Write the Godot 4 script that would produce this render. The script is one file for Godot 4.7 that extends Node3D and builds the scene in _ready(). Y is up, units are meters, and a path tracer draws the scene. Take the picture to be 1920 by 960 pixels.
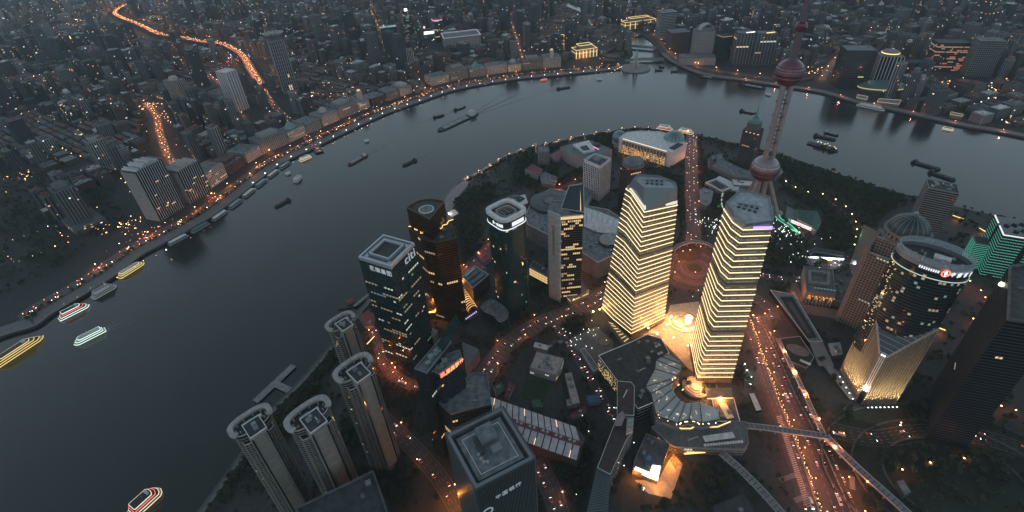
extends Node3D
# A great river bend between two halves of a city at dusk, seen from high up in a tower.
# x runs to the right, -z away from the viewer, metres throughout; the city ground is y = 0.

var M := {}
var taken := {}
var rng := RandomNumberGenerator.new()
var blocked: Array = []          # polygons that the scattered houses and trees keep clear of
var lamp_spots: Array = []

func _ready() -> void:
	rng.seed = 77
	var cam := Camera3D.new()
	cam.name = "camera"
	add_child(cam)
	cam.position = Vector3(0, 541, 0)
	cam.rotation = Vector3(deg_to_rad(-33.0992), 0, 0)
	cam.rotate_object_local(Vector3(0, 0, 1), deg_to_rad(-3.632))
	cam.projection = Camera3D.PROJECTION_FRUSTUM
	cam.near = 1.0
	cam.far = 30000.0
	cam.size = 2.0 * 480.0 / 922.0
	cam.frustum_offset = Vector2(0, -80.0 / 922.0)
	cam.current = true

	var env := Environment.new()
	env.background_mode = Environment.BG_SKY
	env.tonemap_mode = Environment.TONE_MAPPER_LINEAR
	env.tonemap_exposure = 1.0
	var sky := Sky.new()
	var sm := ProceduralSkyMaterial.new()
	sm.sky_top_color = Color(0.18, 0.22, 0.245)
	sm.sky_horizon_color = Color(0.63, 0.70, 0.75)
	sm.sky_curve = 0.5
	sm.ground_bottom_color = Color(0.10, 0.12, 0.13)
	sm.ground_horizon_color = Color(0.60, 0.64, 0.67)
	sky.sky_material = sm
	env.sky = sky
	env.background_energy_multiplier = 2.75
	env.sdfgi_enabled = true
	env.ssao_enabled = true
	env.ssil_enabled = true
	env.fog_enabled = true
	env.fog_density = 0.000035
	env.fog_light_color = Color(0.84, 0.90, 0.92)
	var we := WorldEnvironment.new()
	we.name = "environment"
	we.environment = env
	add_child(we)

	var sun := DirectionalLight3D.new()
	sun.name = "sun"
	sun.light_color = Color(1.0, 0.93, 0.86)
	sun.light_energy = 0.02
	sun.light_angular_distance = 30.0
	sun.shadow_enabled = true
	sun.sky_mode = DirectionalLight3D.SKY_MODE_LIGHT_ONLY
	sun.rotation_degrees = Vector3(-35, -35, 0)
	add_child(sun)

	materials()
	land()
	roads()
	ifc_quarter()
	river_towers()
	ring_towers()
	east_quarter()
	convention_quarter()
	television_tower()
	far_landmarks()
	far_city()
	boats()
	greenery()
	traffic()
	street_lamps()

# ---------------------------------------------------------------- mesh collecting
class MB:
	var v := PackedVector3Array()
	var n := PackedVector3Array()
	var c := PackedColorArray()
	var tint := Color.WHITE
	var tinted := false

	func tri(a: Vector3, b: Vector3, d: Vector3) -> void:
		var nn := (d - a).cross(b - a).normalized()
		v.append(a); v.append(b); v.append(d)
		n.append(nn); n.append(nn); n.append(nn)
		if tinted:
			c.append(tint); c.append(tint); c.append(tint)

	func quad(a: Vector3, b: Vector3, d: Vector3, e: Vector3) -> void:
		tri(a, b, d)
		tri(a, d, e)

	func smooth_quad(p: Array, nn: Array) -> void:
		var face: Vector3 = ((p[2] as Vector3) - p[0]).cross((p[1] as Vector3) - p[0])
		if face.length_squared() < 1e-12:
			face = ((p[3] as Vector3) - p[0]).cross((p[2] as Vector3) - p[0])
		for i in ([0, 1, 2, 0, 2, 3] if face.dot((nn[0] as Vector3) + nn[2]) >= 0.0 else [0, 2, 1, 0, 3, 2]):
			v.append(p[i]); n.append(nn[i])
			if tinted:
				c.append(tint)

	# a box whose base centre is at p, turned by yaw
	func box(p: Vector3, size: Vector3, yaw := 0.0, bottom := false) -> void:
		var x := Vector3(cos(yaw), 0, -sin(yaw)) * size.x * 0.5
		var z := Vector3(sin(yaw), 0, cos(yaw)) * size.z * 0.5
		var u := Vector3(0, size.y, 0)
		var a := p - x - z
		var b := p + x - z
		var d := p + x + z
		var e := p - x + z
		quad(a + u, b + u, d + u, e + u)
		quad(b, b + u, a + u, a)
		quad(d, d + u, b + u, b)
		quad(e, e + u, d + u, d)
		quad(a, a + u, e + u, e)
		if bottom:
			quad(e, d, b, a)

	# a bar of width w and height h along a to b (a and b lie on its centre line)
	func bar(a: Vector3, b: Vector3, w: float, h: float) -> void:
		var f := (b - a).normalized()
		var s := f.cross(Vector3.UP)
		if s.length() < 0.01:
			s = Vector3.RIGHT
		s = s.normalized() * w * 0.5
		var u := s.cross(f).normalized() * h * 0.5
		var p := [a - s - u, a + s - u, a + s + u, a - s + u]
		var q := [b - s - u, b + s - u, b + s + u, b - s + u]
		for i in 4:
			var j := (i + 1) % 4
			quad(p[i], p[j], q[j], q[i])
		quad(p[0], p[3], p[2], p[1])
		quad(q[0], q[1], q[2], q[3])

	func cap(poly: Array, y: float, up := true) -> void:
		var idx := Geometry2D.triangulate_polygon(PackedVector2Array(poly))
		for i in range(0, idx.size(), 3):
			var a: Vector2 = poly[idx[i]]
			var b: Vector2 = poly[idx[i + 1]]
			var d: Vector2 = poly[idx[i + 2]]
			if ((b - a).cross(d - a) > 0.0) != up:
				var t := b
				b = d
				d = t
			tri(Vector3(a.x, y, a.y), Vector3(b.x, y, b.y), Vector3(d.x, y, d.y))

	func sides(pa: Array, ya: float, pb: Array, yb: float) -> void:
		for i in pa.size():
			var j := (i + 1) % pa.size()
			var p: Vector2 = pa[i]
			var q: Vector2 = pa[j]
			var p2: Vector2 = pb[i]
			var q2: Vector2 = pb[j]
			quad(Vector3(q.x, ya, q.y), Vector3(q2.x, yb, q2.y), Vector3(p2.x, yb, p2.y), Vector3(p.x, ya, p.y))

	func prism(poly: Array, y0: float, y1: float, top := true) -> void:
		var p := MB.wound(poly)
		sides(p, y0, p, y1)
		if top:
			cap(p, y1)

	func loft(pa: Array, y0: float, pb: Array, y1: float, top := true) -> void:
		sides(pa, y0, pb, y1)
		if top:
			cap(pb, y1)

	# a wall of a given thickness that stands on the outline of poly, inside it (or outside where thick < 0)
	func rim(poly: Array, thick: float, y0: float, y1: float, bottom := false) -> void:
		var p := MB.wound(poly)
		var q := MB.inset(p, thick)
		var outer := p if thick > 0.0 else q
		var inner := q if thick > 0.0 else p
		sides(outer, y0, outer, y1)
		for i in p.size():
			var j := (i + 1) % p.size()
			var a: Vector2 = outer[i]
			var b: Vector2 = outer[j]
			var d: Vector2 = inner[j]
			var e: Vector2 = inner[i]
			quad(Vector3(a.x, y1, a.y), Vector3(b.x, y1, b.y), Vector3(d.x, y1, d.y), Vector3(e.x, y1, e.y))
			quad(Vector3(e.x, y0, e.y), Vector3(e.x, y1, e.y), Vector3(d.x, y1, d.y), Vector3(d.x, y0, d.y))
			if bottom:
				quad(Vector3(e.x, y0, e.y), Vector3(d.x, y0, d.y), Vector3(b.x, y0, b.y), Vector3(a.x, y0, a.y))

	# profile of (radius, height) turned round the axis at c
	func lathe(at: Vector3, profile: Array, segs := 24, squash := Vector2.ONE, yaw := 0.0) -> void:
		for k in profile.size() - 1:
			var p: Vector2 = profile[k]
			var q: Vector2 = profile[k + 1]
			var sl := Vector2(q.y - p.y, p.x - q.x)
			if sl.length() < 0.0001:
				continue
			sl = sl.normalized()
			for i in segs:
				var pts := []
				var ns := []
				for e in [[i + 1, p], [i + 1, q], [i, q], [i, p]]:
					var a: float = TAU * e[0] / segs
					var d := Vector2(cos(a) * squash.x, sin(a) * squash.y).rotated(yaw)
					var r: Vector2 = e[1]
					pts.append(at + Vector3(d.x * r.x, r.y, d.y * r.x))
					ns.append(Vector3(d.x * sl.x, sl.y, d.y * sl.x).normalized())
				smooth_quad(pts, ns)

	func tube(pts: Array, r: float, segs := 6) -> void:
		for k in pts.size() - 1:
			var a: Vector3 = pts[k]
			var b: Vector3 = pts[k + 1]
			taper(a, b, r, r, segs)

	func taper(a: Vector3, b: Vector3, ra: float, rb: float, segs := 8) -> void:
		var f := (b - a).normalized()
		var s := f.cross(Vector3.UP if absf(f.y) < 0.9 else Vector3.RIGHT).normalized()
		var u := s.cross(f)
		for i in segs:
			var a0: float = TAU * i / segs
			var a1 := TAU * (i + 1) / segs
			var d0 := s * cos(a0) + u * sin(a0)
			var d1 := s * cos(a1) + u * sin(a1)
			smooth_quad([a + d0 * ra, a + d1 * ra, b + d1 * rb, b + d0 * rb], [d0, d1, d1, d0])

	func mesh(m: Material, origin := Vector3.ZERO) -> ArrayMesh:
		var am := ArrayMesh.new()
		add_to(am, m, origin)
		return am

	func add_to(am: ArrayMesh, m: Material, origin := Vector3.ZERO) -> void:
		if v.is_empty():
			return
		var arr := []
		arr.resize(Mesh.ARRAY_MAX)
		var vv := v
		if origin != Vector3.ZERO:
			vv = Transform3D(Basis(), -origin) * v
		arr[Mesh.ARRAY_VERTEX] = vv
		arr[Mesh.ARRAY_NORMAL] = n
		if tinted:
			arr[Mesh.ARRAY_COLOR] = c
		am.add_surface_from_arrays(Mesh.PRIMITIVE_TRIANGLES, arr)
		am.surface_set_material(am.get_surface_count() - 1, m)

	static func wound(poly: Array) -> Array:
		var s := 0.0
		for i in poly.size():
			s += (poly[i] as Vector2).cross(poly[(i + 1) % poly.size()])
		var p := poly.duplicate()
		if s < 0.0:
			p.reverse()
		return p

	static func inset(p: Array, d: float) -> Array:
		var out := []
		var k := p.size()
		for i in k:
			var a: Vector2 = p[(i + k - 1) % k]
			var b: Vector2 = p[i]
			var e: Vector2 = p[(i + 1) % k]
			var u := (b - a).normalized()
			var w := (e - b).normalized()
			var n1 := Vector2(-u.y, u.x)
			var n2 := Vector2(-w.y, w.x)
			var m := (n1 + n2)
			var l := m.length()
			if l < 0.2:
				out.append(b + n1 * d)
			else:
				m /= l
				out.append(b + m * d / maxf(0.35, m.dot(n1)))
		return out

# ---------------------------------------------------------------- nodes
func numbered(called: String) -> String:
	if not taken.has(called):
		taken[called] = 0
		return called
	taken[called] += 1
	return "%s_%03d" % [called, taken[called]]

func tag(o: Node, label: String, category: String, group := "") -> void:
	o.set_meta("label", label)
	o.set_meta("category", category)
	if group:
		o.set_meta("group", group)

func thing(called: String, label: String, category: String, at: Vector3, group := "") -> Node3D:
	var o := Node3D.new()
	o.name = numbered(called)
	add_child(o)
	o.position = at
	tag(o, label, category, group)
	return o

func at2(p: Vector2, y := 0.0) -> Vector3:
	return Vector3(p.x, y, p.y)

func middle(poly: Array) -> Vector2:
	var s := Vector2.ZERO
	for p in poly:
		s += p
	return s / poly.size()

# one part; the collected shape is in the place's own metres when parent is a thing that stands unturned at its base
func part(parent: Node3D, called: String, mb: MB, m: Material, stuff := false) -> MeshInstance3D:
	if mb.v.is_empty():
		return null
	var o := MeshInstance3D.new()
	o.name = called
	var base := Vector3.ZERO
	var p: Node = parent
	while p is Node3D and p != self:
		base += (p as Node3D).position
		p = p.get_parent()
	o.mesh = mb.mesh(m, base)
	parent.add_child(o, true)
	if stuff:
		o.set_meta("kind", "stuff")
	return o

func setting(called: String, mb: MB, m: Material) -> MeshInstance3D:
	var o := MeshInstance3D.new()
	o.name = numbered(called)
	o.mesh = mb.mesh(m)
	add_child(o)
	o.set_meta("kind", "structure")
	return o

func boxpart(parent: Node3D, called: String, p: Vector3, size: Vector3, yaw: float, m: Material) -> MeshInstance3D:
	var b := MB.new()
	b.box(p, size, yaw)
	return part(parent, called, b, m)

# ---------------------------------------------------------------- plan shapes
# x, z pairs in metres to points
func pl(a: Array) -> Array:
	var out := []
	for i in range(0, a.size(), 2):
		out.append(Vector2(a[i], a[i + 1]))
	return out

func rect(c: Vector2, w: float, d: float, yaw: float) -> Array:
	var x := Vector2(cos(yaw), -sin(yaw)) * w * 0.5
	var z := Vector2(sin(yaw), cos(yaw)) * d * 0.5
	return [c - x - z, c + x - z, c + x + z, c - x + z]

func oval(c: Vector2, a: float, b: float, yaw: float, segs := 32, power := 1.0) -> Array:
	var out := []
	for i in segs:
		var t := TAU * i / segs
		var p := Vector2(signf(cos(t)) * pow(absf(cos(t)), power) * a, signf(sin(t)) * pow(absf(sin(t)), power) * b)
		out.append(c + p.rotated(yaw))
	return out

func lerp_poly(a: Array, b: Array, t: float) -> Array:
	var out := []
	for i in a.size():
		out.append((a[i] as Vector2).lerp(b[i], t))
	return out

func scaled(poly: Array, s: float) -> Array:
	var c := middle(poly)
	var out := []
	for p in poly:
		out.append(c + (p - c) * s)
	return out

# a sheet that follows a line of points with a given width
func strip(mb: MB, pts: Array, w: float, y: float, shift := 0.0) -> void:
	var l := []
	var r := []
	for i in pts.size():
		var a: Vector2 = pts[maxi(i - 1, 0)]
		var b: Vector2 = pts[mini(i + 1, pts.size() - 1)]
		var n := (b - a).normalized().orthogonal()
		l.append(pts[i] + n * (shift + w * 0.5))
		r.append(pts[i] + n * (shift - w * 0.5))
	for i in pts.size() - 1:
		mb.quad(at2(r[i], y), at2(l[i], y), at2(l[i + 1], y), at2(r[i + 1], y))

func smooth_line(pts: Array, steps := 6) -> Array:
	var out := []
	for i in pts.size() - 1:
		var p0: Vector2 = pts[maxi(i - 1, 0)]
		var p1: Vector2 = pts[i]
		var p2: Vector2 = pts[i + 1]
		var p3: Vector2 = pts[mini(i + 2, pts.size() - 1)]
		for k in steps:
			out.append(p1.cubic_interpolate(p2, p0, p3, float(k) / steps))
	out.append(pts[-1])
	return out

# points every step metres along a line, each with its direction
func along(pts: Array, step: float, from := 0.0) -> Array:
	var out := []
	var left := from
	for i in pts.size() - 1:
		var a: Vector2 = pts[i]
		var b: Vector2 = pts[i + 1]
		var l := a.distance_to(b)
		while left < l:
			out.append([a.lerp(b, left / l), (b - a) / l])
			left += step
		left -= l
	return out

func inside(p: Vector2, poly: Array) -> bool:
	return Geometry2D.is_point_in_polygon(p, PackedVector2Array(poly))

# ---------------------------------------------------------------- materials
func srgb(c: Color) -> Color:
	return c.linear_to_srgb()

func mat(key: String, c: Color, rough := 0.8, metal := 0.0, grime := 0.0) -> StandardMaterial3D:
	var m := StandardMaterial3D.new()
	m.resource_name = key
	m.albedo_color = srgb(c)
	m.roughness = rough
	m.metallic = metal
	m.cull_mode = BaseMaterial3D.CULL_DISABLED
	if grime > 0.0:
		m.albedo_texture = M["_grime"]
		m.uv1_triplanar = true
		m.uv1_world_triplanar = true
		m.uv1_scale = Vector3.ONE * grime
	M[key] = m
	return m

func glow(key: String, c: Color, energy: float, base := Color(0.3, 0.3, 0.3)) -> StandardMaterial3D:
	var m := StandardMaterial3D.new()
	m.resource_name = key
	m.albedo_color = srgb(base)
	m.roughness = 0.6
	m.emission_enabled = true
	m.emission = srgb(c)
	m.emission_energy_multiplier = energy
	M[key] = m
	return m

func noise_tex(freq: float, lo: float, hi: float, s: int, size := 512, octaves := 5) -> NoiseTexture2D:
	var fn := FastNoiseLite.new()
	fn.seed = s
	fn.noise_type = FastNoiseLite.TYPE_SIMPLEX_SMOOTH
	fn.frequency = freq
	fn.fractal_octaves = octaves
	var g := Gradient.new()
	g.set_color(0, Color(lo, lo, lo))
	g.set_color(1, Color(hi, hi, hi))
	var t := NoiseTexture2D.new()
	t.noise = fn
	t.width = size
	t.height = size
	t.seamless = true
	t.color_ramp = g
	return t

func materials() -> void:
	M["_stain"] = noise_tex(0.006, 0.66, 1.0, 17, 512, 4)
	M["_grime"] = noise_tex(0.012, 0.78, 1.0, 5)
	mat("paving", Color(0.055, 0.055, 0.055), 0.85, 0, 0.02)
	mat("paving_light", Color(0.17, 0.165, 0.165), 0.85, 0, 0.03)
	mat("city_ground", Color(0.03, 0.031, 0.032), 0.9, 0, 0.008)
	mat("park_soil", Color(0.03, 0.038, 0.026), 0.95, 0, 0.02)
	mat("lawn", Color(0.035, 0.055, 0.025), 0.95, 0, 0.03)
	mat("asphalt", Color(0.065, 0.063, 0.064), 0.7, 0, 0.03)
	mat("kerb", Color(0.28, 0.27, 0.26), 0.8, 0, 0.05)
	mat("paint_white", Color(0.38, 0.38, 0.37), 0.6, 0, 0.05)
	mat("concrete", Color(0.26, 0.255, 0.25), 0.85, 0, 0.02)
	mat("concrete_dark", Color(0.12, 0.12, 0.125), 0.85, 0, 0.02)
	mat("stone", Color(0.23, 0.205, 0.175), 0.8, 0, 0.02)
	mat("stone_pale", Color(0.42, 0.39, 0.36), 0.8, 0, 0.02)
	mat("roof_grey", Color(0.19, 0.205, 0.22), 0.75, 0, 0.03)
	mat("roof_dark", Color(0.05, 0.055, 0.06), 0.75, 0, 0.03)
	mat("roof_white", Color(0.72, 0.70, 0.70), 0.6, 0, 0.02)
	mat("roof_red", Color(0.22, 0.045, 0.05), 0.7, 0, 0.03)
	mat("roof_green", Color(0.05, 0.14, 0.10), 0.7, 0, 0.03)
	mat("roof_blue", Color(0.07, 0.13, 0.24), 0.6, 0, 0.03)
	for k in ["roof_grey", "roof_dark", "concrete_dark"]:
		M[k].albedo_texture = M["_stain"]
	mat("metal_pale", Color(0.45, 0.47, 0.49), 0.4, 0.6)
	mat("metal_mid", Color(0.22, 0.24, 0.26), 0.45, 0.6)
	mat("metal_dark", Color(0.06, 0.065, 0.07), 0.45, 0.5)
	mat("bronze", Color(0.16, 0.105, 0.055), 0.35, 0.7)
	mat("brown_clad", Color(0.085, 0.055, 0.055), 0.5, 0.2, 0.02)
	mat("stone_grey", Color(0.20, 0.19, 0.18), 0.8, 0, 0.02)
	mat("roof_pale", Color(0.36, 0.39, 0.42), 0.6, 0, 0.02)
	mat("granite_pale", Color(0.38, 0.35, 0.33), 0.7, 0, 0.03)
	mat("white_paint", Color(0.70, 0.69, 0.69), 0.55, 0, 0.02)
	mat("sign_white", Color(0.75, 0.75, 0.76), 0.5)
	mat("glass_dark", Color(0.012, 0.02, 0.022), 0.08, 0.0)
	mat("glass_green", Color(0.012, 0.035, 0.032), 0.08, 0.0)
	mat("glass_blue", Color(0.02, 0.032, 0.045), 0.07, 0.0)
	mat("glass_pale", Color(0.10, 0.13, 0.14), 0.10, 0.0)
	mat("glass_gold", Color(0.16, 0.085, 0.03), 0.12, 0.85)
	mat("glass_gold_dark", Color(0.13, 0.07, 0.03), 0.18, 0.85)
	mat("glass_matte", Color(0.008, 0.010, 0.011), 0.45).metallic_specular = 0.25
	mat("glass_warm", Color(0.17, 0.145, 0.10), 0.14, 0.2)
	mat("bronze_pale", Color(0.42, 0.35, 0.25), 0.45, 0.2)
	mat("magenta_ball", Color(0.10, 0.024, 0.042), 0.3, 0.4)
	mat("pink_ball", Color(0.25, 0.205, 0.22), 0.35, 0.4)
	mat("tower_concrete", Color(0.24, 0.215, 0.215), 0.7, 0, 0.05)
	mat("dome_green", Color(0.10, 0.19, 0.18), 0.3, 0.3)
	mat("dome_dark", Color(0.035, 0.05, 0.05), 0.4, 0.4)
	mat("bark", Color(0.05, 0.038, 0.028), 0.95)
	var leaf := mat("leaf", Color(0.75, 0.75, 0.75), 0.85)
	leaf.vertex_color_use_as_albedo = true
	var city := mat("city_paint", Color(1, 1, 1), 0.82, 0, 0.02)
	city.vertex_color_use_as_albedo = true
	# river water: silty, with a fine chop
	var w := mat("water", Color(0.009, 0.012, 0.012), 0.16)
	w.metallic_specular = 0.5
	var fn := FastNoiseLite.new()
	fn.seed = 9
	fn.frequency = 0.02
	fn.fractal_octaves = 5
	var wt := NoiseTexture2D.new()
	wt.noise = fn
	wt.width = 1024
	wt.height = 1024
	wt.seamless = true
	wt.as_normal_map = true
	wt.bump_strength = 3.0
	w.normal_enabled = true
	w.normal_texture = wt
	w.normal_scale = 0.16
	w.uv1_triplanar = true
	w.uv1_world_triplanar = true
	w.uv1_scale = Vector3.ONE * 0.004
	w.albedo_texture = noise_tex(0.004, 0.7, 1.0, 31, 512, 4)
	mat("car_white", Color(0.5, 0.5, 0.5), 0.3)
	mat("car_dark", Color(0.02, 0.02, 0.024), 0.25)
	mat("car_silver", Color(0.25, 0.26, 0.27), 0.3, 0.5)
	mat("car_red", Color(0.25, 0.02, 0.02), 0.3)
	mat("car_glass", Color(0.01, 0.012, 0.014), 0.1)
	mat("hull_dark", Color(0.025, 0.024, 0.026), 0.6, 0, 0.05)
	mat("hull_red", Color(0.12, 0.022, 0.02), 0.6, 0, 0.05)
	mat("hull_green", Color(0.02, 0.05, 0.04), 0.6, 0, 0.05)
	mat("ship_white", Color(0.55, 0.56, 0.56), 0.5, 0, 0.05)
	mat("cargo", Color(0.30, 0.34, 0.33), 0.8, 0, 0.1)
	glow("band_light", Color(1.0, 0.76, 0.38), 2.0)
	glow("warm_window", Color(1.0, 0.66, 0.26), 0.75)
	glow("warm_window_dim", Color(1.0, 0.62, 0.26), 0.28)
	glow("white_window", Color(0.85, 1.0, 0.85), 0.55)
	glow("green_window", Color(0.35, 0.75, 0.6), 0.22)
	glow("gold_light", Color(1.0, 0.62, 0.14), 2.0)
	glow("gold_line", Color(1.0, 0.66, 0.20), 1.6)
	glow("white_light", Color(0.95, 0.98, 1.0), 2.2)
	glow("white_sign", Color(0.92, 0.95, 1.0), 0.9)
	glow("soft_white_sign", Color(0.9, 0.95, 1.0), 0.2, Color(0.5, 0.5, 0.5))
	glow("red_sign", Color(1.0, 0.14, 0.06), 1.8)
	glow("orange_sign", Color(1.0, 0.28, 0.10), 1.6)
	glow("teal_light", Color(0.08, 0.95, 0.66), 0.4)
	glow("green_light", Color(0.12, 1.0, 0.60), 0.9)
	glow("violet_light", Color(0.62, 0.42, 1.0), 1.2)
	glow("pink_light", Color(1.0, 0.30, 0.62), 0.9)
	glow("cyan_screen", Color(0.05, 0.75, 0.80), 1.0)
	glow("far_white", Color(0.9, 0.97, 1.0), 1.4)
	glow("far_red", Color(1.0, 0.25, 0.10), 1.4)
	glow("lamp_orange", Color(1.0, 0.52, 0.18), 14.0)
	glow("lamp_warm", Color(1.0, 0.72, 0.38), 16.0)
	glow("lamp_white", Color(0.92, 0.96, 1.0), 14.0)
	glow("headlight", Color(1.0, 0.95, 0.82), 9.0)
	glow("taillight", Color(1.0, 0.05, 0.02), 4.0)

# ---------------------------------------------------------------- the setting: river, banks, roads
var near_bank: Array = []
var west_bank: Array = []
var north_bank: Array = []
var land_east: Array = []
var land_west: Array = []
var land_north: Array = []

func land() -> void:
	var w := MB.new()
	w.quad(Vector3(-9000, -3.5, 300), Vector3(-9000, -3.5, -9000), Vector3(9000, -3.5, -9000), Vector3(9000, -3.5, 300))
	setting("river_water", w, M.water)
	near_bank = pl([-362.5,-264.7, -342.3,-334, -327.6,-396.9, -310.2,-431.8, -294.9,-463, -274.9,-512.7, -257.8,-556.7, -241,-603, -215.9,-675.1, -181.7,-775.8, -154.7,-872.4, -137.8,-945.5, -106.5,-982.5, -62.2,-1025.6, -30.6,-1065.1, 9.4,-1100.1, 64.5,-1131.8, 127.9,-1154.2, 207.8,-1181.8, 281,-1198, 353.1,-1204.1, 414.9,-1173.5, 474.2,-1144.1, 515.2,-1108.7, 573.9,-1060, 635.1,-1002.3, 675.3,-941.3, 719.9,-879.8, 748.4,-838.2, 787.4,-801.9, 837.2,-758.5, 874.2,-724.7, 913.4,-692.4])
	near_bank = smooth_line(near_bank, 3)
	land_east = near_bank.duplicate()
	land_east.append_array([Vector2(2500, -560), Vector2(2500, 290), Vector2(-330, 290)])
	west_bank = pl([-831.4,-531.5, -814,-568.3, -774.6,-587.6, -766.4,-616.8, -741.3,-663.6, -721,-711.5, -709.5,-765.2, -691,-795.4, -653.6,-855.5, -626.2,-915.4, -597.6,-1030.9, -569.4,-1128.2, -522.8,-1195.2, -472.9,-1272.3, -366.7,-1419, -265.2,-1514.4, -151.6,-1609.9, 29.1,-1669.3, 131.6,-1683.8, 272.6,-1696.9, 380.1,-1711.4, 430.8,-1719.5])
	west_bank = smooth_line(west_bank, 3)
	land_west = west_bank.duplicate()
	var creek_l := pl([455.3,-1759.4, 468.2,-1831.5, 501.8,-1896.5, 516.4,-2019.7, 528.6,-2149, 544.2,-2313.5, 520.9,-2477.3, 443.9,-2638.2])
	var creek_r := pl([493.8,-2689.9, 569.3,-2523.6, 590.2,-2354.5, 599.8,-2196.9, 614.4,-2046.4, 601.6,-1873.3])
	land_west.append_array(creek_l)
	land_west.append_array([Vector2(-300, -5200), Vector2(-300, -8900), Vector2(-8900, -8900), Vector2(-8900, 0)])
	land_north = creek_r.duplicate()
	north_bank = smooth_line(pl([601.6,-1873.3, 602.2,-1787.5, 621.8,-1697.7, 648.5,-1619.1, 689.3,-1570.7, 750.8,-1525.4, 832.5,-1457.4, 910,-1393.8, 942,-1355.5, 977.1,-1279.7, 1023.5,-1227.2, 1071,-1166.3, 1116.1,-1103.1, 1167.1,-1055.9, 1206.2,-1013]), 3)
	land_north.append_array(north_bank.slice(1))
	land_north.append_array([Vector2(8900, -900), Vector2(8900, -8900), Vector2(-240, -8900), Vector2(-240, -5200)])
	var e := MB.new()
	e.prism(land_east, -8.0, 0.0)
	setting("ground", e, M.paving)
	e = MB.new()
	e.prism(land_west, -8.0, 0.0)
	setting("ground", e, M.city_ground)
	e = MB.new()
	e.prism(land_north, -8.0, 0.0)
	setting("ground", e, M.city_ground)
	# quays: a raised promenade with a parapet along each bank
	promenade(west_bank, 26.0, 1.2, -1.0, "promenade")
	promenade(north_bank, 18.0, 1.0, -1.0, "promenade")
	promenade(near_bank.slice(0, 36), 7.0, 0.8, -1.0, "riverside_walk")
	promenade(near_bank.slice(36, 66), 9.0, 0.8, -1.0, "riverside_walk")

func promenade(line: Array, wide: float, high: float, side: float, called: String) -> void:
	var inner := []
	for i in line.size():
		var a: Vector2 = line[maxi(i - 1, 0)]
		var b: Vector2 = line[mini(i + 1, line.size() - 1)]
		inner.append(line[i] + (b - a).normalized().orthogonal() * wide * side)
	# keep the walk on the land side whichever way the bank runs
	var test: Vector2 = (inner[line.size() / 2] as Vector2)
	if not (inside(test, land_east) or inside(test, land_west) or inside(test, land_north)):
		promenade(line, wide, high, -side, called)
		return
	var poly := line.duplicate()
	var back := inner.duplicate()
	back.reverse()
	poly.append_array(back)
	var m := MB.new()
	for i in line.size() - 1:
		var a := at2(line[i], high)
		var b := at2(line[i + 1], high)
		var c := at2(inner[i + 1], high)
		var d := at2(inner[i], high)
		m.quad(a, b, c, d)
		m.quad(at2(inner[i]), at2(inner[i + 1]), c, d)
		m.quad(at2(line[i], -4.0), at2(line[i + 1], -4.0), b, a)
	var o := setting(called, m, M.paving_light)
	var p := MB.new()
	for i in line.size() - 1:
		p.bar(at2(line[i], high + 0.5), at2(line[i + 1], high + 0.5), 0.5, 1.0)
		p.bar(at2(inner[i], high + 0.4), at2(inner[i + 1], high + 0.4), 0.4, 0.8)
	part(o, "parapet", p, M.concrete)
	blocked.append(poly)

func road(pts: Array, w: float, y := 0.06, called := "road", walks := true, m: Material = null, clear := 2.0) -> MeshInstance3D:
	var b := MB.new()
	strip(b, pts, w, y)
	var o := setting(called, b, m if m else M.asphalt)
	var poly_l := []
	var poly_r := []
	for e in along(pts, 12.0):
		var nn: Vector2 = (e[1] as Vector2).orthogonal()
		poly_l.append(e[0] + nn * (w * 0.5 + clear))
		poly_r.append(e[0] - nn * (w * 0.5 + clear))
	poly_r.reverse()
	poly_l.append_array(poly_r)
	if poly_l.size() > 3:
		blocked.append(poly_l)
	if walks:
		var k := MB.new()
		for s in [-1.0, 1.0]:
			for i in pts.size() - 1:
				var a: Vector2 = pts[i]
				var c: Vector2 = pts[i + 1]
				var nn: Vector2 = (c - a).normalized().orthogonal() * s * (w * 0.5 + 0.15)
				k.bar(at2(a + nn, y + 0.02), at2(c + nn, y + 0.02), 0.3, 0.16)
		part(o, "kerb", k, M.kerb)
		var d := MB.new()
		var lanes := int(w / 3.6)
		for l in range(1, lanes):
			var off := -w * 0.5 + l * w / lanes
			for e in along(pts, 9.0):
				var p: Vector2 = e[0] + (e[1] as Vector2).orthogonal() * off
				strip(d, [p, p + (e[1] as Vector2) * 4.0], 0.25, y + 0.03)
		part(o, "lane_marking", d, M.paint_white, true)
	return o

func crossing(c: Vector2, dir: Vector2, w: float, l: float, o: Node3D, n := 0) -> void:
	# stripes of a pedestrian crossing: they run along dir and are set out across it
	var side := dir.orthogonal()
	var count := n if n else int(w / 1.4)
	for i in count:
		var p := c + side * ((i + 0.5) / count - 0.5) * w
		var b := MB.new()
		strip(b, [p - dir * l * 0.5, p + dir * l * 0.5], 0.6, 0.10)
		part(o, "crossing_stripe", b, M.paint_white)

func area(called: String, poly: Array, y: float, m: Material) -> MeshInstance3D:
	var b := MB.new()
	b.cap(MB.wound(poly), y)
	if m != M.park_soil and m != M.lawn:
		blocked.append(poly)
	return setting(called, b, m)

var avenue_l: Array = []
var avenue_r: Array = []
var lines := {}

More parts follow.
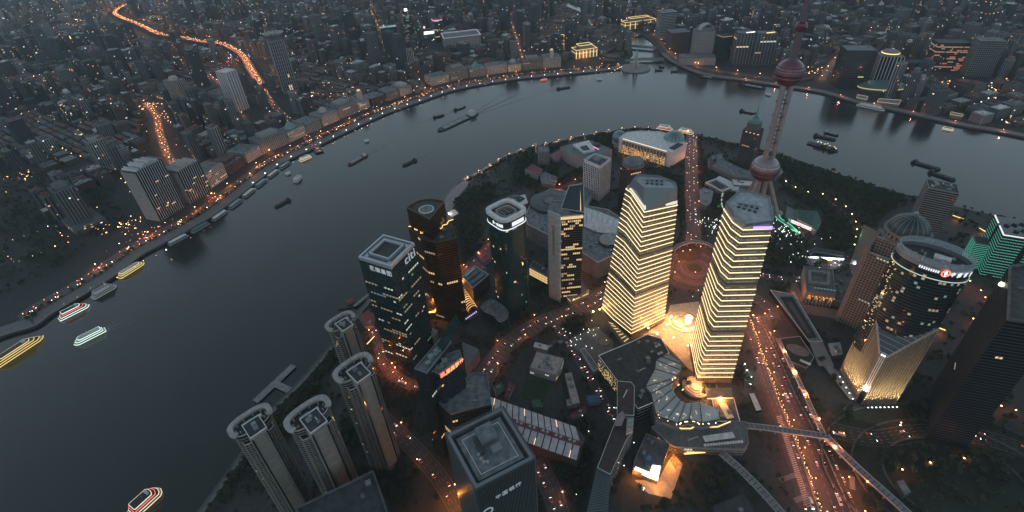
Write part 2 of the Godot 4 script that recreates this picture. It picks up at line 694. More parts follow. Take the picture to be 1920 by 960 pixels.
func roads() -> void:
	# the wide avenue with planted strips
	avenue_l = pl([328.2,-509.9, 317.4,-465.6, 308.1,-420.4, 300,-376, 293.4,-336.3, 286,-297.8, 272.3,-242.6, 264.9,-209.1])
	avenue_r = pl([358.8,-511.6, 355.4,-462.5, 351.4,-417, 346,-372.6, 344.7,-332.8, 341.8,-294.1, 334.9,-238.8, 331.4,-205.3])
	var poly := avenue_l.duplicate()
	var back := avenue_r.duplicate()
	back.reverse()
	poly.append_array(back)
	blocked.append(poly)
	var av := area("avenue", poly, 0.05, M.asphalt)
	var mid := MB.new()
	var marks := MB.new()
	lines.avenue = []
	for t in [0.1, 0.22, 0.32, 0.55, 0.68, 0.8, 0.9]:
		var ln := []
		for i in avenue_l.size():
			ln.append((avenue_l[i] as Vector2).lerp(avenue_r[i], t))
		if t == 0.32 or t == 0.8:
			for e in along(ln, 3.0):
				mid.bar(at2(e[0], 0.15), at2(e[0] + e[1] * 3.0, 0.15), 3.4 if t == 0.32 else 1.2, 0.3)
		else:
			for e in along(ln, 9.0):
				strip(marks, [e[0], e[0] + e[1] * 4.5], 0.3, 0.09)
		lines.avenue.append(ln)
	part(av, "median_kerb", mid, M.kerb)
	part(av, "lane_marking", marks, M.paint_white, true)
	# hatched islands
	var h := MB.new()
	for k in 46:
		var t := k / 46.0
		var a: Vector2 = Vector2(299.9, -348.5).lerp(Vector2(279.9, -244.7), t)
		var b: Vector2 = Vector2(306.1, -348.1).lerp(Vector2(286.2, -244.3), t)
		strip(h, [a, b + Vector2(0, -1.5)], 1.3, 0.10)
	part(av, "hatching", h, M.paint_white, true)
	crossing(Vector2(278.1, -277.5), Vector2(0.25, 1).normalized(), 22, 5.0, av)
	crossing(Vector2(340.9, -267.9), Vector2(0.9, 0.5).normalized(), 16, 5.0, av)
	crossing(Vector2(279, -255.3), Vector2(0.25, 1).normalized(), 14, 5.0, av)
	lines.temple = smooth_line(pl([472.5,-1151, 422.3,-1007.6, 383,-888.9, 351,-789.1, 328.3,-720.2, 312.3,-673.8]))
	road(lines.temple, 24)
	lines.ring_west = smooth_line(pl([155.1,-591.5, 115.8,-563, 71.4,-541.4, 29.2,-522.9, -11.7,-492.9, -38.7,-456.6, -53,-426.8, -62.6,-390.9, -69.3,-354.6]))
	road(lines.ring_west, 26)
	lines.river_road = smooth_line(pl([-220,-533.4, -203.3,-496.7, -185.8,-459.1, -166.2,-438, -134.2,-423.6, -105.1,-413.1, -78,-401.5]))
	road(lines.river_road, 15)
	lines.garden_road = smooth_line(pl([-100,-615.6, -80.1,-671.8, -57.4,-712.3, -17.7,-757.9, 26.2,-817.1, 69,-879.4, 119.3,-922.3, 163.8,-954.7]))
	road(lines.garden_road, 11)
	lines.flower_road = smooth_line(pl([108.7,-570.9, 102.8,-616.1, 94.4,-651.5, 89.1,-697.1]))
	road(lines.flower_road, 11)
	lines.lower_road = smooth_line(pl([11.4,-315.9, 17,-297.1, 24.3,-276.4, 30.3,-249.3, 31.9,-227]))
	road(lines.lower_road, 20)
	lines.lower_left = smooth_line(pl([-200.1,-400.9, -163.7,-368.2, -126.3,-331.4, -95.2,-295.4, -69.7,-255.3]))
	road(lines.lower_left, 18)
	lines.ring_north = smooth_line(pl([336.5,-627.4, 358.9,-566.1, 374.9,-529.1, 371.4,-501.8]))
	road(lines.ring_north, 16)
	lines.east_road = smooth_line(pl([340.7,-638.3, 378.9,-612.2, 413.5,-592.7, 451.9,-583.8, 517.9,-609.3, 567.2,-632.6]))
	road(lines.east_road, 14)
	lines.ring_east = smooth_line(pl([354.4,-328, 395.2,-314.6, 446,-317.7, 492.3,-314.5, 528.6,-300.3, 556.9,-280]))
	road(lines.ring_east, 20)
	lines.mall_street = smooth_line(pl([52.7,-518.7, 70.7,-476.2, 85.7,-429, 99.8,-390.7, 106.3,-356.5]))
	road(lines.mall_street, 9)
	# the round junction by the avenue's head
	var c := Vector2(298.5, -628.4)
	var rb := area("roundabout", oval(c, 62, 62, 0, 48), 0.09, M.asphalt)
	for k in 5:
		var r := 12.0 + k * 10.0
		var m := MB.new()
		m.rim(oval(c, r, r, 0, 40), 0.5 if k % 2 else 2.2, 0.09, 0.32)
		part(rb, "ring_kerb", m, M.kerb if k % 2 else M.lawn)
	blocked.append(oval(c, 64, 64, 0, 24))
	var island := MB.new()
	island.prism(oval(c, 10, 10, 0, 24), 0.09, 0.6)
	part(rb, "centre_lawn", island, M.lawn)
	var e := pl([283.4,-676.8, 299.2,-690.8, 318.6,-691.9, 328.5,-672.1, 314.9,-649.6, 293.6,-645.9, 280.5,-656.1])
	area("planted_island", e, 0.35, M.park_soil)
	# far bank roads
	lines.bund = []
	for i in range(6, west_bank.size()):
		var a: Vector2 = west_bank[i - 1]
		var b: Vector2 = west_bank[mini(i + 1, west_bank.size() - 1)]
		var nn := (b - a).normalized().orthogonal()
		if not inside(west_bank[i] + nn * 45.0, land_west):
			nn = -nn
		lines.bund.append(west_bank[i] + nn * 46.0)
	road(lines.bund, 24)
	lines.elevated = smooth_line(pl([-662.8,-968.6, -799.5,-1091.4, -913,-1225.5, -1023.7,-1382.9, -1130.7,-1547.4, -1243.1,-1678.9]))
	road(lines.elevated, 20, 0.06, "road", true, null, 16.0)
	lines.yan = smooth_line(pl([-866.9,-1757.4, -993.6,-1972.8, -1129.3,-2207.5, -1312.5,-2429.8, -1435,-2499.1, -1604.9,-2624.8, -1807,-2766.3, -2098.9,-3072.5, -2387.2,-3361.1, -2551.4,-3558.9, -2656.7,-3811.6, -2716.5,-4100.5, -2741.9,-4341.9]))
	road(lines.yan, 30, 15.0, "elevated_road", true, null, 34.0)
	var legs := MB.new()
	for q in along(lines.yan, 40.0):
		legs.box(at2(q[0]), Vector3(4, 14.6, 4), 0)
	stuff_mesh("viaduct_piers", legs, M.concrete, "row of concrete piers carrying the far elevated road", "piers")
	lines.yan_low = smooth_line(pl([-490.5,-1181, -604,-1355.9, -728.1,-1525, -866.9,-1757.4]))
	road(lines.yan_low, 20)
	lines.nan = smooth_line(pl([-258.1,-1603.5, -348.7,-1871.7, -477,-2209.6, -604.6,-2596.5, -757.3,-3114.5, -915.1,-3615.8]))
	road(lines.nan, 14)
	lines.cross_a = smooth_line(pl([82.3,-1793.6, 74.4,-2035.7, 65.4,-2359.9, 41.2,-2861.2]))
	road(lines.cross_a, 14)
	lines.west_cross = smooth_line(pl([-617,-1183.3, -804.1,-1461.9, -993.5,-1752.7, -1167.9,-1974.4, -1349,-2159.4, -1589.9,-2383]))
	road(lines.west_cross, 12)
	lines.hongkou = smooth_line(pl([658.2,-2181.3, 639.4,-1925.3, 644,-1778.2, 690,-1664.4, 768.5,-1588.5, 856.9,-1515]))
	road(lines.hongkou, 18)
	lines.north_in = smooth_line(pl([989.1,-1477.9, 1107.2,-1623.9, 1243.5,-1759.3, 1269.1,-1651.3, 1284.2,-1471.2, 1312.8,-1340.8, 1381.5,-1261.3]))
	road(lines.north_in, 18)

# ---------------------------------------------------------------- building kit
# A flat-roofed building on a plan: walls, floor bands, upright ribs, parapet, sunk roof deck and plant on it.
# o: wall, band, rib, roof (materials); fh floor height; bh band height; ribs spacing; lit share of lit windows, lit_m; parapet height; units roof plants; y0 base
func block(called: String, label: String, category: String, poly_in: Array, h: float, o := {}, group := "") -> Node3D:
	var poly := MB.wound(poly_in)
	var y0: float = o.get("y0", 0.0)
	var t := thing(called, label, category, at2(middle(poly), y0), group)
	blocked.append(MB.inset(poly, -3.0))
	clothe(t, poly, y0, h, o)
	return t

func clothe(t: Node3D, poly: Array, y0: float, h: float, o := {}) -> void:
	var r := RandomNumberGenerator.new()
	r.seed = int(absf(poly[0].x * 31.0 + poly[0].y * 17.0)) + int(h)
	var ph: float = o.get("parapet", 1.2)
	var deck := h - ph
	var wall: Material = o.get("wall", M.concrete)
	var fh: float = o.get("fh", 4.0)
	var bh: float = o.get("bh", 1.2)
	var b := MB.new()
	b.prism(poly, y0, deck, false)
	part(t, o.get("wall_name", "wall"), b, wall)
	b = MB.new()
	b.cap(poly, deck)
	part(t, "roof", b, o.get("roof", M.roof_grey))
	b = MB.new()
	b.rim(poly, o.get("rim", 0.6), deck, h)
	part(t, "parapet", b, o.get("rim_m", o.get("band", M.concrete)))
	if o.has("band"):
		b = MB.new()
		var y := y0 + fh * 0.5
		while y + bh < deck:
			b.rim(poly, -float(o.get("proud", 0.25)), y, y + bh, true)
			y += fh
		part(t, "floor_bands", b, o.band, true)
	if o.has("rib"):
		b = MB.new()
		var gap: float = o.get("ribs", 3.0)
		var rw: float = o.get("rib_w", 0.4)
		for i in poly.size():
			var p: Vector2 = poly[i]
			var q: Vector2 = poly[(i + 1) % poly.size()]
			var l := p.distance_to(q)
			if l < gap * 0.8:
				continue
			var d := (q - p) / l
			var nn := Vector2(d.y, -d.x)
			var k := maxi(1, int(round(l / gap)))
			for j in k + 1:
				var c := p + d * l * j / k + nn * 0.15
				b.box(at2(c, y0), Vector3(rw, deck - y0, float(o.get("rib_d", 0.7))), -d.angle())
		part(t, "ribs", b, o.rib, true)
	var lit: float = o.get("lit", 0.0)
	if lit > 0.0:
		var lm: Array = o.get("lit_m", [M.warm_window, M.warm_window_dim, M.white_window])
		var sets := []
		for k in lm.size():
			sets.append(MB.new())
		var gap: float = o.get("ribs", 3.0)
		var y := y0 + fh * 0.5 + (bh if o.has("band") else 0.5)
		while y + fh < deck:
			var busy: float = lit * (3.5 if r.randf() < 0.18 else 0.55)
			for i in poly.size():
				var p: Vector2 = poly[i]
				var q: Vector2 = poly[(i + 1) % poly.size()]
				var l := p.distance_to(q)
				if l < 1.0:
					continue
				var d := (q - p) / l
				var nn := Vector2(d.y, -d.x) * 0.06
				var k := maxi(1, int(l / gap))
				var run := 0
				var which := 0
				for j in k:
					if run <= 0 and r.randf() < busy * 0.4:
						run = r.randi_range(1, 5)
						which = r.randi() % lm.size()
					if run > 0:
						run -= 1
						var a := p + d * l * (j + 0.12) / k + nn
						var e := p + d * l * (j + 0.88) / k + nn
						var wh := fh - bh - 0.3 if o.has("band") else fh * 0.55
						sets[which].quad(at2(e, y), at2(e, y + wh), at2(a, y + wh), at2(a, y))
			y += fh
		for k in lm.size():
			part(t, "lit_windows", sets[k], lm[k], true)
	var units: int = o.get("units", 0)
	if units > 0:
		var inner := MB.inset(poly, 3.0)
		var box := Rect2(inner[0], Vector2.ZERO)
		for p in inner:
			box = box.expand(p)
		var dir: Vector2 = (poly[1] - poly[0]).normalized()
		var made := 0
		for tries in units * 8:
			if made >= units:
				break
			var c := Vector2(r.randf_range(box.position.x, box.end.x), r.randf_range(box.position.y, box.end.y))
			if inside(c, MB.inset(poly, 5.0)):
				made += 1
				var s := Vector3(r.randf_range(2.0, 6.0), r.randf_range(1.2, 3.6), r.randf_range(2.0, 5.0))
				if made % 3 == 0:
					var du := MB.new()
					var dl := r.randf_range(5, 14)
					var dv := dir if r.randf() < 0.5 else dir.orthogonal()
					if inside(c + dv * dl, MB.inset(poly, 2.0)):
						du.bar(at2(c, deck + 0.9), at2(c + dv * dl, deck + 0.9), 0.9, 0.8)
						part(t, "roof_duct", du, M.metal_pale)
				boxpart(t, "roof_unit", at2(c, deck), s, -dir.angle(), [M.metal_mid, M.concrete, M.roof_grey][r.randi() % 3])

func fan_at(t: Node3D, p: Vector3, r := 1.6) -> void:
	var b := MB.new()
	b.lathe(p, [Vector2(r, 0), Vector2(r, 1.6), Vector2(r * 0.8, 1.6), Vector2(r * 0.75, 1.0), Vector2(0.01, 1.0)], 12)
	part(t, "cooling_fan", b, M.metal_pale)

# characters drawn as straight strokes on a ten by ten grid
const STROKES := {
	"flower": [1,8.5,9,8.5, 3.5,9.7,3.5,7.3, 6.5,9.7,6.5,7.3, 3.5,7,1,4, 2.4,5.5,2.4,0.5, 8.5,6,5,3.5, 5,7,5,1, 5,1,9,1, 9,1,9,2.5],
	"banner": [2.3,9.5,2.6,8.5, 0.7,8,4.2,8, 2.2,8,1,0.5, 2.2,5.5,4,5.5, 4,5.5,3.6,1, 5.5,9.5,4.8,7.7, 5.3,8.5,9.5,8.5, 5,6.5,9.5,6.5, 6,7.3,6,2.5, 8.5,7.3,8.5,2.5, 6,5,8.5,5, 6,3.8,8.5,3.8, 4.8,2.5,9.7,2.5, 6.3,2,5.2,0.5, 8.2,2,9.3,0.5],
	"gather": [3,9.7,1,7, 2.2,8.5,2.2,3.8, 2.2,8.2,9,8.2, 5.5,9.5,5.5,4, 2.2,6.8,8.5,6.8, 2.2,5.4,8.5,5.4, 2.2,4,9,4, 0.7,2.8,9.3,2.8, 5,3.8,5,0, 4.6,2.6,1.2,0.4, 5.4,2.6,8.8,0.4],
	"group": [1,9,9,9, 9,9,9,0.5, 9,0.5,1,0.5, 1,0.5,1,9, 2.5,6.5,7.5,6.5, 5.6,8.2,5.6,2, 5.6,2,4.6,2.5, 5.4,6.3,2.8,3],
	"middle": [1.5,7.5,8.5,7.5, 8.5,7.5,8.5,4, 8.5,4,1.5,4, 1.5,4,1.5,7.5, 5,9.8,5,0],
	"country": [1,9,9,9, 9,9,9,0.5, 9,0.5,1,0.5, 1,0.5,1,9, 3,7,7,7, 3,4.8,7,4.8, 2.6,2.4,7.4,2.4, 5,7,5,2.4, 6,4,6.8,3.3],
	"silver": [2.5,9.7,0.8,7.2, 1.8,8.3,4.2,8.3, 1.2,6.3,4,6.3, 1,4.3,4.2,4.3, 2.6,6.3,2.6,0.8, 2.6,0.8,4.2,1.8, 5.2,9,8.8,9, 8.8,9,8.8,5.2, 8.8,5.2,5.2,5.2, 5.2,7.1,8.8,7.1, 5.2,9,5.2,0.8, 5.2,0.8,6.8,1.6, 6,5.2,9.6,0.4, 8.6,4,7.2,2.8],
	"walk": [3.2,9.7,1,7.6, 3.4,7,0.8,4.4, 2.3,5.6,2.3,0.2, 4.8,8.6,9,8.6, 4.3,5.8,9.5,5.8, 7.2,5.8,7.2,0.6, 7.2,0.6,6,1.2],
	"beckon": [0.6,7.6,3.8,7.6, 2.3,9.7,2.3,0.8, 2.3,0.8,1.2,1.3, 0.6,4,3.9,5.2, 4.6,9,9,9, 9,9,8.4,5.6, 8.4,5.6,7.4,6, 6.6,9,4.6,5.6, 5,4.4,9,4.4, 9,4.4,9,0.6, 9,0.6,5,0.6, 5,0.6,5,4.4],
	"trade": [5,9.8,5,8.8, 0.8,8.5,9.2,8.5, 3.4,8.2,3.8,7, 6.6,8.2,6.2,7, 1.5,0.2,1.5,6.8, 1.5,6.8,8.5,6.8, 8.5,6.8,8.5,0.4, 4,6,3,4.6, 6,6,7,4.6, 3.2,3.8,6.8,3.8, 6.8,3.8,6.8,1.2, 6.8,1.2,3.2,1.2, 3.2,1.2,3.2,3.8],
}

# a row of characters from p along right, each size metres high; one part each
func lettering(t: Node3D, words: Array, p: Vector3, right: Vector3, up: Vector3, size: float, m: Material, thick := 0.09, called := "sign_character") -> void:
	var out := right.cross(up).normalized()
	for k in words.size():
		var s: Array = STROKES[words[k]]
		var b := MB.new()
		var o := p + right * size * 1.15 * k
		for i in range(0, s.size(), 4):
			var a := o + right * (float(s[i]) * 0.1 * size) + up * (float(s[i + 1]) * 0.1 * size)
			var e := o + right * (float(s[i + 2]) * 0.1 * size) + up * (float(s[i + 3]) * 0.1 * size)
			var d := (e - a).normalized()
			var w := out.cross(d).normalized() * size * thick * 0.5
			a -= d * size * thick * 0.4
			e += d * size * thick * 0.4
			var z := out * 0.35
			b.quad(a - w + z, a + w + z, e + w + z, e - w + z)
			b.quad(a - w, a - w + z, e - w + z, e - w)
			b.quad(a + w, a + w + z, e + w + z, e + w)
		part(t, called, b, m)

func words(t: Node3D, text: String, p: Vector3, right: Vector3, high: float, m: Material, called := "sign_lettering") -> void:
	var tm := TextMesh.new()
	var f := SystemFont.new()
	f.font_names = PackedStringArray(["Droid Sans"])
	f.font_weight = 700
	tm.font = f
	tm.text = text
	tm.font_size = 64
	tm.pixel_size = high / 46.0
	tm.depth = 0.4
	tm.curve_step = 4.0
	tm.material = m
	var o := MeshInstance3D.new()
	o.name = called
	o.mesh = tm
	t.add_child(o, true)
	o.position = p - t.position
	o.rotation.y = -Vector2(right.x, right.z).angle()

func lamp_light(parent: Node3D, p: Vector3, c: Color, e: float, size := 0.5) -> void:
	var l := OmniLight3D.new()
	l.name = "light"
	l.light_color = c
	l.light_energy = e
	l.light_size = size
	l.omni_range = 120.0
	l.omni_attenuation = 2.0
	l.shadow_enabled = true
	parent.add_child(l, true)
	l.global_position = p

# ---------------------------------------------------------------- the twin towers ringed with light, and the mall at their feet
func ringed_tower(label: String, base: Array, top: Array, y0: float, y1: float, bands: int, roof: Array, h: float, crown_light: bool) -> Node3D:
	var a := MB.wound(base)
	var b := MB.wound(top)
	var t := thing("office_tower", label, "tower", at2(middle(a)))
	blocked.append(MB.inset(a, -4.0))
	var w := MB.new()
	for k in 24:
		w.sides(lerp_poly(a, b, k / 24.0), y1 * k / 24.0, lerp_poly(a, b, (k + 1) / 24.0), y1 * (k + 1) / 24.0)
	w.cap(b, y1)
	part(t, "glass_wall", w, M.glass_warm)
	var step := (y1 - y0) / bands
	var r := RandomNumberGenerator.new()
	r.seed = int(h) + 3
	for k in bands + 1:
		var y := y0 + step * k
		var p := lerp_poly(a, b, y / y1)
		if k in [10, 19]:
			continue
		var m := MB.new()
		m.rim(p, -0.5, y - 0.4, y + 0.35, true)
		part(t, "light_band", m, M.band_light)
	# the floor edge between two bands, and the uprights
	var f := MB.new()
	for k in bands:
		for s in [0.28, 0.52, 0.76]:
			var y: float = y0 + step * (k + s)
			f.rim(lerp_poly(a, b, y / y1), -0.22, y - 0.4, y + 0.4, true)
	part(t, "floor_bands", f, M.bronze_pale, true)
	var u := MB.new()
	for i in a.size():
		var p: Vector2 = a[i]
		var q: Vector2 = a[(i + 1) % a.size()]
		var p2: Vector2 = b[i]
		var q2: Vector2 = b[(i + 1) % a.size()]
		var n := maxi(1, int(p.distance_to(q) / 3.0))
		for j in n:
			var s := float(j) / n
			u.bar(at2(p.lerp(q, s), 0), at2(p2.lerp(q2, s), y1), 0.3, 0.5)
	part(t, "mullions", u, M.bronze, true)
	# lit rooms
	var lit := MB.new()
	for k in bands:
		for i in a.size():
			var y := y0 + step * (k + 0.36)
			var pl := MB.inset(lerp_poly(a, b, y / y1), -0.08)
			var p: Vector2 = pl[i]
			var q: Vector2 = pl[(i + 1) % a.size()]
			var n := int(p.distance_to(q) / 3.0)
			for j in n:
				if r.randf() < 0.62:
					var s0 := (j + 0.1) / n
					var s1 := (j + 0.9) / n
					lit.quad(at2(p.lerp(q, s1), y), at2(p.lerp(q, s1), y + 1.5), at2(p.lerp(q, s0), y + 1.5), at2(p.lerp(q, s0), y))
	part(t, "lit_windows", lit, M.warm_window_dim, true)
	# crown
	var ro := MB.wound(roof)
	var low := MB.inset(b, 0.4)
	var c := MB.new()
	c.sides(low, y1, ro, h)
	part(t, "crown_glass", c, M.crown_glass if M.has("crown_glass") else mat("crown_glass", Color(0.20, 0.235, 0.25), 0.12))
	c = MB.new()
	c.cap(ro, h - 1.6)
	part(t, "roof", c, M.roof_pale)
	c = MB.new()
	c.rim(ro, 0.7, h - 1.6, h + 0.3)
	part(t, "parapet", c, M.metal_mid)
	c = MB.new()
	for k in 6:
		var y := lerpf(y1 + 6, h - 2, k / 6.0)
		c.rim(lerp_poly(low, ro, (y - y1) / (h - y1)), -0.15, y, y + 0.5, true)
	part(t, "crown_rail", c, M.metal_mid, true)
	if crown_light:
		c = MB.new()
		c.sides(MB.inset(lerp_poly(low, ro, 3.0 / (h - y1)), -0.5), y1 + 3.0, MB.inset(lerp_poly(low, ro, 9.0 / (h - y1)), -0.5), y1 + 9.0)
		part(t, "crown_light", c, M.white_crown)
	# roof plant: louvres, beams of the cleaning cradle
	var mid := middle(ro)
	var d: Vector2 = (ro[1] - ro[0]).normalized()
	for k in 8:
		var p := mid + d * (k % 4 - 1.5) * 5.5 + d.orthogonal() * (3.0 if k < 4 else -4.5)
		boxpart(t, "roof_vent", at2(p, h - 1.6), Vector3(3.0, 1.0, 2.6), -d.angle(), M.roof_dark)
	var cr := MB.new()
	cr.bar(at2(mid - d * 12, h + 0.6), at2(mid + d * 10 + d.orthogonal() * 4, h + 1.4), 1.2, 1.2)
	cr.bar(at2(mid + d * 10 + d.orthogonal() * 4, h + 1.4), at2(mid + d * 14, h + 3), 0.8, 0.8)
	part(t, "cleaning_cradle", cr, M.metal_mid)
	return t

func ifc_quarter() -> void:
	glow("white_crown", Color(1.0, 0.93, 0.78), 0.75)
	glow("atrium_glow", Color(1.0, 0.72, 0.42), 0.6)
	var sb := pl([139.1,-514.5, 158,-486.3, 213.7,-513.4])
	var st := pl([153.2,-534.6, 158,-487.6, 200.5,-498.1])
	var n := Vector2(-0.437, -0.9)
	var f := Vector2(0.9, -0.437)
	sb.append_array([sb[2] + n * 36, sb[0] + n * 36 + f * 24, sb[0] + n * 30])
	st.append_array([st[2] + n * 24, st[0] + n * 16 + f * 20, st[0] + n * 10])
	ringed_tower("tapering glass tower ringed with gold light, white glowing crown under grey roof", sb, st, 8, 213, 28, pl([149,-514.6, 155.3,-490.7, 192,-483.7, 194.7,-498.3, 181.5,-515.7, 156.2,-523.1]), 245, true)
	var nb := pl([233.4,-461.6, 223.2,-410.3, 223,-402.8, 266,-399.5])
	var nt := pl([232.1,-446.4, 231.4,-420.4, 236,-406.2, 265,-404.9])
	nb.append_array([nb[3] + Vector2(8, -52), nb[0] + Vector2(22, -14)])
	nt.append_array([nt[3] + Vector2(10, -40), nt[0] + Vector2(20, -12)])
	var t := ringed_tower("tapering glass tower ringed with gold light, violet sign under its roof of square vents", nb, nt, 12, 238, 28, pl([230.7,-441.7, 231.2,-425.7, 234.4,-399.5, 263.2,-402.5, 280.9,-447.8, 257.7,-466.8]), 250, false)
	var sg := MB.new()
	var s0: Vector2 = Vector2(243.9, -403.4)
	var s1: Vector2 = Vector2(262.9, -402.2)
	for k in 9:
		var p := s0.lerp(s1, (k + 0.5) / 9.0)
		sg.box(at2(p + Vector2(0, 1.2), 240.5), Vector3(2.2, 3.6, 0.4), -(s1 - s0).angle())
	part(t, "roof_sign", sg, M.violet_light)
	# the mall with its dark roof
	var roof := pl([101.5,-436, 149.9,-455.9, 174.5,-467.2, 190.9,-458.1, 194.1,-433, 174.3,-422.3, 168.1,-407.5, 149.5,-383.2, 153.9,-372.9, 153.2,-361, 133,-353.8, 117.9,-394.2])
	var mall := block("shopping_mall", "low shopping mall with dark flat roof edged in white between the gold towers", "mall", roof, 26, {"wall": M.glass_dark, "roof": M.roof_dark, "band": M.metal_pale, "fh": 6.0, "bh": 0.5, "parapet": 1.4, "units": 12, "rim_m": M.sign_white, "rim": 0.4})
	var dots := MB.new()
	var l0: Vector2 = Vector2(100.7, -435.2)
	var l1: Vector2 = Vector2(117.2, -394.3)
	var out := (l1 - l0).normalized().orthogonal()
	if out.x > 0:
		out = -out
	for k in 130:
		var p := l0.lerp(l1, rng.randf_range(0.06, 0.97)) + out * 0.5
		dots.box(at2(p, rng.randf_range(3, 23)), Vector3(0.8, 0.8, 0.4), -(l1 - l0).angle())
	part(mall, "facade_lamp", dots, M.warm_window, true)
	for p in pl([180.7,-444.9, 185,-447.3, 183.9,-433.8, 180,-432.3]):
		fan_at(mall, at2(p, 24.6), 2.0)
	# fan of glass over the mall's court: each bay a pane between dark ribs
	var outer := pl([192.7,-429.1, 181.8,-425.2, 172.9,-420.7, 167.6,-406.7, 148.9,-381.7, 153.1,-371.4, 152.2,-358.2, 150.9,-342, 161.9,-335.8, 172.6,-331, 186.6,-334.7, 199.2,-329.1, 220.1,-331.6])
	var inner := pl([201.2,-415.9, 201.1,-409.1, 197.6,-400.3, 189.8,-392.7, 182.4,-387.7, 179.9,-381.7, 179.2,-373.3, 180.8,-364.2, 183.7,-357.4, 188.1,-353.4, 196.2,-353.5, 205.3,-354.3, 222.5,-342.4])
	var fan := thing("glass_canopy", "fan of pale glass panes with dark ribs curling round the round court", "canopy", at2(middle(outer)))
	var gm := mat("canopy_glass", Color(0.50, 0.56, 0.58), 0.15)
	gm.transparency = BaseMaterial3D.TRANSPARENCY_ALPHA
	gm.albedo_color.a = 0.80
	for i in outer.size() - 1:
		var g := MB.new()
		var a := at2(outer[i], 28)
		var b := at2(outer[i + 1], 28)
		var c := at2(inner[i + 1], 31)
		var d := at2(inner[i], 31)
		g.quad(a, b, c, d)
		var pane := part(fan, "glass_pane", g, gm)
		var bars := MB.new()
		for k in range(1, 9):
			bars.bar(a.lerp(d, k / 9.0) + Vector3.UP * 0.1, b.lerp(c, k / 9.0) + Vector3.UP * 0.1, 0.16, 0.3)
		for k in range(1, 5):
			bars.bar(a.lerp(b, k / 5.0) + Vector3.UP * 0.1, d.lerp(c, k / 5.0) + Vector3.UP * 0.1, 0.12, 0.3)
		part(pane, "glazing_bars", bars, M.metal_mid)
		var rb := MB.new()
		rb.bar(a + Vector3.UP * 0.2, d + Vector3.UP * 0.2, 0.8, 0.9)
		part(fan, "rib", rb, M.metal_dark)
		rb = MB.new()
		rb.bar(a, b, 0.9, 1.2)
		part(fan, "edge_beam", rb, M.metal_dark)
	var fl := outer.duplicate()
	var ii := inner.duplicate()
	ii.reverse()
	fl.append_array(ii)
	var hall := thing("mall_court", "galleried shopping court beneath the glass canopy", "court", at2(middle(outer)))
	var hb := MB.new()
	hb.prism(fl, 0, 20, true)
	part(hall, "gallery_floor", hb, M.paving_light)
	for i in outer.size() - 1:
		for k in 5:
			var p: Vector2 = (outer[i] as Vector2).lerp(outer[i + 1], rng.randf()).lerp((inner[i] as Vector2).lerp(inner[i + 1], rng.randf()), rng.randf_range(0.1, 0.9))
			boxpart(hall, "gallery_lamp", at2(p, 20.0), Vector3(rng.randf_range(1.5, 4.0), 0.3, 0.7), rng.randf() * 3.0, M.gallery_lamp if M.has("gallery_lamp") else glow("gallery_lamp", Color(1.0, 0.72, 0.42), 5.0))
	blocked.append(fl)
	# the round sunken court
	var court := thing("round_court", "round paved court with raised fan-shaped steps inside the glass canopy's curl", "court", at2(Vector2(218.6, -395.4)))
	var cb := MB.new()
	cb.lathe(at2(Vector2(218.6, -395.4)), [Vector2(16, 0.1), Vector2(16, 3), Vector2(15, 3.4), Vector2(8, 3.8), Vector2(0.1, 4)], 32)
	part(court, "paved_cone", cb, M.stone_pale)
	for k in 3:
		var cc := MB.new()
		cc.rim(oval(Vector2(218.6, -395.4), 14.0 - k * 3.5, 14.0 - k * 3.5, 0, 30), 0.5, 3.2 + k * 0.2, 4.0 + k * 0.2)
		part(court, "step", cc, M.stone)
	for p in pl([191.8,-386.3, 194.9,-379.1, 191,-396.7, 223,-418.4, 230.6,-416.1]):
		boxpart(court, "court_lamp", at2(p, 21), Vector3(3, 0.5, 1.2), 0.6, M.gold_light)
	lamp_light(court, at2(Vector2(220.2, -400.2), 13), Color(1.0, 0.66, 0.4), 600.0, 1.5)
	lamp_light(court, at2(Vector2(222.6, -389.5), 12), Color(1.0, 0.66, 0.4), 500.0, 1.5)
	# terraces south of the court, edged with a gold line
	var terr := pl([146.1,-337.4, 160.4,-341.9, 176.4,-335.3, 190.3,-339.8, 211.4,-332.8, 237.3,-339.2, 256.1,-336.5, 247.2,-310.7, 238.8,-303.7, 166.3,-311.1, 160.5,-315.3])
	var tb := block("terrace_building", "terraced restaurant building with a gold lit balcony edge below the glass canopy", "building", terr, 14, {"wall": M.glass_warm, "roof": M.paving_light, "parapet": 0.9, "band": M.concrete, "fh": 4.6, "units": 3, "lit": 0.3})
	var gl := pl([163,-336.9, 175.6,-334, 177.2,-331.2, 189.1,-330.4, 196.5,-333.9, 210.1,-330.9, 219.1,-330.3, 236.6,-335.9])
	var mb := MB.new()
	for i in gl.size() - 1:
		mb.bar(at2(gl[i], 16.6), at2(gl[i + 1], 16.6), 0.9, 0.9)
	part(tb, "balcony_light", mb, M.gold_line)
	mb = MB.new()
	for i in gl.size() - 1:
		mb.bar(at2(gl[i], 15), at2(gl[i + 1], 15), 2.4, 2.0)
	part(tb, "balcony_edge", mb, M.stone)
	var awn := MB.new()
	awn.bar(at2(Vector2(198.7, -316.6), 17), at2(Vector2(233.4, -319.4), 17), 7, 0.5)
	part(tb, "white_awning", awn, M.roof_white)
	for k in 14:
		var p: Vector2 = (Vector2(198.2, -310.2) as Vector2).lerp(Vector2(239.4, -311.9), k / 13.0)
		boxpart(tb, "parasol", at2(p, 14), Vector3(2.2, 2.4, 2.2), 0.3, M.roof_white)
	mb = MB.new()
	mb.bar(at2(Vector2(174.7, -307.8), 5), at2(Vector2(203.6, -308.4), 5), 1.2, 1.4)
	part(tb, "soffit_light", mb, M.gold_line)
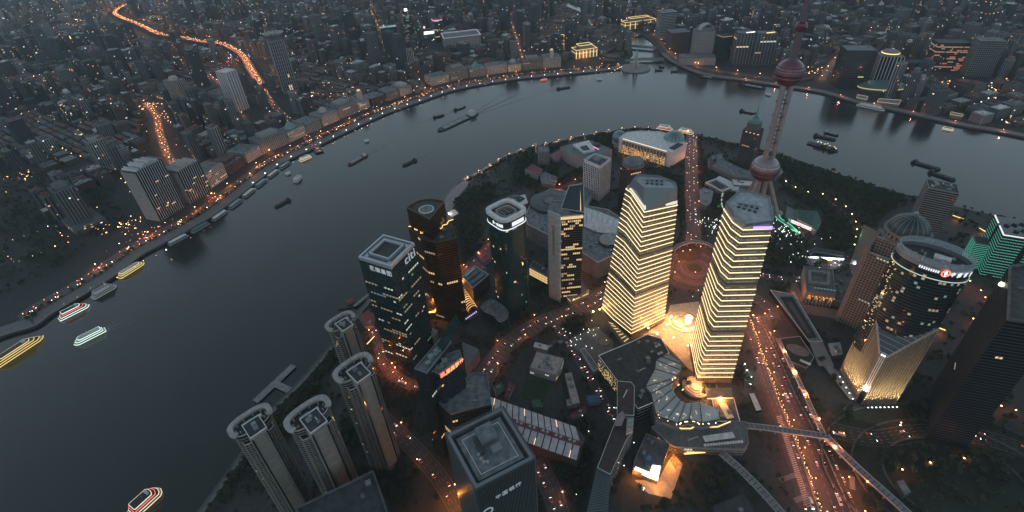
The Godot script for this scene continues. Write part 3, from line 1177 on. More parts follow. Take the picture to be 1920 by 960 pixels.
	# drum of light and the drop-off circle with its ring of lamps
	var drop := thing("drop_off_circle", "round drop-off with lit paving between the two gold towers", "forecourt", at2(Vector2(240.2, -510)))
	var db := MB.new()
	db.lathe(at2(Vector2(240.2, -510)), [Vector2(25, 0.05), Vector2(25, 0.35), Vector2(24, 0.35), Vector2(24, 0.2), Vector2(0.1, 0.2)], 40)
	part(drop, "paved_disc", db, M.stone_pale)
	for k in 3:
		db = MB.new()
		db.rim(oval(Vector2(240.2, -510), 22.0 - k * 6, 22.0 - k * 6, 0, 36), 0.7, 0.2, 0.7)
		part(drop, "ring_kerb", db, M.stone)
	var drum := thing("lantern_pavilion", "glowing glass drum standing in the drop-off circle", "pavilion", at2(Vector2(247.5, -508.3)))
	db = MB.new()
	db.lathe(at2(Vector2(247.5, -508.3)), [Vector2(4.6, 0.3), Vector2(4.6, 9), Vector2(3.8, 9.2)], 24)
	part(drum, "lantern_glass", db, M.lantern if M.has("lantern") else glow("lantern", Color(1.0, 0.88, 0.68), 2.2))
	db = MB.new()
	for k in 4:
		db.lathe(at2(Vector2(247.5, -508.3)), [Vector2(4.9, 1.0 + k * 2.4), Vector2(4.9, 1.5 + k * 2.4)], 24)
	part(drum, "ring_frame", db, M.white_paint)
	db = MB.new()
	db.lathe(at2(Vector2(247.5, -508.3)), [Vector2(5.4, 9), Vector2(5.4, 9.7), Vector2(0.1, 10.2)], 24)
	part(drum, "drum_roof", db, M.white_paint)
	lamp_light(drum, at2(Vector2(247.5, -508.3), 13), Color(1.0, 0.72, 0.45), 1000.0, 2.0)
	var g2 := pl([176.7,-477.3, 209.7,-486.6, 212.1,-464.6, 236.4,-453.2, 230.7,-426.4, 242.8,-471.8, 255.9,-528.4, 236.4,-559.2, 210.5,-515.9])
	area("forecourt", pl([176,-489.4, 218.2,-515.2, 232.2,-545.4, 277.7,-549.5, 273.4,-510.4, 238.1,-462.5, 227.1,-418, 220.4,-427.2, 209.2,-455.4, 198.1,-483.5]), 0.04, M.granite_pale)
	for p in pl([207.4,-516.1, 215.6,-519.8, 224.4,-514.6, 227.3,-503.7, 232.2,-494.9, 237,-488.3, 245.9,-489.6]):
		ball_lamp(p, 6.0, "lamp_warm", Color(1.0, 0.68, 0.38), 650.0, "cluster of globes on a post in the lit drop-off between gold towers", "forecourt globe lamps", 1.0)
	for p in pl([194.4,-483.8, 246.9,-445.8, 240.9,-382.7, 231.6,-381]):
		ball_lamp(p, 6.0, "lamp_warm", Color(1.0, 0.62, 0.34), 1000.0, "bright globe lamp by the entrance steps of the gold towers", "entrance globe lamps", 1.1)
	for p in pl([185.1,-494.8, 215,-474.1, 229.3,-458.4, 231.4,-438.8, 213.6,-499.6, 264.2,-511.2]):
		ball_lamp(p, 7.0, "lamp_warm", Color(1.0, 0.64, 0.34), 420.0, "globe lamp on the warm paved court between gold towers and mall", "court globe lamps", 0.9)
	for p in pl([112.3,-533.3, 122.7,-536.9, 132.5,-541.7, 142.7,-547.7]):
		ball_lamp(p, 8.0, "lamp_warm", Color(1.0, 0.72, 0.40), 300.0, "globe lamp along the kerb beside the white-crowned gold tower", "kerb globe lamps", 1.0)
	# entrance canopies south of the north tower
	var ec := thing("entrance_canopy", "glowing gold entrance roof at the foot of the gold tower with violet sign", "canopy", at2(Vector2(244.2, -382.4)))
	var e0 := pl([227.3,-387.9, 260.1,-386.3, 255.8,-372.6, 224.9,-374.1])
	mb = MB.new()
	mb.prism(e0, 8.4, 9.4)
	part(ec, "canopy_roof", mb, M.stone)
	mb = MB.new()
	mb.cap(MB.wound(pl([231.8,-374.9, 248.8,-374.4, 246.5,-358.9, 228.3,-358.7])), 1.2)
	part(ec, "lit_floor", mb, M.stone_pale)
	mb = MB.new()
	mb.bar(at2(Vector2(225.3, -374.8), 7.2), at2(Vector2(256.3, -373.3), 7.2), 1.0, 1.6)
	part(ec, "canopy_light", mb, M.gold_line)
	lamp_light(ec, at2(Vector2(240.7, -371.9), 9), Color(1.0, 0.6, 0.3), 1400.0, 1.5)
	var pav := block("entrance_pavilion", "small flat pavilion edged in white light beside the avenue", "pavilion", pl([230.9,-375.1, 258,-373.9, 252.2,-341.5, 225.3,-343.4]), 7, {"wall": M.glass_dark, "roof": M.concrete_dark, "parapet": 0.6, "rim_m": M.soft_white_sign, "units": 2})
	boxpart(pav, "skylight", at2(Vector2(241.8, -356.5), 6.4), Vector3(9, 0.6, 20), 0.1, M.gold_line_dim if M.has("gold_line_dim") else glow("gold_line_dim", Color(1.0, 0.62, 0.3), 0.25))
	block("bus_shelter", "long white shelter roof beside the avenue", "shelter", pl([279.8,-379.2, 285.9,-379.5, 284.5,-356.2, 277.7,-355.3]), 5, {"wall": M.glass_dark, "roof": M.roof_white, "rim_m": M.roof_white, "parapet": 0.3})
	# the bent dark-roofed building
	var z := thing("folded_building", "long bent building with dark planked roof edged in white beside the mall", "building", at2(Vector2(120.2, -355.5)))
	var za := pl([114,-383.6, 130.8,-380.7, 133.1,-374.4, 123.1,-335.7, 104.2,-337.8])
	var zb := pl([104.2,-337.8, 123.1,-335.7, 117.7,-318.3, 111,-312.5, 83.8,-273, 71.6,-281.1])
	blocked.append(za)
	blocked.append(zb)
	for q in [[za, 40.0], [zb, 36.0]]:
		mb = MB.new()
		mb.prism(q[0], 0, q[1], false)
		part(z, "glass_wall", mb, M.glass_pale)
		mb = MB.new()
		mb.cap(MB.wound(q[0]), q[1] - 0.6)
		part(z, "roof", mb, M.brown_clad)
		mb = MB.new()
		mb.rim(q[0], 0.5, q[1] - 0.6, q[1] + 0.2)
		part(z, "roof_edge", mb, M.white_paint)
	for k in 8:
		mb = MB.new()
		mb.bar(at2(Vector2(115.6, -381.9).lerp(Vector2(106.3, -339), 0) + Vector2(k * 2.4, 0), 39.6), at2((Vector2(106.3, -339) as Vector2) + Vector2(k * 2.4, 0), 39.6), 0.3, 0.3)
		part(z, "roof_plank", mb, M.roof_dark)
	for k in 7:
		mb = MB.new()
		mb.bar(at2((Vector2(104.5, -337.8) as Vector2).lerp(Vector2(120.3, -335.3), k / 7.0), 35.6), at2((Vector2(74.7, -284.9) as Vector2).lerp(Vector2(83.5, -278.6), k / 7.0), 35.6), 0.25, 0.3)
		part(z, "roof_plank", mb, M.roof_dark)
	mb = MB.new()
	mb.bar(at2(Vector2(116.2, -359.3), 41), at2(Vector2(122.3, -367.7), 43), 1.0, 1.0)
	part(z, "cleaning_cradle", mb, M.white_paint)
	mb = MB.new()
	mb.prism(pl([103.8,-336.4, 111.5,-341.3, 112.4,-334.5, 106.5,-324.3, 99,-324.8]), 39, 42)
	part(z, "plant_room", mb, M.pink_clad if M.has("pink_clad") else mat("pink_clad", Color(0.30, 0.25, 0.27), 0.7, 0, 0.03))
	mb = MB.new()
	mb.prism(pl([114.7,-333.6, 121.8,-333.1, 117.4,-317.7, 109.1,-314.5]), 36, 39)
	part(z, "plant_room", mb, M.stone_pale)
	for p in pl([116.7,-329.5, 115.5,-324.3, 113.9,-319.9]):
		fan_at(z, at2(p, 39), 1.5)
	# stepped glass slope below it
	var sl := pl([73,-286.7, 85.5,-278.5, 74.6,-237.6, 53,-238.9])
	var sg2 := thing("glass_slope", "stepped green glass slope running down from the bent building", "glass roof", at2(middle(sl)))
	mb = MB.new()
	mb.quad(at2(sl[0], 34), at2(sl[1], 34), at2(sl[2], 22), at2(sl[3], 22))
	part(sg2, "glass_roof", mb, M.glass_teal if M.has("glass_teal") else mat("glass_teal", Color(0.045, 0.075, 0.08), 0.2))
	mb = MB.new()
	mb.sides(MB.wound(sl), 0, MB.wound(sl), 21.5)
	part(sg2, "wall", mb, M.glass_dark)
	for k in 34:
		var t0 := k / 34.0
		mb = MB.new()
		mb.bar(at2((sl[0] as Vector2).lerp(sl[3], t0), lerpf(34, 22, t0) + 0.2), at2((sl[1] as Vector2).lerp(sl[2], t0), lerpf(34, 22, t0) + 0.2), 0.35, 0.4)
		part(sg2, "glazing_bar", mb, M.metal_mid)
	blocked.append(sl)
	# the shop whose corner glows
	var shop := pl([117.8,-301.9, 138.4,-331.1, 161.6,-316.4, 137.1,-278.8, 112.5,-289.6])
	var sh := block("corner_store", "low dark-roofed store with a brilliantly lit glass corner and blue skylight", "store", shop, 12, {"wall": M.glass_warm, "roof": M.concrete_dark, "parapet": 0.8, "units": 5})
	mb = MB.new()
	mb.prism(pl([134.1,-291.8, 142.9,-290.1, 136.2,-276.7, 127.1,-280.7]), 11.0, 15.5)
	part(sh, "lit_glass_box", mb, M.store_light if M.has("store_light") else glow("store_light", Color(1.0, 0.90, 0.66), 2.6))
	mb = MB.new()
	mb.prism(pl([114.2,-290.1, 116.5,-292.4, 130.2,-285, 128.1,-281.7]), 9.0, 13.2)
	part(sh, "lit_glass_front", mb, M.store_light)
	lamp_light(sh, at2(Vector2(136.7, -276.8), 9), Color(1.0, 0.62, 0.24), 300.0, 2.0)
	lamp_light(sh, at2(Vector2(157.3, -301.3), 11), Color(1.0, 0.58, 0.2), 900.0, 2.0)
	lamp_light(sh, at2(Vector2(114.6, -285), 9), Color(1.0, 0.58, 0.2), 240.0, 2.0)
	boxpart(sh, "skylight", at2(Vector2(133.1, -299.6), 11.4), Vector3(11, 1.0, 13), 0.15, M.roof_blue)
	area("plaza", pl([114.6,-285, 139.7,-283.4, 164.8,-312.1, 171.5,-299.2, 147.5,-263.3, 125.2,-270.2]), 0.04, M.stone_pale)
	area("plaza", pl([64.5,-486.6, 113.2,-511.4, 132.1,-481, 126.6,-454.5, 102.7,-436.5, 88.9,-457.6]), 0.04, M.paving_light)
	var lat := thing("lattice_canopy", "curved metal lattice canopy beside the lit store", "canopy", at2(Vector2(170.7, -311.7)))
	for k in 9:
		mb = MB.new()
		var c: Vector2 = (Vector2(164.6, -315.6) as Vector2).lerp(Vector2(171, -294.7), k / 8.0)
		for i in 8:
			var a0 := PI * i / 8.0
			var a1 := PI * (i + 1) / 8.0
			mb.bar(at2(c + Vector2(cos(a0) * 9, 0), sin(a0) * 12), at2(c + Vector2(cos(a1) * 9, 0), sin(a1) * 12), 0.5, 0.5)
		part(lat, "arch_rib", mb, M.bronze)
	# low things on the mall's west side
	block("long_shed", "narrow grey shed roof beside the mall's lamp-dotted wall", "shed", pl([81.6,-464.3, 88.7,-466.6, 102.8,-430.7, 94.2,-426.1]), 7, {"wall": M.concrete, "roof": M.roof_grey, "rim_m": M.white_paint, "parapet": 0.4})
	var pool := thing("round_well", "dark round light well in the paved yard near the gold tower", "well", at2(Vector2(119.2, -481.1)))
	mb = MB.new()
	mb.lathe(at2(Vector2(119.2, -481.1)), [Vector2(8, 0), Vector2(8, 1.2), Vector2(7.2, 1.2), Vector2(7.2, 0.3), Vector2(0.1, 0.3)], 28)
	part(pool, "rim", mb, M.stone)
	var low := block("entrance_terrace", "stepped terrace with rows of small lights at the gold tower's foot", "terrace", pl([130.4,-512.8, 138.8,-507.8, 154.3,-477.8, 142.9,-470.9]), 8, {"wall": M.stone, "roof": M.paving_light, "parapet": 0.5})
	for k in 7:
		mb = MB.new()
		var a := (Vector2(131.3, -509.6) as Vector2).lerp(Vector2(144.6, -471.8), k / 6.0)
		mb.bar(at2(a, 8.3), at2((Vector2(136.8, -505.9) as Vector2).lerp(Vector2(151.8, -477.1), k / 6.0), 8.3), 0.5, 0.5)
		part(low, "step_light", mb, M.gold_line)

func ball_lamp(p: Vector2, h: float, m: String, c: Color, e: float, label: String, group: String, r := 0.7) -> void:
	var t := thing("globe_lamp", label, "lamp", at2(p), group)
	var b := MB.new()
	b.taper(at2(p), at2(p, h), 0.16, 0.1, 6)
	part(t, "post", b, M.metal_dark)
	b = MB.new()
	b.lathe(at2(p, h), [Vector2(0.05, 0), Vector2(r * 0.8, r * 0.4), Vector2(r, r), Vector2(r * 0.8, r * 1.6), Vector2(0.05, r * 2)], 10)
	part(t, "lamp_globe", b, M[m])
	lamp_light(t, at2(p, h + r * 2 + 0.6), c, e, 0.6)

# ---------------------------------------------------------------- towers between the river and the ring road
func river_towers() -> void:
	# square tower with a sunk roof frame
	var q := pl([-190.3,-479.4, -168,-523.9, -124.5,-500.8, -146.9,-456.2])
	var t := block("bank_tower", "square dark glass tower with pale roof frame, striped floors and white wall lettering", "tower", q, 180, {"wall": M.glass_green, "wall_name": "glass_wall", "band": M.band_dark_green if M.has("band_dark_green") else mat("band_dark_green", Color(0.03, 0.045, 0.048), 0.35, 0.3), "fh": 4.0, "bh": 1.3, "lit": 0.16, "lit_m": [M.white_window, M.green_window, M.warm_window_dim], "rib": M.metal_dark, "ribs": 4.5, "rib_w": 0.25, "parapet": 5.0, "rim": 2.2, "rim_m": M.metal_pale, "roof": M.roof_grey})
	var poly := MB.wound(q)
	var b := MB.new()
	b.rim(MB.inset(poly, 4.0), 1.4, 175, 178.4)
	part(t, "roof_frame", b, M.metal_pale)
	b = MB.new()
	b.rim(MB.inset(poly, 9.5), 1.6, 175, 181.5)
	part(t, "helipad_frame", b, M.metal_pale)
	b = MB.new()
	b.prism(MB.inset(poly, 11.2), 175, 178.5)
	part(t, "helipad", b, M.roof_dark)
	for k in 4:
		var p: Vector2 = MB.inset(poly, 7.2)[k]
		boxpart(t, "roof_unit", at2(p, 175), Vector3(4, 3.4, 4), 0.4, M.metal_pale)
		fan_at(t, at2((p as Vector2).lerp(MB.inset(poly, 7.2)[(k + 1) % 4], 0.35), 175), 1.5)
	var fl: Vector2 = Vector2(-190.3, -479.4)
	var ff: Vector2 = Vector2(-146.9, -456.2)
	var fr: Vector2 = Vector2(-124.5, -500.8)
	var dl := at2((ff - fl).normalized())
	var dr := at2((fr - ff).normalized())
	lettering(t, ["flower", "banner", "gather", "group"], at2(fl, 164.5) + dl * 15.0 + dl.cross(Vector3.UP) * 0.6, dl, Vector3.UP, 7.6, M.soft_white_sign, 0.12)
	words(t, "citi", at2(ff, 168.0) + dr * 36.0 + dr.cross(Vector3.UP) * 0.7, dr, 11.0, M.soft_white_sign)
	# bronze tower: a quarter-round crown with a helipad on a wider bronze glass shaft
	var crown := smooth_line(pl([-144.9,-577.8, -129.3,-594.9, -111.4,-596.4, -93.4,-588.4]), 5)
	crown.append(Vector2(-109.2, -544.6))
	var shaft := [crown[0] + Vector2(-3, 0)]
	for k in range(1, crown.size() - 1):
		shaft.append(crown[k] + Vector2(0, -2))
	shaft.append_array(pl([-83.3,-564.4, -77.7,-546.1, -106.1,-538.1, -124.5,-547.4]))
	t = block("bronze_tower", "bronze glass tower with quarter-round crown and round roof pad beside the river", "tower", shaft, 152, {"wall": M.glass_gold_dark, "wall_name": "glass_wall", "band": M.bronze, "fh": 4.2, "bh": 0.5, "proud": 0.12, "lit": 0.06, "lit_m": [M.warm_window, M.warm_window_dim], "roof": M.roof_dark, "parapet": 1.5, "rim_m": M.bronze, "units": 5})
	b = MB.new()
	b.prism(crown, 150.5, 183.5, false)
	part(t, "crown_wall", b, M.glass_gold_dark)
	b = MB.new()
	b.cap(MB.wound(crown), 183.5)
	part(t, "crown_roof", b, M.roof_dark)
	b = MB.new()
	b.rim(crown, 0.7, 183.5, 185.6)
	part(t, "crown_parapet", b, M.bronze)
	var pad: Vector2 = Vector2(-116.6, -570.6)
	b = MB.new()
	b.lathe(at2(pad, 183.5), [Vector2(10.5, 0), Vector2(10.5, 1.6), Vector2(9.2, 1.6), Vector2(9.2, 1.3)], 32)
	part(t, "pad_rim", b, M.white_paint)
	b = MB.new()
	b.lathe(at2(pad, 183.5), [Vector2(9.2, 1.3), Vector2(0.1, 1.35)], 32)
	part(t, "roof_pad", b, M.roof_grey)
	b = MB.new()
	for k in 3:
		b.box(at2(pad + Vector2(k * 2.4 - 2.4, 0), 184.85), Vector3(0.7 if k != 1 else 3.4, 0.1, 7.0 if k != 1 else 0.8), 0.2)
	part(t, "pad_letter", b, M.stone)
	var zig := pl([-147.3,-577.7, -139.5,-575.5, -137.1,-568.7, -129.2,-565.2, -127.6,-558.6, -105.2,-563.9, -98.9,-568.4, -98.7,-574.9, -92.8,-576.9, -91.1,-584.9, -84.5,-588.2])
	b = MB.new()
	for k in zig.size() - 1:
		b.bar(at2(zig[k], 153.6), at2(zig[k + 1], 153.6), 0.8, 0.8)
	part(t, "step_light", b, M.gold_line)
	b = MB.new()
	b.prism(pl([-147.3,-577.7, -139.5,-575.5, -137.1,-568.7, -129.2,-565.2, -127.6,-558.6, -105.2,-563.9, -98.9,-568.4, -98.7,-574.9, -92.8,-576.9, -91.1,-584.9, -84.5,-588.2, -102,-614.3, -142.1,-619]), 146, 153.2)
	part(t, "setback", b, M.bronze)
	# base of the bronze tower, washed in gold light
	var base0 := pl([-164.3,-569.3, -139.1,-546.3, -110.2,-552.9, -101,-590.2, -111,-610.1, -157.1,-614.4])
	b = MB.new()
	b.prism(base0, 0, 12)
	part(t, "podium", b, M.bronze)
	b = MB.new()
	b.bar(at2(Vector2(-139, -549.2), 13), at2(Vector2(-108.4, -552.2), 13), 1.0, 2.0)
	b.bar(at2(Vector2(-145.7, -564.9), 13), at2(Vector2(-139, -549.2), 13), 1.0, 2.0)
	part(t, "flood_light", b, M.gold_light)
	for e in [[Vector2(-150.5, -558.7), 380.0], [Vector2(-128.7, -548.8), 420.0], [Vector2(-104.9, -560.5), 260.0]]:
		lamp_light(t, at2(e[0], 15), Color(1.0, 0.55, 0.14), e[1], 1.5)
	# residential towers with pale boomerang roofs
	for e in [[Vector2(-205, -413), 137.0, "cream residential tower with pale curved roof ring beside the pier and bank tower", 0.86], [Vector2(-167, -331), 153.0, "tallest cream residential tower with full curved roof ring behind the orange riverside road", 1.0], [Vector2(-199, -285), 148.0, "cream residential tower with curved roof ring and four lit windows near its top", 1.05], [Vector2(-252, -283), 146.0, "cream residential tower with curved roof ring standing nearest the T-shaped pier", 0.95]]:
		boomerang_tower(e[0], e[1], e[2], e[3])
	# triple slab with a red lit sign
	var s1 := pl([-107,-329.6, -93.7,-322.8, -72.2,-361.6, -80.9,-372])
	var s2 := pl([-93,-332.1, -82.7,-325.4, -60.8,-345.2, -63.6,-355.3, -79.9,-350.2])
	var s3 := pl([-89.6,-326.7, -75.6,-311.9, -34.1,-320.8, -38.2,-359.7, -54.9,-362.4])
	t = block("slab_tower", "dark glass slab tower in three steps with a red lit bank sign on its edge", "tower", s1, 150, {"wall": M.glass_dark, "wall_name": "glass_wall", "band": M.metal_dark, "fh": 4, "bh": 1.0, "lit": 0.02, "roof": M.roof_grey, "units": 14, "parapet": 2, "rim_m": M.metal_mid})
	for e in [[s2, 144.0, 7], [s3, 98.0, 4]]:
		clothe(t, MB.wound(e[0]), 0, e[1], {"wall": M.glass_dark, "wall_name": "glass_wall", "band": M.metal_dark, "fh": 4, "bh": 1.0, "lit": 0.04, "lit_m": [M.warm_window], "roof": M.roof_grey, "units": e[2], "parapet": 2, "rim_m": M.metal_mid})
		blocked.append(e[0])
	b = MB.new()
	var f0: Vector2 = Vector2(-82.3, -348)
	var f1: Vector2 = Vector2(-63.5, -376.3)
	b.bar(at2(f0, 155), at2(f1, 168), 0.8, 18)
	part(t, "glass_fin", b, M.glass_green)
	var r0: Vector2 = Vector2(-82.7, -325.4)
	var r1: Vector2 = Vector2(-60.8, -345.2)
	var dd := at2((r1 - r0).normalized())
	lettering(t, ["beckon", "trade", "silver", "walk"], at2(r0, 137.5) + dd * 8.0 + dd.cross(Vector3.UP) * 0.6, dd, Vector3.UP, 5.0, M.orange_sign, 0.14)
	b = MB.new()
	b.box(at2(r0, 137.5) + dd * 3.4 + dd.cross(Vector3.UP) * 0.9, Vector3(5, 5.5, 0.5), -atan2(dd.z, dd.x))
	part(t, "sign_logo", b, M.red_sign)
	for k in 8:
		fan_at(t, at2((Vector2(-90.6, -330) as Vector2).lerp(Vector2(-77.3, -343.8), k / 8.0), 142), 1.2)
	for e in [pl([-80.6,-476.8, -56.6,-461.5, -73.3,-428.8]), pl([-129.1,-508.5, -116,-500.1, -122.3,-487.5])]:
		var w := thing("louvred_roof", "grey triangular louvred roof beside the three-step slab tower" if e[0].x > -70 else "small grey triangular louvred roof at the square tower's foot", "roof", at2(middle(e)))
		b = MB.new()
		b.prism(e, 0, 23)
		part(w, "wall", b, M.concrete_dark)
		for k in 16:
			b = MB.new()
			var u := (k + 0.5) / 16.0
			b.bar(at2((e[0] as Vector2).lerp(e[2], u), 23.5), at2((e[1] as Vector2).lerp(e[2], u), 23.5), 0.5, 0.7)
			part(w, "louvre", b, M.metal_pale)
		blocked.append(e)
	# ribbed bank tower in the foreground
	q = pl([-70.8,-259.9, -20.1,-284.6, 6.1,-233.4, -43.5,-210.7])
	poly = MB.wound(q)
	t = thing("ribbed_tower", "square tower wrapped in close upright metal ribs with recessed grey roof", "tower", at2(middle(poly)))
	blocked.append(poly)
	b = MB.new()
	b.prism(poly, 0, 140, false)
	part(t, "glass_wall", b, M.glass_dark)
	for i in 4:
		var p: Vector2 = poly[i]
		var p2: Vector2 = poly[(i + 1) % 4]
		var d := (p2 - p).normalized()
		var nn := Vector2(d.y, -d.x)
		for k in 40:
			var c := p.lerp(p2, (k + 0.5) / 40.0) + nn * 0.5
			b = MB.new()
			b.box(at2(c, 4), Vector3(0.42, 140, 1.3), -d.angle())
			part(t, "rib", b, M.metal_rib if M.has("metal_rib") else mat("metal_rib", Color(0.13, 0.145, 0.15), 0.45, 0.4))
	b = MB.new()
	b.rim(poly, 3.0, 138, 142.5)
	part(t, "parapet", b, M.metal_mid)
	b = MB.new()
	b.rim(MB.inset(poly, 3.0), 3.2, 136, 138)
	part(t, "gutter", b, M.roof_dark)
	b = MB.new()
	b.prism(MB.inset(poly, 6.2), 130, 139.4)
	part(t, "roof", b, M.roof_grey)
	b = MB.new()
	b.rim(MB.inset(poly, 10.0), 0.5, 139.4, 139.9)
	part(t, "pad_line", b, M.white_paint)
	var c0: Vector2 = Vector2(-35.1, -257.4)
	var yaw: float = -(poly[1] - poly[0]).angle()
	boxpart(t, "plant_room", at2(c0, 139.4), Vector3(15, 9, 14), yaw, M.roof_grey)
	boxpart(t, "plant_room", at2(Vector2(-26.1, -244.8), 139.4), Vector3(9, 4, 7), yaw, M.metal_mid)
	boxpart(t, "plant_room", at2(Vector2(-41.3, -248.2), 139.4), Vector3(4, 3, 16), yaw, M.metal_dark)
	for p in pl([-41.6,-241, -39.3,-237, -36.9,-234.1, -33.8,-233.9]):
		fan_at(t, at2(p, 139.4), 1.5)
	var w0: Vector2 = Vector2(-28.9, -208.2)
	var w1: Vector2 = Vector2(-8.7, -218.5)
	var wd := at2((w1 - w0).normalized())
	lettering(t, ["middle", "country", "silver", "walk"], at2(w0, 133) + wd.cross(Vector3.UP) * 2.2, wd, Vector3.UP, 5.4, M.sign_white, 0.1)
	b = MB.new()
	b.lathe(Vector3.ZERO, [Vector2(5, 0), Vector2(5, 0.5), Vector2(3.6, 0.5), Vector2(3.6, 0)], 24)
	var ring := part(t, "sign_logo", b, M.sign_white)
	ring.mesh = b.mesh(M.sign_white)
	ring.position = at2(Vector2(-35.8, -204.1), 124) - t.position + wd.cross(Vector3.UP) * 2.2
	ring.rotation = Vector3(PI / 2, -atan2(wd.z, wd.x), 0)
	lamp_light(t, at2(Vector2(-81.5, -266.5), 22), Color(1.0, 0.6, 0.22), 900.0, 1.0)
	# dark building cut by the picture's lower edge
	block("dark_office", "broad dark flat-roofed office block standing before the cream residential towers", "building", pl([-207.3,-229.5, -144.9,-259.1, -118.7,-209.4, -176.6,-182.8]), 96, {"wall": M.glass_dark, "wall_name": "glass_wall", "band": M.concrete_dark, "fh": 4, "roof": M.roof_dark, "parapet": 2.4, "rim": 1.2, "rim_m": M.concrete_dark, "units": 4, "lit": 0.02})
	# exhibition hall with panelled roof
	var hp := pl([-42.7,-389.6, 56.7,-341.7, 67.2,-325.6, 54.7,-298.9, 41.5,-304.6, -51.9,-347.9])
	t = thing("exhibition_hall", "long hall roofed with pale panels, a reddish service strip down its middle", "hall", at2(middle(hp)))
	blocked.append(hp)
	b = MB.new()
	b.prism(hp, 0, 19)
	part(t, "wall", b, M.brown_clad)
	var ha := pl([-42,-387.3, 58.2,-338.9])
	var hb := pl([-45.6,-364.5, 60.8,-316.5])
	var hc := pl([-51.2,-347.9, 53.7,-299.6])
	for k in 14:
		for side in 2:
			var e0: Vector2 = (ha if side == 0 else hc)[0].lerp((ha if side == 0 else hc)[1], (k + 0.06) / 14.0)
			var e1: Vector2 = (ha if side == 0 else hc)[0].lerp((ha if side == 0 else hc)[1], (k + 0.90) / 14.0)
			var m0: Vector2 = (hb[0] as Vector2).lerp(hb[1], (k + 0.06) / 14.0)
			var m1: Vector2 = (hb[0] as Vector2).lerp(hb[1], (k + 0.90) / 14.0)
			m0 = m0.lerp(e0, 0.14)
			m1 = m1.lerp(e1, 0.14)
			b = MB.new()
			b.quad(at2(e0, 20.2), at2(e1, 20.2), at2(m1, 22.0), at2(m0, 22.0))
			b.quad(at2(e0, 19.6), at2(e1, 19.6), at2(e1, 20.2), at2(e0, 20.2))
			b.quad(at2(e1, 19.6), at2(m1, 21.4), at2(m1, 22.0), at2(e1, 20.2))
			b.quad(at2(e0, 19.6), at2(m0, 21.4), at2(m0, 22.0), at2(e0, 20.2))
			part(t, "roof_panel", b, M.roof_panel if M.has("roof_panel") else mat("roof_panel", Color(0.62, 0.58, 0.61), 0.6, 0, 0.02))
			if (k * 2 + side) % 5 == 0:
				b = MB.new()
				b.bar(at2(e1, 20.3), at2(e1.lerp(m1, 0.5), 21.2), 0.8, 0.4)
				part(t, "gap_light", b, M.lamp_strip if M.has("lamp_strip") else glow("lamp_strip", Color(1.0, 0.6, 0.35), 1.4))
	b = MB.new()
	b.bar(at2(hb[0], 22.2), at2(hb[1], 22.2), 6.0, 1.2)
	part(t, "service_strip", b, M.strip_red if M.has("strip_red") else mat("strip_red", Color(0.22, 0.10, 0.12), 0.7, 0, 0.05))
	for k in 22:
		boxpart(t, "roof_unit", at2((hb[0] as Vector2).lerp(hb[1], (k + 0.5) / 22.0), 22.8), Vector3(2.6, 1.4, 2.2), 0.35, M.metal_pale if k % 3 else M.roof_red)
	school()
	piers()

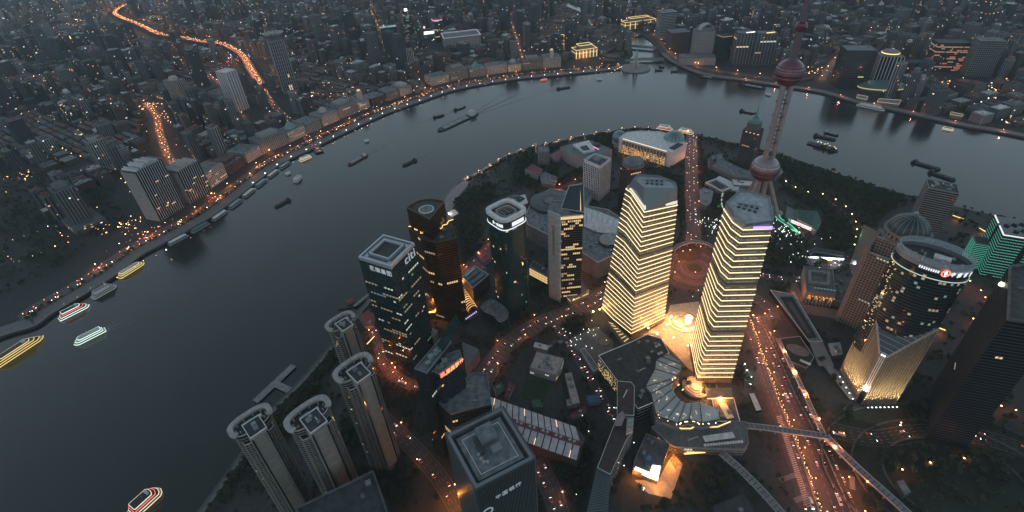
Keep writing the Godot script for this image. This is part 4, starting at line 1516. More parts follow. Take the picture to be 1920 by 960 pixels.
func boomerang_tower(c: Vector2, h: float, label: String, s: float) -> void:
	var u := Vector2(0.72, -0.694)
	var v := Vector2(0.694, 0.72)
	var plan := []
	for p in oval(Vector2.ZERO, 17.5 * s, 10.0 * s, 0, 26, 0.8):
		plan.append(c + u * p.x + v * p.y)
	var t := block("residential_tower", label, "tower", plan, h, {"wall": M.glass_dark, "band": M.stone, "fh": 3.3, "bh": 1.2, "proud": 0.4, "rib": M.stone, "ribs": 5.0, "rib_w": 1.4, "rib_d": 1.0, "lit": 0.05, "lit_m": [M.warm_window, M.warm_window_dim, M.warm_window_dim], "roof": M.roof_dark, "parapet": 1.5, "rim_m": M.stone_pale})
	var core := []
	for p in [Vector2(-8, 1), Vector2(8, 1), Vector2(8, 21), Vector2(-8, 21)]:
		core.append(c + u * p.x * s + v * p.y * s)
	clothe(t, MB.wound(core), 0, h + 4.0, {"wall": M.stone, "band": M.stone_pale, "fh": 3.3, "bh": 0.5, "proud": 0.1, "roof": M.roof_dark, "rim_m": M.white_paint, "parapet": 1.2, "units": 3})
	blocked.append(core)
	# the blank pale end panel and the dark slots beside it
	var b := MB.new()
	var e := c + v * 21.4 * s
	b.bar(at2(e - u * 4.5 * s, h * 0.5), at2(e + u * 4.5 * s, h * 0.5), 0.7, h)
	part(t, "end_panel", b, M.stone)
	for k in 2:
		b = MB.new()
		b.bar(at2(e + u * (6.2 if k else -6.2) * s, h * 0.5), at2(e + u * (7.6 if k else -7.6) * s, h * 0.5), 0.5, h)
		part(t, "end_slot", b, M.glass_dark)
	# side wings with balconies
	for k in 2:
		var w := []
		for p in [Vector2(8, 2), Vector2(15, 2), Vector2(14, 13), Vector2(8, 15)]:
			w.append(c + u * (p.x if k else -p.x) * s + v * p.y * s)
		clothe(t, MB.wound(w), 0, h - 8, {"wall": M.glass_dark, "band": M.stone, "fh": 3.3, "bh": 1.3, "proud": 0.5, "roof": M.roof_dark, "rim_m": M.stone_pale, "rib": M.stone, "ribs": 3.5, "rib_w": 0.8})
	# boomerang ring on the roof
	var outer := oval(Vector2.ZERO, 20.5 * s, 12.5 * s, 0, 48, 0.72)
	var inner := oval(Vector2.ZERO, 15.5 * s, 7.8 * s, 0, 48, 0.72)
	for k in 48:
		var a := TAU * (k + 0.5) / 48
		if sin(a) > 0.55 and absf(cos(a)) < 0.80:
			continue
		var q := []
		for p in [outer[k], outer[(k + 1) % 48], inner[(k + 1) % 48], inner[k]]:
			q.append(c + u * p.x + v * p.y)
		b = MB.new()
		b.prism(scaled(q, 0.985), h + 1.5, h + 3.2)
		part(t, "roof_ring_panel", b, M.stone_ring if M.has("stone_ring") else mat("stone_ring", Color(0.36, 0.34, 0.32), 0.7, 0, 0.03))
	b = MB.new()
	for k in 10:
		var a := TAU * k / 10
		var p := c + u * cos(a) * 14.0 * s + v * sin(a) * 7.2 * s
		b.box(at2(p, h - 1.5), Vector3(0.8, 3.2, 0.8), 0)
	part(t, "ring_posts", b, M.stone_pale)
	boxpart(t, "roof_unit", at2(c - u * 3, h - 1.4), Vector3(9, 3, 5), -u.angle(), M.metal_mid)
	boxpart(t, "roof_unit", at2(c + u * 8, h - 1.4), Vector3(4, 2.4, 3), -u.angle(), M.white_paint)
	b = MB.new()
	for k in 4:
		var p := c + u * (15.2 + 0.3) * s + v * (4.0 + (k % 2) * 2.4) * s
		b.box(at2(p, h - 20 + (k / 2) * 3.3), Vector3(1.4, 1.8, 1.4), -u.angle())
	if h > 147 and h < 150:
		part(t, "lit_windows", b, M.warm_window, true)

func school() -> void:
	var t := block("school_building", "three-storey school with pinkish roof and a row of lit classroom windows", "building", pl([21.6,-460.2, 57.1,-445.4, 51.9,-431.6, 43.4,-418.5, 10.3,-433.1, 15.3,-444.2]), 14, {"wall": M.stone_pale, "band": M.concrete, "fh": 4, "roof": M.pink_roof if M.has("pink_roof") else mat("pink_roof", Color(0.46, 0.38, 0.37), 0.8, 0, 0.03), "parapet": 0.8, "units": 6, "lit": 0.3})
	for k in 9:
		var p: Vector2 = (Vector2(11.7, -436.9) as Vector2).lerp(Vector2(43.1, -422.3), (k + 0.5) / 9.0) + Vector2(-0.6, 1.2)
		boxpart(t, "lit_window", at2(p, 4), Vector3(2.6, 3.6, 0.4), -0.22, M.warm_window if k % 2 else M.white_window)
	block("gymnasium", "long narrow sports hall with pinkish ridged roof beside the school yard", "hall", pl([55.9,-424.1, 64.9,-425.1, 69.1,-378.9, 59,-377.5]), 9, {"wall": M.concrete, "roof": M.pink_roof, "rim_m": M.stone_pale, "parapet": 0.4, "units": 3})
	var y := area("school_yard", pl([-13.3,-445.5, 7.8,-435, 49.3,-421.5, 52.8,-382.5, 37.2,-374.6, 1.1,-380.2, -16.2,-403.3]), 0.05, M.paving)
	var f := MB.new()
	f.prism(oval(Vector2(15.1, -407.4), 17, 16, 0.3, 28, 0.6), 0.05, 0.4)
	part(y, "sports_field", f, M.lawn)
	for e in [[pl([-38.3,-413.6, -27.8,-417.8, -23.8,-409.2, -34.9,-400.3]), M.roof_green, "green"], [pl([9.9,-389.1, 20,-389.1, 23,-377.4, 11.1,-378.2]), M.roof_green, "L-shaped green"], [pl([-24.8,-397.1, -17.4,-417.7, -11.3,-412.3, -19.5,-394.4]), M.roof_red, "dark red"], [pl([55.6,-364.7, 74.2,-375.2, 76.1,-370.6, 58.7,-358.7]), M.roof_red, "bright red"], [pl([53.1,-385.9, 60,-386.9, 60,-377.7, 53.3,-376.7]), M.pink_roof, "pinkish"], [pl([79.1,-389.5, 94.3,-391.5, 94.9,-380.5, 80,-378.6]), M.roof_blue, "striped blue"], [pl([20.9,-482.9, 40.5,-474.4, 36.8,-467, 18,-474.3]), M.roof_white, "white"]]:
		block("low_building", e[2] + " flat-roofed low building beside the school yard", "building", e[0], 7, {"wall": M.concrete, "roof": e[1], "rim_m": e[1], "parapet": 0.4, "units": 1})
	var site := thing("building_site", "small building site with grey frames at the head of the school block", "building site", at2(Vector2(47.3, -483.1)))
	for k in 9:
		boxpart(site, "steel_frame", at2((Vector2(34.6, -477.2) as Vector2).lerp(Vector2(58.5, -487.1), k / 8.0) + Vector2((k % 3) * 3.0, (k % 2) * 4.0)), Vector3(5, 4 + (k % 3) * 2.0, 4), 0.4 * k, M.metal_mid if k % 2 else M.concrete_dark)

func piers() -> void:
	# T-shaped pier
	var p := thing("pier", "grey concrete T-shaped pier reaching into the dark river", "pier", at2(Vector2(-336.8, -445.8)))
	var b := MB.new()
	b.bar(at2(Vector2(-352.6, -418.4), -1.4), at2(Vector2(-321.3, -475.3), -1.4), 10, 1.2)
	part(p, "deck", b, M.concrete)
	b = MB.new()
	b.bar(at2(Vector2(-336.8, -445.8), -1.3), at2(Vector2(-310.2, -431.8), -1.3), 9, 1.2)
	part(p, "gangway", b, M.concrete)
	for k in 9:
		b = MB.new()
		var c: Vector2 = (Vector2(-351.2, -418.3) as Vector2).lerp(Vector2(-321.8, -474.4), k / 8.0)
		b.lathe(at2(c, -6), [Vector2(0.8, 0), Vector2(0.8, 4.2)], 8)
		part(p, "pile", b, M.concrete_dark)
	p = thing("ferry_landing", "floating landing with red-roofed hut and grey gangway by the dark glass tower", "landing", at2(Vector2(-261.5, -590)))
	b = MB.new()
	b.bar(at2(Vector2(-287.8, -588.7), -2.4), at2(Vector2(-259.4, -592.3), -2.4), 9, 1.6)
	part(p, "pontoon", b, M.hull_dark)
	b = MB.new()
	b.bar(at2(Vector2(-261.8, -587.6), 0.0), at2(Vector2(-243.2, -613.4), 0.6), 5, 0.8)
	part(p, "gangway", b, M.concrete)
	boxpart(p, "hut", at2(Vector2(-270.3, -598.2), -1.6), Vector3(10, 4, 7), 0.5, M.stone)
	boxpart(p, "hut_roof", at2(Vector2(-270.3, -598.2), 2.4), Vector3(11, 1.0, 8), 0.5, M.roof_red)
	block("low_building", "red-roofed terrace restaurant between the river and the square tower", "building", pl([-246.6,-557.9, -234.5,-570.7, -221.9,-558, -219,-535.3, -231.6,-534.2]), 7, {"wall": M.stone, "roof": M.roof_red, "rim_m": M.roof_red, "parapet": 0.4, "units": 2})
	var lm := thing("lit_canopy", "long canopy edged with gold light beside the orange riverside road", "canopy", at2(Vector2(-219.9, -513.3)))
	b = MB.new()
	b.bar(at2(Vector2(-221.7, -500.8), 5), at2(Vector2(-213.8, -515.5), 5), 4, 0.6)
	part(lm, "canopy_roof", b, M.bronze)
	b = MB.new()
	b.bar(at2(Vector2(-221.3, -499.8), 5.6), at2(Vector2(-213.4, -514.5), 5.6), 1.2, 0.4)
	part(lm, "canopy_light", b, M.gold_line)

# ---------------------------------------------------------------- towers and malls inside the ring road
func ring_towers() -> void:
	# rounded square tower with a white ring roof
	var c := Vector2(-8, -566)
	var plan := oval(c, 22, 22, PI / 4 + 0.12, 44, 0.5)
	var t := block("rounded_tower", "dark green glass tower with rounded corners, white ring roof and glowing white sign", "tower", plan, 176, {"wall": M.glass_green, "wall_name": "glass_wall", "band": M.band_dark_green, "fh": 4, "bh": 0.9, "proud": 0.2, "lit": 0.05, "lit_m": [M.warm_window, M.green_window, M.white_window], "roof": M.roof_grey, "parapet": 3, "rim": 1.0})
	var b := MB.new()
	b.rim(scaled(plan, 1.06), 6.0, 175.5, 180, true)
	part(t, "roof_ring", b, M.white_paint)
	b = MB.new()
	b.rim(oval(c, 12.5, 12.5, PI / 4 + 0.12, 36, 0.55), 1.2, 173, 177.5)
	part(t, "inner_ring", b, M.stone_pale)
	b = MB.new()
	b.rim(oval(c, 15.6, 15.6, PI / 4 + 0.12, 36, 0.55), 0.3, 176, 177)
	part(t, "cradle_rail", b, M.roof_red)
	var dd := Vector2(0.8, -0.6)
	for k in 12:
		boxpart(t, "roof_vent", at2(c + dd * ((k % 4) - 1.5) * 4.0 + dd.orthogonal() * ((k / 4) - 1) * 4.2, 173), Vector3(3.0, 3.2, 3.0), -dd.angle(), M.metal_dark if k % 2 else M.roof_grey)
	b = MB.new()
	b.rim(scaled(plan, 1.015), -0.6, 162, 163.4, true)
	part(t, "ring_light", b, M.white_sign)
	var out := scaled(plan, 1.04)
	b = MB.new()
	for i in out.size():
		var p: Vector2 = out[i]
		var a := (p - c).angle()
		if a > 0.35 and a < 1.25:
			var q: Vector2 = out[(i + 1) % out.size()]
			b.bar(at2(p, 169), at2(q, 169), 0.5, 6.0)
	part(t, "lit_sign_panel", b, M.white_sign)
	for i in out.size():
		var p: Vector2 = out[i]
		var a := (p - c).angle()
		if a > 1.75 and a < 2.75:
			b = MB.new()
			b.box(at2(p, 167), Vector3(1.7, 4.6, 0.6), -a + PI / 2)
			part(t, "lit_sign_letter", b, M.white_sign)
	# tower with pale blade, gold floors and a raised prow
	var g := [Vector2(51, -580), Vector2(66, -566), Vector2(98.5, -567.6), Vector2(103, -604), Vector2(58, -610)]
	t = block("prow_tower", "slim tower with pale stone blade, gold lit floors and raised glass prow", "tower", g, 162, {"wall": M.glass_dark, "wall_name": "glass_wall", "band": M.bronze, "fh": 4.1, "bh": 0.9, "lit": 0.42, "lit_m": [M.warm_window, M.warm_window_dim], "roof": M.roof_grey, "parapet": 1.4, "rim_m": M.stone_pale, "ribs": 2.6})
	b = MB.new()
	b.prism([Vector2(50.2, -580.5), Vector2(65.4, -565.2), Vector2(68, -566.2), Vector2(66, -570), Vector2(53, -582)], 0, 163)
	part(t, "stone_blade", b, M.stone_pale)
	for k in 9:
		boxpart(t, "blade_sign", Vector3(57.2, 138 - k * 6.0, -572.3), Vector3(0.4, 4.4, 3.4), PI / 4, M.bronze_sign if M.has("bronze_sign") else mat("bronze_sign", Color(0.30, 0.19, 0.08), 0.5, 0.3))
	b = MB.new()
	var pa := Vector3(70, 161, -588)
	var pb := Vector3(99.5, 166, -566.6)
	var pc := Vector3(104, 190, -604)
	var pd := Vector3(84, 186, -607)
	b.quad(pa, pb, pc, pd)
	for e in [[pa, pb], [pb, pc], [pc, pd], [pd, pa]]:
		b.quad(Vector3(e[0].x, 160, e[0].z), e[0], e[1], Vector3(e[1].x, 160, e[1].z))
	part(t, "prow", b, M.glass_blue)
	b = MB.new()
	for e in [[pa, pb], [pb, pc], [pc, pd], [pd, pa]]:
		b.bar(e[0], e[1], 1.1, 1.1)
	part(t, "prow_edge", b, M.stone_pale)
	b = MB.new()
	b.bar(Vector3(96, 166, -571), Vector3(100, 183, -598), 2.6, 1.0)
	part(t, "prow_light", b, M.warm_window)
	b = MB.new()
	b.bar(Vector3(67, 158.5, -565.2), Vector3(98.6, 158.5, -566.8), 0.6, 4.4)
	part(t, "top_light_band", b, M.warm_window)
	b = MB.new()
	b.bar(Vector3(67, 104, -565.2), Vector3(98.6, 104, -566.8), 0.6, 1.2)
	part(t, "light_band", b, M.warm_window)
	block("podium_block", "low podium with a lit corner at the prow tower's foot", "building", pl([73.7,-573.6, 105.1,-593.2, 112.1,-573.7, 81.7,-558.4]), 14, {"wall": M.glass_warm, "roof": M.concrete, "band": M.concrete, "lit": 0.3, "units": 3})
	var scr := block("lit_gallery", "mall entrance with a tall amber glass wall and bright shopfronts", "building", pl([23.4,-631.7, 50.9,-604.7, 52.5,-622, 30.8,-647.9]), 22, {"wall": M.glass_dark, "roof": M.roof_dark, "units": 2})
	b = MB.new()
	for k in 12:
		for j in 3:
			var p: Vector2 = (Vector2(23.4, -631.4) as Vector2).lerp(Vector2(50.8, -604.5), (k + 0.5) / 12.0)
			b.box(at2(p + Vector2(-0.6, 0.8), 6 + j * 5.0), Vector3(2.2, 4.0, 0.4), -0.5)
	part(scr, "lit_windows", b, M.warm_window, true)
	# the great mall: disc roof, white barrel roof, round louvre
	var mp := pl([23.6,-764.7, 41.3,-819.7, 79.7,-858.5, 115.5,-843.4, 137.8,-788.5, 179.7,-768.4, 203,-726.5, 177.3,-640.9, 132.8,-614.5, 113,-641.8, 26.8,-736.1])
	t = block("great_mall", "huge mall with round disc roof, beige cornice and crowded roof plant", "mall", mp, 36, {"wall": M.concrete_dark, "roof": M.roof_grey, "parapet": 1.6, "rim": 1.6, "rim_m": M.stone_pale, "units": 46})
	var dc: Vector2 = Vector2(74.2, -803.3)
	b = MB.new()
	b.lathe(at2(dc, 34), [Vector2(38, 0), Vector2(38, 5), Vector2(36, 5.5), Vector2(13, 6.5)], 48)
	part(t, "disc_roof", b, M.dome_dark)
	b = MB.new()
	b.lathe(at2(dc, 40.5), [Vector2(11, 0), Vector2(11, 0.8), Vector2(0.1, 1.6)], 32)
	part(t, "disc_centre", b, M.roof_grey)
	b = MB.new()
	b.rim(oval(dc, 24, 24, 0, 40), 0.6, 39.5, 40.8)
	part(t, "disc_rim", b, M.metal_mid)
	b = MB.new()
	var w0 := pl([136.8,-782.2, 168.1,-756.2, 200.9,-722.5])
	var w1 := pl([126.5,-717.3, 146.6,-696.9, 181.7,-686.6])
	for k in 2:
		for j in 8:
			var u0 := j / 8.0
			var u1 := (j + 1) / 8.0
			var y0 := 36 + sin(u0 * PI) * 7
			var y1 := 36 + sin(u1 * PI) * 7
			b.quad(at2((w0[k] as Vector2).lerp(w1[k], u0), y0), at2((w0[k + 1] as Vector2).lerp(w1[k + 1], u0), y0), at2((w0[k + 1] as Vector2).lerp(w1[k + 1], u1), y1), at2((w0[k] as Vector2).lerp(w1[k], u1), y1))
	part(t, "barrel_roof", b, M.roof_white)
	for k in 7:
		b = MB.new()
		for j in 8:
			var ua := (k + 0.5) / 7.0
			var pa2 := (w0[0] as Vector2).lerp(w0[2], ua)
			var pb2 := (w1[0] as Vector2).lerp(w1[2], ua)
			b.bar(at2(pa2.lerp(pb2, j / 8.0), 36.4 + sin(j / 8.0 * PI) * 7), at2(pa2.lerp(pb2, (j + 1) / 8.0), 36.4 + sin((j + 1) / 8.0 * PI) * 7), 0.4, 0.4)
		part(t, "barrel_seam", b, M.roof_grey)
	b = MB.new()
	b.lathe(at2(Vector2(162.6, -669.9), 34), [Vector2(19, 0), Vector2(19, 5), Vector2(17.5, 5), Vector2(17.5, 3.5), Vector2(0.1, 3.5)], 40)
	part(t, "round_louvre_well", b, M.roof_dark)
	for k in 11:
		var x := (k - 5) * 3.0
		var half := sqrt(17.5 * 17.5 - x * x)
		b = MB.new()
		var cc: Vector2 = Vector2(162.6, -669.9)
		b.bar(at2(cc + Vector2(-half, x), 39), at2(cc + Vector2(half, x - 3), 39), 1.1, 0.6)
		part(t, "louvre", b, M.white_paint)
	# white gridded tower
	t = block("grid_tower", "white gridded office tower with square windows and round tank on its roof", "tower", pl([152.3,-888, 178.4,-913.5, 207.4,-887.4, 179.1,-854.1]), 81, {"wall": M.glass_dark, "band": M.white_paint, "fh": 4.5, "bh": 1.2, "proud": 0.3, "rib": M.white_paint, "ribs": 5.0, "rib_w": 1.3, "rib_d": 0.8, "roof": M.roof_grey, "parapet": 5.5, "rim": 1.5, "rim_m": M.white_paint, "units": 5})
	b = MB.new()
	b.lathe(at2(Vector2(179.5, -888.5), 75), [Vector2(9, 0), Vector2(9, 6), Vector2(8, 7), Vector2(0.1, 7.4)], 24)
	part(t, "roof_tank", b, M.roof_grey)
	block("annex", "flat-roofed white annex beside the white gridded tower", "building", pl([113.8,-862.1, 151.2,-906.3, 169.5,-868.1, 140.6,-809.7, 126.7,-815.3]), 20, {"wall": M.white_paint, "roof": M.roof_grey, "units": 4, "band": M.concrete, "fh": 5})
	# brown tower under saucer discs
	var sc: Vector2 = Vector2(236.1, -826.3)
	t = block("saucer_tower", "brown tower topped by stacked round saucers behind the white-crowned tower", "tower", rect(sc + Vector2(-2, 0), 31, 30, 0.3), 96, {"wall": M.brown_clad, "band": M.glass_dark, "fh": 4, "bh": 1.0, "rib": M.brown_clad, "ribs": 4, "roof": M.roof_dark, "lit": 0.03})
	b = MB.new()
	b.lathe(at2(sc, 94), [Vector2(17, 0), Vector2(20.5, 1.5), Vector2(20.5, 3), Vector2(15, 4), Vector2(15, 8), Vector2(19.5, 9.5), Vector2(19.5, 10.6), Vector2(13, 11.2), Vector2(12, 13), Vector2(6, 17), Vector2(0.1, 18)], 36)
	part(t, "saucer", b, M.roof_grey)
	# garden houses towards the river
	t = block("exhibition_block", "pinkish grey exhibition block with large white skylight and magenta glow", "building", pl([124.3,-1058.5, 160,-1078.2, 201.4,-1084.2, 227.2,-1050.4, 241.5,-1028.2, 199.4,-1000.9, 167.7,-991.9, 141.3,-1020.2]), 30, {"wall": M.pink_clad, "roof": M.roof_green_grey if M.has("roof_green_grey") else mat("roof_green_grey", Color(0.13, 0.19, 0.18), 0.7, 0, 0.03), "parapet": 1.2, "units": 10, "rim_m": M.pink_clad})
	b = MB.new()
	b.prism(pl([154.2,-1060.7, 195.2,-1078.6, 201.1,-1025, 173.6,-1015]), 29, 33.5)
	part(t, "skylight_roof", b, M.roof_white)
	b = MB.new()
	b.prism(pl([168.1,-1043.8, 185.4,-1050, 189,-1026.4, 173.6,-1023]), 33.5, 34.4)
	part(t, "skylight_pane", b, M.roof_dark)
	b = MB.new()
	b.lathe(at2(Vector2(210.3, -1055.4), 29), [Vector2(8, 0), Vector2(8, 5), Vector2(7, 6), Vector2(0.1, 6)], 24)
	part(t, "round_plant", b, M.roof_dark)
	b = MB.new()
	b.bar(at2(Vector2(198.5, -1052.5), 30), at2(Vector2(212.1, -1030.4), 30), 3, 1.0)
	part(t, "magenta_light", b, M.pink_light)
	block("pink_hall", "magenta-roofed low hall beside the exhibition block", "hall", pl([98.6,-1065.3, 127.6,-1093.5, 124.5,-1044.5, 107.7,-1030.2]), 8, {"wall": M.pink_clad, "roof": M.pink_floor if M.has("pink_floor") else mat("pink_floor", Color(0.30, 0.09, 0.15), 0.7, 0, 0.03)})
	block("garden_villa", "old grey villa with red flat roof among garden trees", "house", pl([35.2,-986.1, 54,-1012.4, 74.9,-983.3, 62.8,-952.4]), 14, {"wall": M.concrete, "band": M.concrete_dark, "fh": 4, "roof": M.roof_red, "units": 2, "rim_m": M.concrete})
	block("garden_villa", "long grey villa with stepped parapet among garden trees", "house", pl([67.2,-962.9, 80,-973.7, 104.5,-945.7, 95.5,-916, 69,-928.8]), 12, {"wall": M.concrete, "band": M.concrete_dark, "fh": 4, "roof": M.roof_grey, "units": 6, "rim_m": M.concrete})
	block("garden_tower", "stubby grey tower block standing in the riverside garden", "building", pl([70.2,-1053.7, 95,-1050, 94.7,-1021.6, 70.2,-1022.3]), 38, {"wall": M.concrete_dark, "band": M.concrete, "fh": 4, "roof": M.roof_grey, "units": 3})
	t = thing("funnel_sculpture", "pale funnel-shaped tower on a round plate in the riverside garden", "sculpture", at2(Vector2(67.8, -1085.8)))
	b = MB.new()
	b.lathe(at2(Vector2(67.8, -1085.8)), [Vector2(3, 0), Vector2(1.4, 12), Vector2(1.2, 22), Vector2(3.2, 30)], 16)
	part(t, "funnel", b, M.white_paint)
	b = MB.new()
	b.lathe(at2(Vector2(67.8, -1085.8)), [Vector2(10, 3.5), Vector2(10, 4.2), Vector2(1, 4.6)], 28)
	part(t, "plate", b, M.pink_clad)
	# small blocks near the bronze tower
	t = block("cinema_block", "dark cube with white-edged roof slots beside the gold arcade", "building", pl([-87,-611.1, -68,-637.7, -43.1,-612.1, -68.8,-581.2]), 28, {"wall": M.brown_clad, "roof": M.roof_grey, "parapet": 1.2, "rim_m": M.metal_pale})
	for k in 3:
		b = MB.new()
		b.bar(at2((Vector2(-81.8, -610.6) as Vector2).lerp(Vector2(-70.8, -588.9), k / 2.0), 27.6), at2((Vector2(-66.9, -630.6) as Vector2).lerp(Vector2(-49.1, -611.4), k / 2.0), 27.6), 2.6, 1.6)
		part(t, "roof_slot", b, M.metal_pale if k == 0 else M.metal_dark)
	block("wavy_block", "curvy-cornered glass block with violet-grey roof beside the rounded tower", "building", smooth_line(pl([-56.8,-547.1, -49.2,-556.9, -39.4,-561.9, -24.8,-550, -15.1,-535.8, -16.7,-520.2, -28.5,-513.7, -36.3,-526.3, -51.4,-536.5]), 3), 20, {"wall": M.glass_green, "wall_name": "glass_wall", "roof": M.roof_grey, "band": M.band_dark_green, "fh": 5, "lit": 0.08, "units": 2, "rim_m": M.concrete})
	t = thing("gold_arcade", "arched arcade of gold lit ribs between the bronze tower and the dark cube", "arcade", at2(Vector2(-83.8, -588.6)))
	for k in 13:
		b = MB.new()
		var ac: Vector2 = (Vector2(-95.6, -615.1) as Vector2).lerp(Vector2(-71, -563.3), k / 12.0)
		for i in 8:
			var a0 := PI * i / 8.0
			var a1 := PI * (i + 1) / 8.0
			b.bar(at2(ac + Vector2(cos(a0) * 7, cos(a0) * -4), sin(a0) * 7), at2(ac + Vector2(cos(a1) * 7, cos(a1) * -4), sin(a1) * 7), 0.9, 0.5)
		part(t, "arch_light", b, M.arcade_light if M.has("arcade_light") else glow("arcade_light", Color(1.0, 0.55, 0.16), 1.0))
	lamp_light(t, at2(Vector2(-80, -580.9), 12), Color(1.0, 0.6, 0.25), 320.0, 1.5)
	lamp_light(t, at2(Vector2(-92, -614.8), 12), Color(1.0, 0.66, 0.35), 260.0, 1.5)
	t = thing("oval_screen", "dark oval canopy with violet lit lettering beside the gold arcade", "canopy", at2(Vector2(-72.1, -549.5)))
	b = MB.new()
	b.prism(oval(Vector2(-71.1, -541.4), 13, 6, -0.6, 28), 6, 8)
	part(t, "canopy_roof", b, M.roof_dark)
	b = MB.new()
	for k in 7:
		b.box(at2((Vector2(-78.8, -535.5) as Vector2).lerp(Vector2(-63.9, -548.8), k / 6.0), 8.1), Vector3(1.6, 0.4, 2.4), 0.5)
	part(t, "lit_letter", b, M.violet_light)
	b = MB.new()
	b.taper(at2(Vector2(-72.1, -549.5)), at2(Vector2(-72.1, -549.5), 6), 1.5, 1.5, 10)
	part(t, "column", b, M.metal_dark)
	for e in [[pl([-67.8,-700.3, -46.9,-714, -36.4,-681.7, -55.8,-665.8]), "brick-red pitched roof house by the garden road", M.roof_red], [pl([-68,-679.4, -49.1,-654, -57.9,-635.2, -78.3,-656.9]), "dark red terrace house row by the garden road", M.roof_red], [pl([-25.8,-869.8, 8.3,-893.7, 29.5,-869.5, 3,-839.5]), "low rust-roofed pavilion behind the rounded tower", M.brown_clad], [pl([-9.1,-877.5, 30.4,-885.6, 33.9,-851.2, 5.9,-834.3]), "white-roofed long shed behind the rounded tower", M.roof_white]]:
		block("low_building", e[1], "building", e[0], 9, {"wall": M.stone, "roof": e[2], "rim_m": e[2], "parapet": 0.5, "units": 2, "band": M.concrete, "fh": 4})
	area("quay_apron", pl([-150.5,-863.6, -131,-949.3, -101.5,-979.4, -91.1,-961, -116.3,-902, -124,-848.3]), 0.3, M.pink_clad)
	var kiosk := block("kiosk", "small bright-lit riverside kiosk beside the bronze tower's crown", "kiosk", pl([-131.6,-841.5, -117.1,-851.9, -107.4,-834.7, -121.5,-820.8]), 5, {"wall": M.glass_warm, "roof": M.roof_white, "rim_m": M.roof_white, "parapet": 0.3})
	lamp_light(kiosk, at2(Vector2(-127.4, -834.8), 7), Color(1.0, 0.75, 0.65), 220.0, 1.0)
	# garden beds between the ring road and the river
	for e in [pl([-104.1,-803.5, -64.7,-837.4, -32.2,-841.6, -58.2,-762.3, -81.7,-714.8]), pl([-102.3,-851.9, -65.9,-895.9, -31.6,-918.4, -43.1,-865.4]), pl([-31.1,-990.3, 7.7,-1051.4, 59.3,-1058.3, 28.3,-957.7, -8,-938.5])]:
		area("garden", e, 0.05, M.park_soil)

